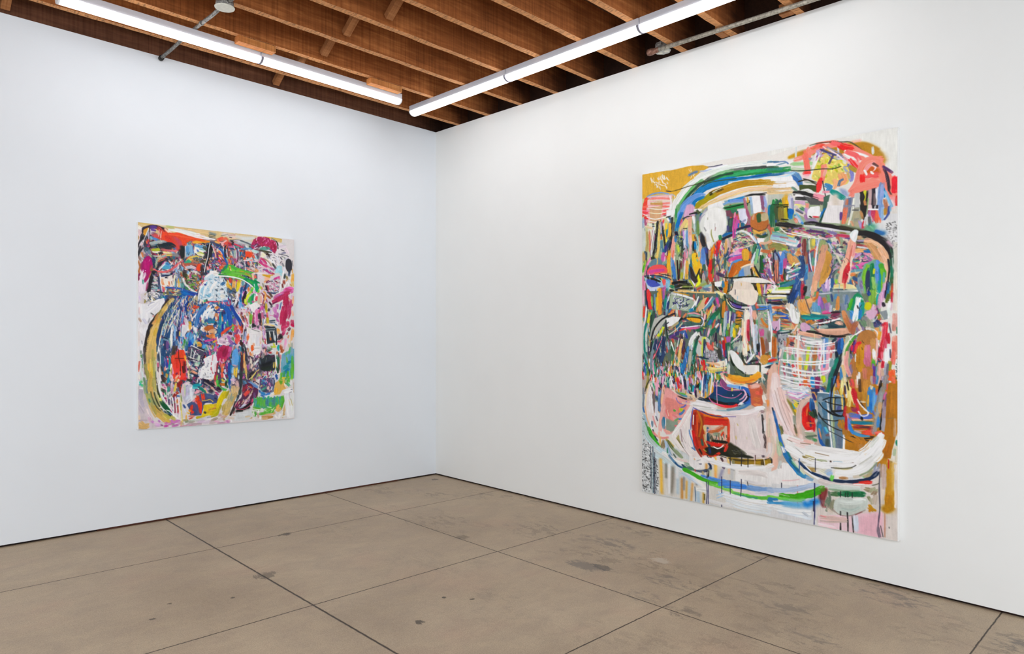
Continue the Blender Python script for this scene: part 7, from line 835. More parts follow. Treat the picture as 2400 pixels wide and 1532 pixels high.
p c0c0d0 0 134 36 140 16 152 14 166 20 172 40 164 60 152 70 146 72 140 60;s e8d8dc 7 144 18 158 16;s d8c8d8 7 138 30 140 50;s c0b8d8 6 152 30 150 50;s e0e4f0 7 164 40 160 56;s d0d8e8 8 156 50 150 60;s a8b0c8 5 158 36 152 40;s f0c0b8 3 140 18 136 34;s c8d8a0 2.4 144 20 145 50;s e8e8f0 2 150 70 156 60 164 56;s 8a90b8 3 148 24 152 20;s f0f0f8 3 164 30 176 28 190 34;s f0a8b8 5 172 42 184 38;s f0b0b8 3 176 36 186 36;s e8e8f8 4 160 30 168 24;s d8e0f0 3 146 74 144 90 148 96
s 0898a8 6 168 22 182 20 190 20;s 08a0b0 5 166 24 178 24;s 108878 7 186 28 196 36;s 48b8c0 4 166 28 180 28;s 10806a 5 194 34 200 40;s e8e8f0 2 184 0 188 10 186 18;s f0f0f0 2.4 182 0 178 14;s e8d870 2 200 30 206 42;s 1f1a30 8 194 4 208 14 220 22;s 2a2a48 7 192 10 204 18;s 201828 6 216 16 230 26;s d0c0a8 3 198 12 214 22 226 32;s 888088 3 200 22 214 32;s a8b0b8 4 206 30 210 34;s 382838 5 214 34 222 38;s c8a898 4 218 28 228 36;s d85888 4 230 44 234 50;s 1f1a2a 4 206 6 212 10;s f0e8e0 4 206 2 222 4;s e8a898 3 212 6 218 8;s f0f0f4 4 196 0 214 2;s d84838 3 230 2 228 10;s 60c048 5 234 8 234 24;s f0d8b8 2 228 14 232 28;s 5a2a48 3 170 6 176 10;s 2a3a38 5 152 6 164 8
p 465480 0 150 74 170 60 188 44 206 44 236 52 236 70 200 70 196 84 190 104 160 106 158 90;s 4a5a88 9 206 48 226 54;s 505078 8 196 60 220 62;s 404a78 8 164 84 176 100;s 5a4878 7 170 76 176 88;s 3a5888 5 154 78 160 72;s 2a4888 4 140 74 146 84;s 506090 7 220 70 234 64;s e83818 7 180 50 182 68;s e83818 9 184 66 188 86;s f03018 7 186 84 188 98;s e84828 5 176 56 174 66;s f04020 9 194 46 196 60;s d03828 6 164 76 162 90;s d84040 5 166 94 164 100;s e83828 5 158 90 168 96;s e87888 3 170 64 178 72;s e8a0b0 4 172 60 166 66;s f0a030 4 156 88 160 94;s e8b840 3 150 96 158 100;s e8c850 1.6 192 64 206 62 214 60 222 66;s 202a58 3 196 70 208 66;s 2a1a38 3 226 56 232 58;s a03868 3 190 66 184 60
p dcc010 0 176 112 190 106 196 90 196 76 214 72 236 76 236 104 214 104 200 108 178 114;s e0c818 9 206 80 226 78;s d8b810 9 204 96 224 94;s c8b800 8 218 98 234 96;s e0d030 6 196 104 212 102;s c0b020 5 176 110 190 108;s 383a40 5 198 94 202 98;s c88838 3 220 86 232 82;s c09048 3 210 90 216 86;s 4a4048 2 228 86 234 84;s a8a018 4 216 108 230 104
s d88878 5 156 106 170 106;s c84838 3 156 114 166 110;s e8d0b0 3 150 96 148 106;s f0b050 3 148 104 148 116;s b0a070 6 140 118 152 116;s 8a9a78 5 146 122 154 120;s a8a898 7 154 122 170 120;s c8c8c8 7 176 118 196 114;s d8d4d8 7 196 112 214 108;s e0dce0 6 206 116 224 112;s d0b8d0 7 180 124 200 120;s d8c8d8 7 196 124 216 120;s c8a8b8 6 150 130 170 128;s d090a8 4 156 134 176 130;s a89888 6 218 118 234 112;s c8b8b8 7 214 124 232 122;s b8a0a8 5 164 128 190 128;s c8d8c8 2 160 118 174 116;s 8898a0 2.4 206 110 216 108;s e0b080 3 134 120 134 132;s c0b098 4 138 124 140 130;s c0708a 2 132 134 150 132
t S
s e89080 4 4 10 6 20;s 58c048 6 10 8 12 20;s 48b848 5 12 16 16 26;s 206838 4 16 4 15 18;s d8c830 5 22 4 26 8;s e8b838 4 26 8 30 10;s c8d0b0 3 22 12 30 14;s e07818 6 20 19 32 19;s c85818 2.4 18 14 20 20;s f0f0f0 3 22 24 32 26;s 103818 4 34 8 34 24;s 48b050 4 38 4 40 12;s 38b868 6 24 30 30 34;s 58c050 5 16 26 22 32;s 48b838 5 30 34 36 32;s 306a48 4 38 22 38 28;s 1048a0 6 44 4 44 18;s 0a58b0 4 42 14 44 26;s 3070a8 5 44 24 46 30
s 4a2848 6 4 30 16 36;s 2a1828 6 10 26 20 34;s 7a4858 4 14 40 20 36;s d04080 4 8 44 14 46;s c83878 3 4 40 10 42;s 504878 6 2 48 8 52;s 3a3860 6 6 58 8 66;s 4a5080 6 2 62 8 68;s 8a9088 2 0 22 8 26;s c8a080 3 0 74 6 72;s d8b030 6 2 76 6 72;s e0a040 4 2 82 8 80;s 282020 2 7 84 8 85
s d8c810 10 30 40 24 52 18 66;s e0c800 11 24 50 16 68 12 84;s d8c008 9 34 40 28 56;s d0c010 10 4 96 12 86;s c8c020 9 2 104 10 96;s c0b028 6 38 38 34 56;s a8a020 4 42 36 36 50;s b0b018 5 14 92 8 104;s c8b8a8 1 16 100 18 98;s a8a018 5 20 76 14 92
s e0c0d8 7 48 6 60 6;s d8b0b0 8 64 10 66 24;s e8c8c8 5 52 12 58 16;s d0b080 10 54 24 54 40;s d8b888 9 64 24 64 42;s d8b878 10 50 40 44 56;s c8a868 9 62 42 56 58;s b0a880 9 46 50 42 68;s d0b870 10 40 66 32 84;s c8b070 10 48 66 40 86;s 98a080 5 54 52 50 66;s d0b068 9 34 86 26 100;s d8b868 9 44 84 34 102;s b8a058 7 30 74 26 90;s e0c888 4 50 30 52 40;s c0a060 5 58 56 50 76;s d8b060 6 36 98 30 110;s b8a070 4 40 100 46 88;s c8a888 4 70 26 70 40;s 909888 3 50 44 46 60
s 30383a 6 74 2 76 16;s 283034 5 76 18 74 34;s 3a4848 7 74 32 72 46;s 384058 6 68 48 66 58;s 203038 3 72 44 66 56;s 3a3038 4 60 66 56 78;s 3a2828 4 56 80 50 94;s 2a1a18 4 50 94 46 104;s 50383a 3 58 86 52 98
p 582848 0 80 20 92 12 110 20 124 32 122 50 112 64 104 76 86 88 66 90 58 80 66 66 78 52;h 70 7 1.6 120 20 a35/734/98a/c9a/445/625/eda 82 18 122 32 118 60 94 84 66 84 66 70;s 902838 9 86 26 82 38;s e84a38 8 98 36 86 48;s d86030 4 100 24 106 28;s e04848 6 94 40 88 48;s a8284a 4 90 20 92 30;s c8b898 3 108 34 100 50 90 62;s c8d0e0 6 88 72 78 80;s a8b0c8 4 82 80 72 84;s e0b8c0 5 92 62 84 72;s d8b8c8 3 96 56 104 46;s 14100f 5 102 70 90 80;s 1a1014 5 96 78 82 86;s c04868 1.6 106 72 90 84 74 88 62 86;s d05878 1.4 66 66 58 80;s 883058 4 108 60 104 70;s d84878 4 110 58 106 66;s 6a4878 6 114 42 112 58;s 5a2858 5 120 34 116 46;s 1f2818 5 68 90 80 92;s 2a2a28 5 94 84 100 80;s 486068 3 66 56 62 68;s 5888b0 5 84 10 90 16;s 487090 3 82 8 84 20;s 6898d0 5 98 10 110 18 122 26;s 5888c8 4 108 20 122 28;s d8d0a0 2.4 90 0 94 6;s b8c8a8 2 98 4 104 0;s 4a3068 5 100 10 94 6;s 301828 4 110 10 124 18;s c87050 3 112 4 116 8;s d8c8d0 2 112 12 122 18;s e8e0e8 3 124 8 128 4
p 5a4a70 0 128 2 168 0 170 20 166 38 156 42 136 40 126 28;h 40 6 1.8 80 30 48a/c8b/336/9ac/735/e9c/2a7 130 2 168 2 168 30 136 34;s 3a88b8 5 134 6 140 10;s 3a4a98 5 136 14 144 18;s 388878 6 138 30 146 26;s 50a088 4 132 34 140 30;s d8b878 4 130 24 134 22;s f0c8c0 5 152 24 150 32;s e8c0b0 4 156 32 154 38;s c8d0e0 4 162 24 160 34;s 304858 5 138 38 148 34;s 88a8c0 1.6 128 22 130 34 138 41 150 42 160 40 167 30 169 16;s 8898b0 3 164 4 165 18;s d880b0 3 154 14 154 20;s 4a80b8 3 128 36 132 44;s 2888d0 7 132 42 142 46;s 3a78c8 6 144 48 156 44;s 5878d0 4 134 50 144 52;s 3068b0 4 126 34 128 40;s e8f0f8 3 140 52 156 48 166 40;s 2a70a8 3 130 48 138 52;s 284060 3 168 20 168 6;s 2a68b0 4 174 4 176 2
p e8b858 0 170 14 180 8 196 4 200 20 200 30 190 34 184 46 166 48 166 38;s f0b840 9 174 30 172 42;s e8b858 9 186 20 184 34;s e0b068 7 196 20 196 28;s 78b838 9 182 6 190 8;s 68b028 7 184 10 188 16;s 48a048 8 200 2 202 16;s 58b838 7 208 2 208 12;s 88c838 4 214 2 216 6;s 50a870 7 204 16 210 22;s f0f0e8 3 196 16 200 26;s d8c8a0 3 200 6 200 14;s e8c8a8 5 200 24 204 28;s f0e8d8 5 160 48 168 44;s f8f4f0 4 150 54 170 52
p 4aa868 0 114 60 126 54 150 56 170 54 190 50 194 62 192 80 180 86 150 86 110 80;h 60 14 4 92 6 4a8/5b4/48a/6b5/3a7 112 58 192 52 192 80 112 84;s 58b848 8 130 56 130 76;s 68c048 5 138 60 140 80;s 488898 7 148 60 148 78;s 488888 7 168 56 166 76;s 58a8a8 3 118 64 114 80;s 58b030 7 190 50 194 66;s 58b030 5 194 64 186 88;s 60b838 8 110 84 130 88;s 70c048 7 140 92 160 84;s 58b038 7 126 100 150 98;s 58b040 8 114 94 114 106;s 50b030 7 150 96 166 92;s e8f8e0 1.8 110 86 124 88 146 90;s d8f0c8 2 148 80 160 82;s f0f4e8 3 108 90 112 104;s f0f0e8 3 124 88 124 100;s 68b048 4 102 98 108 94;s 58b838 5 170 80 164 92;s b8d890 2 158 96 168 82;s 68b848 3 180 72 174 82;s 48a050 3 116 106 118 100
s e8b050 8 180 76 174 90;s e8b868 7 186 84 178 92;s d8b060 6 170 96 164 100;s d0b078 5 196 84 194 100;s d8b888 7 200 74 196 90;s f0f0ec 3 192 92 188 104;s c89860 8 134 106 160 104;s b88848 6 150 110 164 108;s d0a870 7 134 112 150 112;s e0b890 5 150 102 164 100;s f0e8dc 3 118 104 128 114;s f0e8e0 3 110 112 114 118;s c8a898 4 122 98 124 110;s f0f0ec 4 128 108 130 114;s c8a868 4 96 112 106 110;s f0eee8 4 170 104 176 112;s f0ece8 6 184 100 180 112;s c8a060 4 196 100 190 110
p e4e6e8 0 200 34 222 30 222 110 204 112 200 90 196 50;s f0f0f2 10 196 38 214 34;s eceaf0 8 204 50 206 80;s e0e4e0 7 216 50 218 90;s f0eef0 7 208 80 206 106;s b8c8b8 2 212 56 216 66;s c8b878 1.6 214 60 218 76;s dc9 1.4 208 60 212 76;s 667 1.4 214 32 218 33;s 778 1.4 212 40 216 39;s e8e8e0 4 186 108 200 104;s b8a080 1.4 222 14 222 40;s c8b8c0 1.4 210 40 212 60;s eee 3 216 4 214 20;s d8d8d0 3 220 22 218 30
e d3d8da 1 68 96 88 92 104 84 104 110 80 118 56 118 56 108;s d8dcde 8 76 100 96 98;s d0d4d4 7 66 112 90 110;s c8b898 4 88 108 100 106;s d8b098 4 50 96 54 92;s a86868 4 58 92 54 100;s d8c8b8 6 40 110 56 112;s d8b0a0 5 20 108 36 106;s c8a8a8 6 14 104 20 102;s d8a8c0 6 30 122 44 118;s c888b8 5 36 120 42 124;s d8c8c8 6 10 116 26 114;s e0b0c8 4 2 120 16 122;s c8a0b8 4 10 126 30 124;s e8e4e4 3 48 116 50 122;s d8c8b8 3 52 104 60 104;s b8a080 5 26 112 30 118
t M
s e04858 1.4 198 88 214 84 236 84;s e8f0f8 3 190 104 200 96 214 90;s 4a80c0 3 176 132 182 116 196 100;s fff 1.6 182 76 183 60 192 42 204 28;s 2a58a8 3 100 46 130 48 156 56 178 62
s e8e0b0 1.4 131 78 122 90 112 104;s dcd8b0 1.3 122 100 112 116 102 134 94 153;s e0e0c8 1.2 100 116 92 136 86 150;s f0e8c8 1.2 118 124 108 142 102 153;s f0e8d0 1.2 130 106 126 130 124 153
t N
s f0f4f4 2.4 4 13 30 14 60 18 80 24 96 34 108 44;s fff 1.6 194 0 190 20 186 38 182 60;s 1a3a90 3 50 98 62 118 72 134 80 148;s e8e0d8 1.2 62 112 70 124 78 136 84 150
t P
s f0f4f4 1.6 76 40 74 54 72 66 70 80;s eee 1.4 73 68 76 80 77 94 78 110;s e8e0c0 1.2 84 6 80 24 76 46;s e4e0c0 1.2 97 0 92 14 88 30;s fff 2 194 130 204 128 214 134
t R
s f4f4f4 1.6 73 26 78 42 86 56 94 70 104 84 110 92 116 104 126 112;s f6f0f0 1.4 110 54 113 72 114 92 113 106;s f6f0f0 1.3 118 52 120 74 121 94 120 112;s f8e8e8 1.3 127 54 128 72 130 92 129 112;s f4f0ec 1.3 93 24 95 44 96 60 97 72
t K
s f0f0f0 1.2 214 70 210 88 208 108 202 128 198 150;s f0ece4 1.2 45 29 40 42 34 56 30 70;s e8686a 2.4 58 142 70 148 84 150 100 147 114 138 124 130 140 118
t M
h 110 7 .6 80 50 111/fff/222/eec/fff/b35/8bd/eda 24 -90 340 -66 345 20 300 50 150 60 30 20
h 150 9 .6 84 12 eec/fff/224/eda/cdf 100 80 150 74 140 110 120 160 76 160
s 4a80c0 6 174 153 179 124 190 106 206 94;s 2a68b0 3 180 150 184 126 196 108;s f0f4f8 5 192 134 200 114 214 104;s e8f0f8 4 206 130 212 112 224 104;s dfe8f0 5 220 130 226 112;s e04858 1.2 198 88 214 84 236 84
s fff 1.5 182 76 183 60 192 42 204 28;s eef4fa 4 196 70 200 50 212 34;s f8fafc 5 214 60 222 40 232 30;s 9cc8e4 3 190 60 196 44;s f4f8fa 4 208 78 222 70
t N
s 1a58b0 9 28 96 42 118 46 150;s 1848a8 6 48 98 64 126 76 150;s 0a8ab0 4 20 112 18 150;s 3a80d0 2 34 110 36 148;s f0e8d8 1.1 60 108 74 128 84 150;s fff 2.2 4 13 30 14 60 18 80 24 96 34 108 44
f 1f2028 5 110 148 116 152;f 2a2028 5 128 118 130 140
t P
o b8602a 0 198 12 206 4 216 4 226 10 218 16 206 18;s d87838 5 204 30 214 34 222 28;s e8b088 4 212 18 226 14;s 203458 2 208 24 208 28
s e8301c 7 122 92 124 120;s f24430 6 114 96 116 112;s 481810 1.2 118 94 142 94;s 481810 1.4 127 70 128 94 132 110 132 140;f 6a1818 5 143 104 144 130;f 3a3430 7 116 68 114 80
s f4f4f8 5 198 116 206 140;s f8f8fc 4 214 104 212 132;s f4f4f8 3 188 146 204 124 222 112
t R
s f4f4f4 1.5 73 26 78 42 86 56 94 70 104 84 110 92 116 104 126 112;s eae6d8 1.3 93 24 96 60 98 74;f e8ecf4 5 160 30 164 60;s f6f0f0 1.2 110 54 114 80 113 106;s f6f0f0 1.2 118 52 121 94 120 112
t Q
f 14181c 12 138 112 158 106;f 1a1a20 7 184 32 188 36
t S
f 14100f 7 64 92 96 82;f 2a2a2a 5 50 96 58 84;s c04868 1.5 106 72 90 84 74 88 62 86
t K
f 1c2426 9 134 84 138 108;f 2a2a30 5 22 80 16 104;s f0f0f0 1.2 214 70 210 88 208 108 202 128 198 150;f d84838 7 112 56 128 84
"""

# ---------------------------------------------------------------- the room's own axes
F = 1607.0                                   # focal length in pixels of the 2400-wide frame
D0 = 1.5*F/322
C0 = Vector(((1021.5-1200)/F*D0, D0, 0))     # foot of the far corner
LV = -Vector((1629, F, -18)).normalized()    # along the left wall, out of the corner
RV = -Vector((-1585, F, 23)).normalized()    # along the right wall, out of the corner
UP = Vector((0, 0, 1))
HC = 1.5+480/F*D0                            # top of the white walls, underside of the joists
M3 = Matrix((LV, RV, UP)).transposed()
M3I = M3.inverted()

def P(l, r, h):
    return C0+LV*l+RV*r+UP*h

col = bpy.context.scene.collection

class MB:
    """collects shapes given in room coordinates and links them as one mesh object"""
    def __init__(self):
        self.bm = bmesh.new()
    def box(self, l0, l1, r0, r1, h0, h1, bev=0, seg=1, cuts=0, jit=0, seed=0):
        n = cuts+1
        rng = random.Random(seed)
        rings = []
        for i in range(n+1):
            l = l0+(l1-l0)*i/n
            rings.append([self.bm.verts.new(P(l, r+(rng.uniform(-jit, jit) if jit else 0), h+(rng.uniform(-jit, jit) if jit and h == h0 else 0)))
                          for r, h in ((r0, h0), (r1, h0), (r1, h1), (r0, h1))])
        fs = [self.bm.faces.new(rings[0][::-1]), self.bm.faces.new(rings[-1])]
        for a, b in zip(rings[:-1], rings[1:]):
            for k in range(4):
                fs.append(self.bm.faces.new((a[k], a[(k+1) % 4], b[(k+1) % 4], b[k])))
        if bev:
            es = set(e for f in fs for e in f.edges)
            es = [e for e in es if len(e.link_faces) == 2 and e.calc_face_angle(0) > .5]
            bmesh.ops.bevel(self.bm, geom=es, offset=bev, segments=seg, profile=.6, affect='EDGES')
        return self
    def tube(self, pts, rad, n=14, caps=True):
        W = [P(*p) for p in pts]
        rings = []
        for i, p in enumerate(W):
            d = (W[min(i+1, len(W)-1)]-W[max(i-1, 0)]).normalized()
            a = d.orthogonal().normalized() if i == 0 else (a0-d*a0.dot(d)).normalized()
            a0 = a
            b = d.cross(a)
            rr = rad[i] if isinstance(rad, (list, tuple)) else rad
            rings.append([self.bm.verts.new(p+(a*math.cos(t)+b*math.sin(t))*rr) for t in [2*math.pi*k/n for k in range(n)]])
        for u, v in zip(rings[:-1], rings[1:]):
            for k in range(n):
                f = self.bm.faces.new((u[k], u[(k+1) % n], v[(k+1) % n], v[k])); f.smooth = True
        if caps:
            self.bm.faces.new(rings[0][::-1]); self.bm.faces.new(rings[-1])
        return self
    def prism(self, prof, a, b, axis='l', smooth=False):
        """profile of (cross, height) pairs pushed along l or r from a to b"""
        f3 = (lambda s, q: P(s, q[0], q[1])) if axis == 'l' else (lambda s, q: P(q[0], s, q[1]))
        A = [self.bm.verts.new(f3(a, q)) for q in prof]; B = [self.bm.verts.new(f3(b, q)) for q in prof]
        n = len(prof)
        for k in range(n):
            f = self.bm.faces.new((A[k], A[(k+1) % n], B[(k+1) % n], B[k])); f.smooth = smooth
        self.bm.faces.new(A[::-1]); self.bm.faces.new(B)
        return self
    def hexa(self, pts):
        V = [self.bm.verts.new(P(*p)) for p in pts]
        for q in ((0, 3, 2, 1), (4, 5, 6, 7), (0, 1, 5, 4), (1, 2, 6, 5), (2, 3, 7, 6), (3, 0, 4, 7)):
            self.bm.faces.new([V[i] for i in q])
        return self
    def build(self, name, mat, parent=None, origin=None):
        bmesh.ops.recalc_face_normals(self.bm, faces=self.bm.faces[:])
        me = bpy.data.meshes.new(name)
        o = bpy.data.objects.new(name, me)
        vs = self.bm.verts
        if origin is None:
            lo = [min(v.co[i] for v in vs) for i in range(3)]; hi = [max(v.co[i] for v in vs) for i in range(3)]
            org = Vector(((lo[0]+hi[0])/2, (lo[1]+hi[1])/2, lo[2]))
        else:
            org = origin
        rc = []
        for v in vs:
            q = M3I @ (v.co-C0); rc += [q.x, q.y, q.z]
            v.co -= org
        self.bm.to_mesh(me); self.bm.free()
        at = me.attributes.new('rc', 'FLOAT_VECTOR', 'POINT'); at.data.foreach_set('vector', rc)
        me.materials.append(mat)
        col.objects.link(o)
        o.location = org-(parent.location if parent else Vector())
        if parent: o.parent = parent
        return o

def tag(o, label, cat, group=None):
    o['label'] = label; o['category'] = cat
    if group: o['group'] = group
    return o

def thing(name, label, cat, at, group=None):
    o = bpy.data.objects.new(name, None); o.empty_display_size = .05
    col.objects.link(o); o.location = at
    return tag(o, label, cat, group)

def struct(o):
    o['kind'] = 'structure'
    return o

# ---------------------------------------------------------------- materials
def srgb(r, g, b):
    f = lambda c: (c/255/12.92) if c/255 <= .04045 else ((c/255+.055)/1.055)**2.4
    return (f(r), f(g), f(b), 1)

class NT:
    def __init__(self, name):
        self.m = bpy.data.materials.new(name); self.m.use_nodes = True
        self.t = self.m.node_tree; self.b = self.t.nodes['Principled BSDF']
        self.rc = self.n('ShaderNodeAttribute'); self.rc.attribute_name = 'rc'
    def n(self, k, **kw):
        x = self.t.nodes.new(k)
        for a, v in kw.items(): setattr(x, a, v)
        return x
    def l(self, a, b): self.t.links.new(a, b)
    def scaled(self, s):
        x = self.n('ShaderNodeVectorMath', operation='MULTIPLY'); self.l(self.rc.outputs['Vector'], x.inputs[0]); x.inputs[1].default_value = s
        return x.outputs[0]
    def noise(self, s, scale=1, detail=4, rough=.55, dist=0):
        x = self.n('ShaderNodeTexNoise'); x.inputs['Scale'].default_value = scale; x.inputs['Detail'].default_value = detail
        x.inputs['Roughness'].default_value = rough; x.inputs['Distortion'].default_value = dist
        self.l(self.scaled(s), x.inputs['Vector']); return x.outputs['Fac']
    def ramp(self, src, pts, interp='LINEAR'):
        x = self.n('ShaderNodeValToRGB'); x.color_ramp.interpolation = interp
        while len(x.color_ramp.elements) < len(pts): x.color_ramp.elements.new(.5)
        for e, (p, c) in zip(x.color_ramp.elements, pts):
            e.position = p; e.color = c if len(c) == 4 else (*c, 1)
        self.l(src, x.inputs[0]); return x.outputs[0]
    def bw(self, src, a, b):
        return self.ramp(src, [(a, (0, 0, 0, 1)), (b, (1, 1, 1, 1))])
    def math(self, op, a, b=None, c=None, clamp=False):
        x = self.n('ShaderNodeMath', operation=op); x.use_clamp = clamp
        for i, v in enumerate((a, b, c)):
            if v is None: continue
            if isinstance(v, (int, float)): x.inputs[i].default_value = v
            else: self.l(v, x.inputs[i])
        return x.outputs[0]
    def mix(self, f, a, b, mode='MIX'):
        x = self.n('ShaderNodeMix', data_type='RGBA', blend_type=mode)
        for i, v in ((0, f), (6, a), (7, b)):
            if isinstance(v, (int, float)): x.inputs[i].default_value = v
            elif isinstance(v, tuple): x.inputs[i].default_value = v
            else: self.l(v, x.inputs[i])
        return x.outputs[2]
    def sep(self):
        x = self.n('ShaderNodeSeparateXYZ'); self.l(self.rc.outputs['Vector'], x.inputs[0]); return x.outputs
    def bump(self, h, d=.002, s=.5):
        x = self.n('ShaderNodeBump'); x.inputs['Distance'].default_value = d; x.inputs['Strength'].default_value = s
        self.l(h, x.inputs['Height']); self.l(x.outputs[0], self.b.inputs['Normal'])
    def out(self, c, rough=.6, metal=0, spec=None):
        if isinstance(c, tuple): self.b.inputs['Base Color'].default_value = c
        else: self.l(c, self.b.inputs['Base Color'])
        if isinstance(rough, (int, float)): self.b.inputs['Roughness'].default_value = rough
        else: self.l(rough, self.b.inputs['Roughness'])
        self.b.inputs['Metallic'].default_value = metal
        if spec is not None: self.b.inputs['Specular IOR Level'].default_value = spec
        return self.m

def mat_wall(name, c):
    t = NT(name)
    n = t.noise((1, 1, 1), 1.1, 3)
    n2 = t.noise((1, 1, 1), 140, 3)
    k = t.mix(t.bw(n, .3, .7), srgb(*[v-3 for v in c]), srgb(*c))
    t.bump(n2, .0006, .25)
    return t.out(k, .75, spec=.25)

def mat_wood(name, dark, mid, light, streak='l', spec=.2, edge=None):
    t = NT(name)
    g = t.noise((3, 60, 40), 1, 5, .6, .6) if streak == 'l' else t.noise((40, 3, 3), 1, 5, .6, .4)
    saw = t.noise((75, 2, 1.2), 1, 3, .6)                 # upright saw marks across the board
    blot = t.noise((2.2, 4, 5), 1, 4, .6)
    c = t.ramp(t.math('ADD', t.math('MULTIPLY', g, .5), t.math('MULTIPLY', blot, .5)), [(.3, srgb(*dark)), (.5, srgb(*mid)), (.7, srgb(*light))])
    c = t.mix(.55, c, t.ramp(saw, [(.32, (.42, .38, .34, 1)), (.6, (1, 1, 1, 1))]), 'MULTIPLY')
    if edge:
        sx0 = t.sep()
        shade_soot = t.math('ADD', t.math('MULTIPLY', t.math('ADD', sx0[0], .02), 2.6), t.math('MULTIPLY', t.math('SUBTRACT', blot, .5), .8), clamp=True)
        c = t.mix(shade_soot, t.mix(1.0, c, (.16, .14, .13, 1), 'MULTIPLY'), c)  # shade with some soot painted over joist ends and rim by the right wall
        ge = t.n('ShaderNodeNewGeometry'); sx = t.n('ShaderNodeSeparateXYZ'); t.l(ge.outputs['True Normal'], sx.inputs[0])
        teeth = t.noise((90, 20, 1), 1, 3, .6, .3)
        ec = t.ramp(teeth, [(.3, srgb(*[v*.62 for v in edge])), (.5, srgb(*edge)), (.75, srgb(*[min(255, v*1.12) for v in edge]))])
        c = t.mix(t.math('MULTIPLY', t.math('LESS_THAN', sx.outputs[2], -.6), .9), c, ec)  # undersides painted lighter, for light bounced off the floor
    t.bump(t.math('ADD', saw, g), .002, .4)
    return t.out(c, .8, spec=spec)

def mat_plain(name, c, rough=.5, metal=0, nz=.12, scale=30, spec=None):
    t = NT(name)
    n = t.noise((1, 1, 1), scale, 4)
    k = t.mix(n, srgb(*[max(0, v*(1-nz)) for v in c]), srgb(*[min(255, v*(1+nz*.6)) for v in c]))
    return t.out(k, rough, metal, spec)

def mat_galv(name, a, b, c):
    t = NT(name)
    n = t.noise((1, 1, 1), 55, 5, .7)
    k = t.ramp(n, [(.32, srgb(*a)), (.5, srgb(*b)), (.66, srgb(*c))])
    t.bump(n, .001, .4)
    return t.out(k, .55, .35)

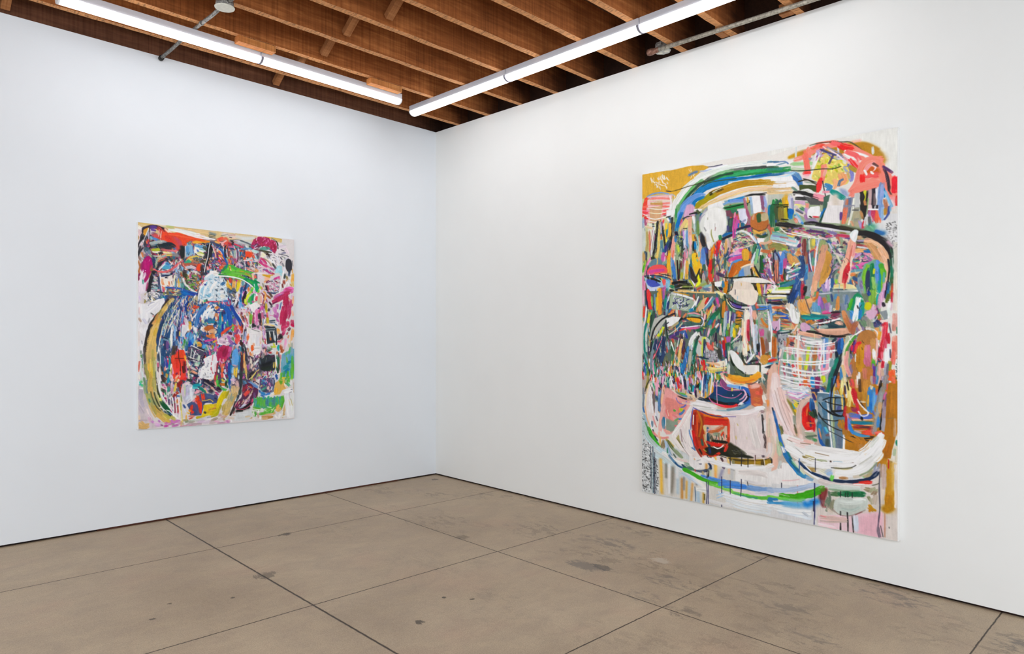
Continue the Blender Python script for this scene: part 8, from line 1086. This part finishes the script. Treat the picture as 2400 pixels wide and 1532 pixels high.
def mat_floor():
    t = NT('worn_concrete')
    s = t.sep()
    big = t.noise((1, 1, 1), .9, 5, .55, .3)
    mid = t.noise((1, 1.6, 1), 4.5, 6, .62, .4)
    fine = t.noise((1, 1, 1), 160, 3, .6)
    mott = t.noise((1, 1, 1), 38, 4, .7)
    c = t.ramp(big, [(.32, srgb(184, 164, 139)), (.5, srgb(199, 179, 152)), (.68, srgb(210, 190, 162))])
    c = t.mix(t.bw(mid, .35, .68), t.mix(.55, c, srgb(172, 152, 131)), c)
    pink = t.noise((1, 1, 1), 1.7, 3, .5)
    c = t.mix(t.math('MULTIPLY', t.bw(pink, .55, .75), .35), c, srgb(204, 168, 145))
    c = t.mix(.4, c, t.ramp(mott, [(.3, (.74, .73, .72, 1)), (.7, (1.0, 1.0, 1.0, 1))]), 'MULTIPLY')
    c = t.mix(.7, c, t.ramp(fine, [(.36, (.68, .66, .63, 1)), (.62, (1, 1, 1, 1))]), 'MULTIPLY')
    # flaked patches and hair cracks, thickest near the right wall
    near = t.math('SUBTRACT', 1.0, t.math('MULTIPLY', s[0], .42), clamp=True)
    zone = t.noise((1.2, .7, 1), 1.5, 3, .6)
    zmask = t.math('MULTIPLY', t.bw(zone, .47, .6), t.math('ADD', t.math('MULTIPLY', near, 1.0), .12), clamp=True)
    fl = t.noise((3.4, 1.6, 1), 4.6, 7, .74, .6)
    line = t.math('SUBTRACT', 1.0, t.math('MULTIPLY', t.math('ABSOLUTE', t.math('SUBTRACT', fl, .552)), 70), clamp=True)
    c = t.mix(t.math('MULTIPLY', t.math('MULTIPLY', t.bw(fl, .555, .575), zmask), .5), c, srgb(122, 112, 101))
    c = t.mix(t.math('MULTIPLY', t.math('MULTIPLY', line, zmask), .9), c, srgb(66, 57, 48))
    # single scars
    wob = t.noise((1.6, .8, 1), 17, 7, .8)
    def spot(l, r, rl, rr, colr, amt, soft=.25):
        nonlocal c
        dl = t.math('DIVIDE', t.math('SUBTRACT', s[0], l), rl); dr = t.math('DIVIDE', t.math('SUBTRACT', s[1], r), rr)
        d = t.math('ADD', t.math('SQRT', t.math('ADD', t.math('MULTIPLY', dl, dl), t.math('MULTIPLY', dr, dr))), t.math('MULTIPLY', t.math('SUBTRACT', wob, .5), 4.2))
        if rl > .08: amt = t.math('MULTIPLY', t.bw(fl, .47, .56), amt*1.3)
        m = t.math('MULTIPLY', t.math('DIVIDE', t.math('SUBTRACT', 1.0, d), soft, clamp=True), amt, clamp=True)
        c = t.mix(m, c, colr)
    dk = srgb(70, 62, 54); gy = srgb(124, 115, 106)
    for l, r, a, b, q, am in ((1.11, 3.0, .07, .14, gy, .8), (1.05, 3.1, .04, .09, srgb(100, 94, 88), .8), (.64, 3.28, .05, .07, srgb(200, 188, 170), .8),
                              (2.74, 1.76, .07, .06, srgb(104, 94, 82), .7), (2.24, 1.01, .05, .03, srgb(84, 76, 66), .8), (1.29, 1.96, .06, .05, srgb(110, 98, 84), .6),
                              (2.46, 2.98, .025, .03, dk, .85), (2.15, 2.8, .014, .014, dk, .9), (2.04, 2.93, .016, .014, dk, .8), (3.33, 1.83, .014, .014, dk, .8),
                              (3.47, 1.99, .016, .014, dk, .8), (3.04, 1.98, .014, .012, dk, .8), (.16, .19, .04, .04, dk, .7), (.18, 4.62, .14, .22, gy, .55),
                              (1.30, 3.86, .10, .10, srgb(126, 115, 102), .6), (.42, 5.25, .12, .16, gy, .65), (.56, 2.79, .1, .22, gy, .5), (.95, 3.55, .1, .16, gy, .45),
                              (1.28, 3.58, .1, .1, gy, .4), (.83, 4.23, .1, .16, gy, .4), (1.09, 4.48, .12, .14, gy, .4)):
        spot(l, r, a, b, q, am)
    # the sawn joints between the slabs
    jw = t.math('MULTIPLY', t.math('SUBTRACT', t.noise((1, 1, 1), 26, 4, .7), .5), .010)
    jm = None
    for ax, vals in ((0, (1.335, 2.757, 4.12, 5.5)), (1, (1.0, 2.39, 3.748, 5.1, 6.46, 7.8))):
        for v in vals:
            d = t.math('ABSOLUTE', t.math('ADD', t.math('SUBTRACT', s[ax], v), jw))
            w = .0056 if (ax == 0 and v == 2.757) else .0036
            m = t.math('SUBTRACT', 1.0, t.math('DIVIDE', t.math('SUBTRACT', d, w*.55), w), clamp=True)
            jm = m if jm is None else t.math('MAXIMUM', jm, m)
    c = t.mix(t.math('MULTIPLY', jm, .95), c, srgb(46, 34, 25))
    h = t.math('SUBTRACT', t.math('MULTIPLY', mott, .25), t.math('MULTIPLY', jm, 1.5))
    t.bump(h, .0025, .4)
    return t.out(c, t.math('ADD', .42, t.math('MULTIPLY', mid, .25)), spec=.35)

def mat_tube(name, c, power, base=(.87, .87, .87, 1)):
    t = NT(name)
    t.b.inputs['Base Color'].default_value = base
    t.b.inputs['Emission Color'].default_value = c
    t.b.inputs['Emission Strength'].default_value = power
    return t.m

def mat_paint(name):
    t = NT(name)
    a = t.n('ShaderNodeAttribute'); a.attribute_name = 'paint'
    return t.out(a.outputs['Color'], .6, spec=.25)

WALL_L = mat_wall('white_wall_cool_light', (231, 236, 241))  # same white paint, with the light's cool cast put into the colour
WALL_R = mat_wall('white_wall_paint', (237, 238, 236))
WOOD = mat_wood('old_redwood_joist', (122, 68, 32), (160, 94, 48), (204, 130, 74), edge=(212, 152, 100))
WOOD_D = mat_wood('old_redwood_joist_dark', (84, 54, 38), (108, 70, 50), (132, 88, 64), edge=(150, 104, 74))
DECK = mat_wood('old_roof_boards', (76, 46, 28), (98, 60, 36), (124, 80, 50))
WOOD_N = mat_wood('fresh_cut_pine', (178, 106, 54), (202, 130, 70), (220, 158, 96), spec=.3)
WOOD_B = mat_wood('bridging_wood', (132, 84, 50), (164, 108, 66), (188, 132, 86))
HOUSING = mat_plain('grey_white_enamel', (192, 193, 200), .45, 0, .03, 8)
CAPM = mat_plain('light_end_cap', (225, 226, 230), .4, 0, .02, 8)
BAND = mat_tube('grey_joint_band', srgb(150, 148, 160), .3, srgb(84, 82, 92))  # faint emission stands in for tube light showing through the plastic
TUBE = mat_tube('lit_diffuser', (.985, .985, 1.0, 1), 10.2)
GALV = mat_galv('weathered_galvanised', (70, 68, 64), (120, 118, 114), (176, 174, 168))
GALV2 = mat_galv('painted_pipe', (112, 108, 98), (158, 153, 140), (190, 184, 170))
RUST = mat_galv('rusty_cap', (96, 62, 48), (130, 92, 76), (158, 122, 106))
PLATE = mat_plain('chipped_white_plate', (226, 226, 214), .5, 0, .12, 45)
DARKM = mat_plain('dark_fitting', (42, 40, 36), .6, .3, .2, 60)
CANVAS = mat_plain('primed_canvas', (238, 237, 235), .8, 0, .03, 60)
RECESS = mat_wood('dark_base_recess', (22, 16, 14), (38, 26, 22), (70, 44, 36))
STUD = mat_wood('brown_base_board', (60, 36, 28), (88, 52, 40), (104, 62, 48))

# ---------------------------------------------------------------- the room shell
GAP = .0165
RL, LL = 9.0, 7.0
struct(MB().box(-.3, LL, -.3, RL, -.12, 0).build('floor', mat_floor()))
struct(MB().box(-.03, LL, -.03, 0, GAP, HC, bev=.002).build('wall_left', WALL_L))
struct(MB().box(-.03, 0, .0005, RL, GAP, HC, bev=.002).build('wall_right', WALL_R))
struct(MB().box(-.05, LL, -.05, -.022, 0, GAP+.02).build('baseboard_left', RECESS))
struct(MB().box(-.05, -.022, -.022, RL, 0, GAP+.02).build('baseboard_right', RECESS))
struct(MB().box(2.2, 3.25, -.022, -.008, .0005, GAP-.001).build('trim_1', STUD))
struct(MB().box(.5, 1.6, -.022, -.010, .0005, GAP-.001).build('trim_2', STUD))
m = MB()
y = -.35
k = 0
while y < RL:                                           # roof boards across the joists
    m.box(-.35, LL, y, min(y+.138, RL), HC+.300, HC+.322+.002*(k % 3)); y += .14; k += 1
r = 4.85
while r < RL:                                           # the joists further along, out over the viewer
    m.box(-.14, LL, r, r+.055, HC+.002, HC+.299); r += .445
struct(m.build('ceiling', DECK))
struct(MB().box(-.145, -.11, -.3, RL, HC-.1, HC+.299).build('trim_3', WOOD_D))

# ---------------------------------------------------------------- joists
JR = [-.095, .351, .815, 1.272, 1.728, 2.165, 2.594, 3.053, 3.462, 3.945, 4.40]
JN = ['dark joist running just behind the top edge of the left wall', 'first exposed joist out from the left wall, beside the left light row',
      'second exposed joist from the left wall, with pale mounting blocks under it', 'third exposed joist from the left wall, carrying the round metal box',
      'fourth exposed joist from the left wall, straight clean lower edge', 'fifth exposed joist from the left wall, past the corner',
      'sixth exposed joist from the left wall, with saw-toothed lower edge', 'seventh exposed joist from the left wall, holding the pale octagonal box',
      'eighth exposed joist from the left wall, with one rough end block', 'ninth exposed joist from the left wall, above the grey pipe',
      'tenth exposed joist from the left wall, near the top edge']
for i, (r, lb) in enumerate(zip(JR, JN)):
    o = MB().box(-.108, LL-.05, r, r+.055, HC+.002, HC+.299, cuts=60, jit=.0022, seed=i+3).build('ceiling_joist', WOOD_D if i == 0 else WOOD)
    tag(o, 'rough brown wooden ' + lb, 'joist', 'exposed ceiling joists')

# diagonal bridging between joists
def strut(l, r0, r1, h0, h1, lab, w=.055, th=.045):
    dr, dh = r1-r0, h1-h0
    L_ = math.hypot(dr, dh); nr, nh = -dh/L_*th/2, dr/L_*th/2
    pts = []
    for ll in (l-w/2, l+w/2):
        pts += [(ll, r0+nr, h0+nh), (ll, r0-nr, h0-nh), (ll, r1-nr, h1-nh), (ll, r1+nr, h1+nh)]
    o = MB().hexa(pts).build('bridging_strut', WOOD_B)
    tag(o, lab, 'wooden brace', 'diagonal bridging between the joists')
for l, i, lab in ((1.83, 0, 'short wooden brace above the left wall, under the joint of the left light row'), (1.86, 2, 'light wooden brace between the second and third joists'),
                  (1.93, 3, 'grey-brown wooden brace between the third and fourth joists'), (1.86, 4, 'wooden brace between the fourth and fifth joists at the top of the picture'),
                  (3.82, 0, 'short wooden brace at the far left end of the left wall top'), (1.86, 1, 'wooden brace mostly hidden behind the left light row')):
    strut(l, JR[i]+.085, JR[i+1]-.03, HC+.045, HC+.265, lab)

# blocks
tag(MB().box(2.245, 2.535, .790, .862, HC-.048, HC-.001, bev=.002).build('mounting_block', WOOD_N), 'reddish new wood block over the joint of the left light row', 'wood block', 'wood blocks over the left lights')
tag(MB().box(1.062, 1.385, .790, .862, HC-.048, HC-.001, bev=.002).build('mounting_block', WOOD_N), 'orange new wood block over the right end of the left light row', 'wood block', 'wood blocks over the left lights')
tag(MB().box(.02, .12, 3.405, 3.46, HC-.004, HC+.12, bev=.004).build('end_block', WOOD_B), 'rough split wood block on the eighth joist by the right wall top', 'wood block')
tag(MB().box(.02, .08, 3.86, 3.943, HC+.0, HC+.07, bev=.004).build('end_block', WOOD_B), 'small pale wood block on the ninth joist by the right wall top', 'wood block')

# ---------------------------------------------------------------- strip lights
def arc(c, top, w, d, n=14):
    return [(c+w*math.cos(t), top-d*math.sin(t)) for t in [math.pi*k/n for k in range(n+1)]]

def strip_light(a, b, axis, c, top, label, group, capa=False, capb=False, band=False):
    at = P((a+b)/2, c, top-.085) if axis == 'l' else P(c, (a+b)/2, top-.085)
    root = thing('strip_light', label, 'ceiling light', at, group)
    g = .004
    HH = .050
    hp = [(c-.047, top), (c+.047, top), (c+.045, top-HH), (c-.045, top-HH)]
    MB().prism(hp, a+g, b-g, axis).build('housing', HOUSING, root)
    s0, s1 = a+g+(.012 if capa else .004), b-g-(.012 if capb else .004)
    MB().prism(arc(c, top-HH, .049, .038), s0, s1, axis, True).build('diffuser', TUBE, root)
    if capa: MB().prism(arc(c, top-HH+.0005, .0505, .040), a+g, s0, axis).build('end_cap', CAPM, root)
    if capb: MB().prism(arc(c, top-HH+.0005, .0505, .040), s1, b-g, axis).build('end_cap', CAPM, root)
    if band: MB().prism(arc(c, top-HH+.001, .0515, .041), b-.022, b-g, axis).build('joint_band', BAND, root)
    return root
LT = HC-.029
strip_light(1.0, 2.325, 'l', .735, LT, 'lit white strip light, right half of the left row, ending near the corner', 'lit strip lights along the left wall', True, False, True)
strip_light(2.325, 3.66, 'l', .735, LT, 'lit white strip light, left half of the left row, running to the top left', 'lit strip lights along the left wall', False, True)
RT = HC-.001
strip_light(.485, 1.825, 'r', .665, RT, 'lit white strip light nearest the room corner in the right row', 'lit strip lights along the right wall', True, False, True)
strip_light(1.825, 3.155, 'r', .665, RT, 'lit white strip light, middle one of the right row between two grey joints', 'lit strip lights along the right wall', False, False, True)
strip_light(3.155, 4.495, 'r', .665, RT, 'lit white strip light cut off by the top edge in the right row', 'lit strip lights along the right wall', False, False, True)

# ---------------------------------------------------------------- conduit and round box (left)
hz = HC-.022
root = thing('conduit', 'weathered grey metal conduit crossing above the left light row to the round box', 'pipe', P(2.81, .6, HC-.04))
pts = [(2.81, .03, hz), (2.81, .3, hz), (2.81, .5, HC-.0140), (2.81, .85, HC-.0140), (2.808, .95, HC-.0145), (2.806, 1.06, HC-.016), (2.810, 1.15, HC-.019), (2.816, 1.252, HC-.026)]
MB().tube(pts, .0125).build('pipe', GALV, root)
MB().tube([(2.81, .022, HC-.026), (2.81, .05, HC-.022)], .02, 12).build('fitting', DARKM, root)
MB().tube([(2.81, .876, HC-.0135), (2.81, .895, HC-.0135)], .0165, 14).build('strap', GALV, root)
BL, BR = 2.818, 1.312
root = thing('junction_box', 'round grey metal ceiling box with a chipped white cover plate', 'electrical box', P(2.818, 1.312, HC-.052))
MB().tube([(BL, BR, HC-.0035), (BL, BR, HC-.046)], [.055, .058], 28).build('box', GALV, root)
MB().tube([(BL, BR, HC-.0462), (BL, BR, HC-.052)], [.064, .062], 32).build('cover_plate', PLATE, root)
MB().tube([(BL-.005, BR+.055, HC-.022), (BL-.012, BR+.13, HC-.018), (BL-.02, BR+.30, HC-.018), (BL-.02, BR+.9, HC-.018)], .0125).build('conduit_stub', GALV, root)

# ---------------------------------------------------------------- pipe and octagonal box (right)
PZ = HC-.0185
root = thing('pipe', 'long grey galvanised pipe under the joists along the right wall top', 'pipe', P(.19, 4, HC-.04))
MB().tube([(.205, 2.985, PZ), (.190, 3.524, PZ), (.175, 4.127, PZ), (.165, 6.0, PZ), (.16, 8.6, PZ)], .016, 16).build('tube', GALV2, root)
MB().tube([(.2075, 2.885, PZ), (.207, 2.895, PZ), (.206, 2.92, PZ), (.206, 2.945, PZ), (.206, 2.985, PZ)], [.020, .026, .026, .022, .018], 8).build('end_cap', RUST, root)
root = thing('junction_box', 'pale octagonal metal box with two round cover discs under the pipe end', 'electrical box', P(.115, 2.955, HC))
def octa(cl, cr, a, h0, h1):
    m = MB()
    for h in (h0, h1): pass
    R8 = [(cl+a*math.cos(math.pi/8+k*math.pi/4), cr+a*math.sin(math.pi/8+k*math.pi/4)) for k in range(8)]
    A = [m.bm.verts.new(P(l, r, h0)) for l, r in R8]; B = [m.bm.verts.new(P(l, r, h1)) for l, r in R8]
    for k in range(8): m.bm.faces.new((A[k], A[(k+1) % 8], B[(k+1) % 8], B[k]))
    m.bm.faces.new(A); m.bm.faces.new(B)
    return m
octa(.115, 2.955, .055, HC+.008, HC+.06).build('box', GALV, root)
octa(.115, 2.955, .066, HC+.002, HC+.008).build('cover', mat_plain('pale_cover', (188, 190, 186), .5, .2, .08, 30), root)
for dr in (-.027, .027):
    MB().tube([(.098, 2.955+dr, HC+.0018), (.098, 2.955+dr, HC-.0005)], .019, 18).build('cover_disc', PLATE, root)

# ---------------------------------------------------------------- the two paintings
CAMP = Vector((0, 0, 1.5))
def on_plane(u, v, p0, a):
    ray = Vector(((u-1200)/F, 1, -(v-790)/F))
    s = Matrix((a, UP, -ray)).transposed().inverted() @ (CAMP-p0)
    return p0+a*s.x+UP*s.y

def painting(label, quad, along, out, depth, W, H, tiles, base, seed, fat, notes, mirror):
    # corners of the stretched canvas, measured on its front plane a little off the wall
    c = [on_plane(u, v, C0+out*depth, along) for u, v in quad]      # tl tr br bl
    ctr = (c[2]+c[3])/2
    root = thing('painting', label, 'painting', ctr-out*depth)
    back = [q-out*(depth-.0008) for q in c]
    bm = bmesh.new()
    A = [bm.verts.new(q-out*.0012-ctr+out*depth) for q in c]; B = [bm.verts.new(q-ctr+out*depth) for q in back]
    bm.faces.new(A); bm.faces.new(B[::-1])
    for k in range(4): bm.faces.new((A[k], A[(k+1) % 4], B[(k+1) % 4], B[k]))
    bmesh.ops.recalc_face_normals(bm, faces=bm.faces[:])
    bmesh.ops.bevel(bm, geom=[e for e in bm.edges if e.verts[0] in A and e.verts[1] in A], offset=.002, segments=2, affect='EDGES')
    me = bpy.data.meshes.new('canvas'); bm.to_mesh(me); bm.free(); me.materials.append(CANVAS)
    rc = [0.]*(3*len(me.vertices)); me.vertices.foreach_get('co', rc)
    me.attributes.new('rc', 'FLOAT_VECTOR', 'POINT').data.foreach_set('vector', rc)
    o = bpy.data.objects.new('stretched_canvas', me); col.objects.link(o); o.parent = root
    pt = Painter(W, H, quad, tiles, base, seed, fat); pt.run(notes)
    # the painted skin: one fine woven grid, a colour per thread crossing
    tl, tr, br, bl = [np.array(q-ctr+out*depth) for q in c]
    on = np.array(out)
    # the skin is drawn in a fraction of a millimetre from the canvas edge
    u = (np.arange(W)+.0)/(W-1)*.998+.001; v = (np.arange(H)+.0)/(H-1)*.998+.001
    U, V = np.meshgrid(u, v)
    U = U[..., None]; V = V[..., None]
    X = (tl*(1-U)+tr*U)*(1-V)+(bl*(1-U)+br*U)*V
    X = X+on*(.0002+pt.ht[..., None]*.0005)
    me = bpy.data.meshes.new('painted_surface')
    me.vertices.add(W*H); me.vertices.foreach_set('co', X.astype(np.float32).ravel())
    j, i = np.mgrid[0:H-1, 0:W-1]
    a = (j*W+i).ravel()
    q = np.stack([a, a+W, a+W+1, a+1], 1)
    n = len(q)
    nn = np.cross(X[1, 0]-X[0, 0], X[0, 1]-X[0, 0])
    if nn @ on < 0: q = q[:, ::-1]
    me.loops.add(n*4); me.polygons.add(n)
    me.loops.foreach_set('vertex_index', q.ravel().astype(np.int32))
    me.polygons.foreach_set('loop_start', np.arange(0, n*4, 4, dtype=np.int32))
    me.update(calc_edges=True)
    at = me.color_attributes.new('paint', 'FLOAT_COLOR', 'POINT')
    I = np.clip(pt.img, 0, 1)
    lin = np.where(I <= .04045, I/12.92, ((I+.055)/1.055)**2.4)*PAINT_GAIN
    at.data.foreach_set('color', np.concatenate([np.clip(lin, 0, .93), np.ones((H, W, 1))], 2).astype(np.float32).ravel())
    me.materials.append(PAINT)
    o = bpy.data.objects.new('painted_surface', me); col.objects.link(o); o.parent = root
    return root
PAINT_GAIN = 1.04
PAINT = mat_paint('brushed_paint')
painting('large tall abstract painting on the right wall, crowded shapes above a big white bowl curve', QUAD_R, RV, LV, .038, 690, 1090, TILES_R, (.90, .885, .86), 3, 1.15, NOTES_R, False)
painting('smaller abstract painting on the left wall with an ochre arc and a blue helmet-like dome', QUAD_L, LV, RV, .035, 500, 640, TILES_L, (.86, .84, .84), 5, 1.28, NOTES_L, True)

# ---------------------------------------------------------------- light
def area(name, at, look, sx, sy, power, c):
    d = bpy.data.lights.new(name, 'AREA'); d.shape = 'RECTANGLE'; d.size = sx; d.size_y = sy; d.energy = power; d.color = c
    o = bpy.data.objects.new(name, d); col.objects.link(o); o.location = at
    o.rotation_euler = (Vector(look)-Vector(at)).to_track_quat('-Z', 'Y').to_euler()
    return o
area('rear_fill_light', P(5.6, 5.2, HC-.15), P(1.6, 1.0, 0), 3.0, 3.0, 80, (1, .985, .96))  # added fill lamp out of view, lifts the walls from behind
area('daylight_side', P(3.2, 8.6, 1.9), P(2.2, 0, 1.6), 3.4, 2.6, 75, (.80, .90, 1.0))
w = bpy.data.worlds.new('world'); bpy.context.scene.world = w; w.use_nodes = True
bg = w.node_tree.nodes['Background']; bg.inputs[0].default_value = (.90, .945, 1.0, 1); bg.inputs[1].default_value = 1.65

# ---------------------------------------------------------------- camera
cam = bpy.data.cameras.new('camera'); cam.sensor_width = 36; cam.lens = F/2400*36
cam.shift_y = 24/2400
cam.clip_start = .05
co = bpy.data.objects.new('camera', cam); col.objects.link(co)
co.location = CAMP; co.rotation_euler = (math.pi/2, 0, 0)
sc = bpy.context.scene
sc.camera = co
sc.view_settings.view_transform = 'Standard'
sc.view_settings.look = 'None'
sc.view_settings.exposure = .07
sc.cycles.max_bounces = 6
sc.cycles.diffuse_bounces = 4
sc.cycles.glossy_bounces = 2
sc.cycles.caustics_reflective = False
sc.cycles.caustics_refractive = False
sc.cycles.use_adaptive_sampling = True
sc.cycles.adaptive_threshold = .1
sc.cycles.adaptive_min_samples = 16
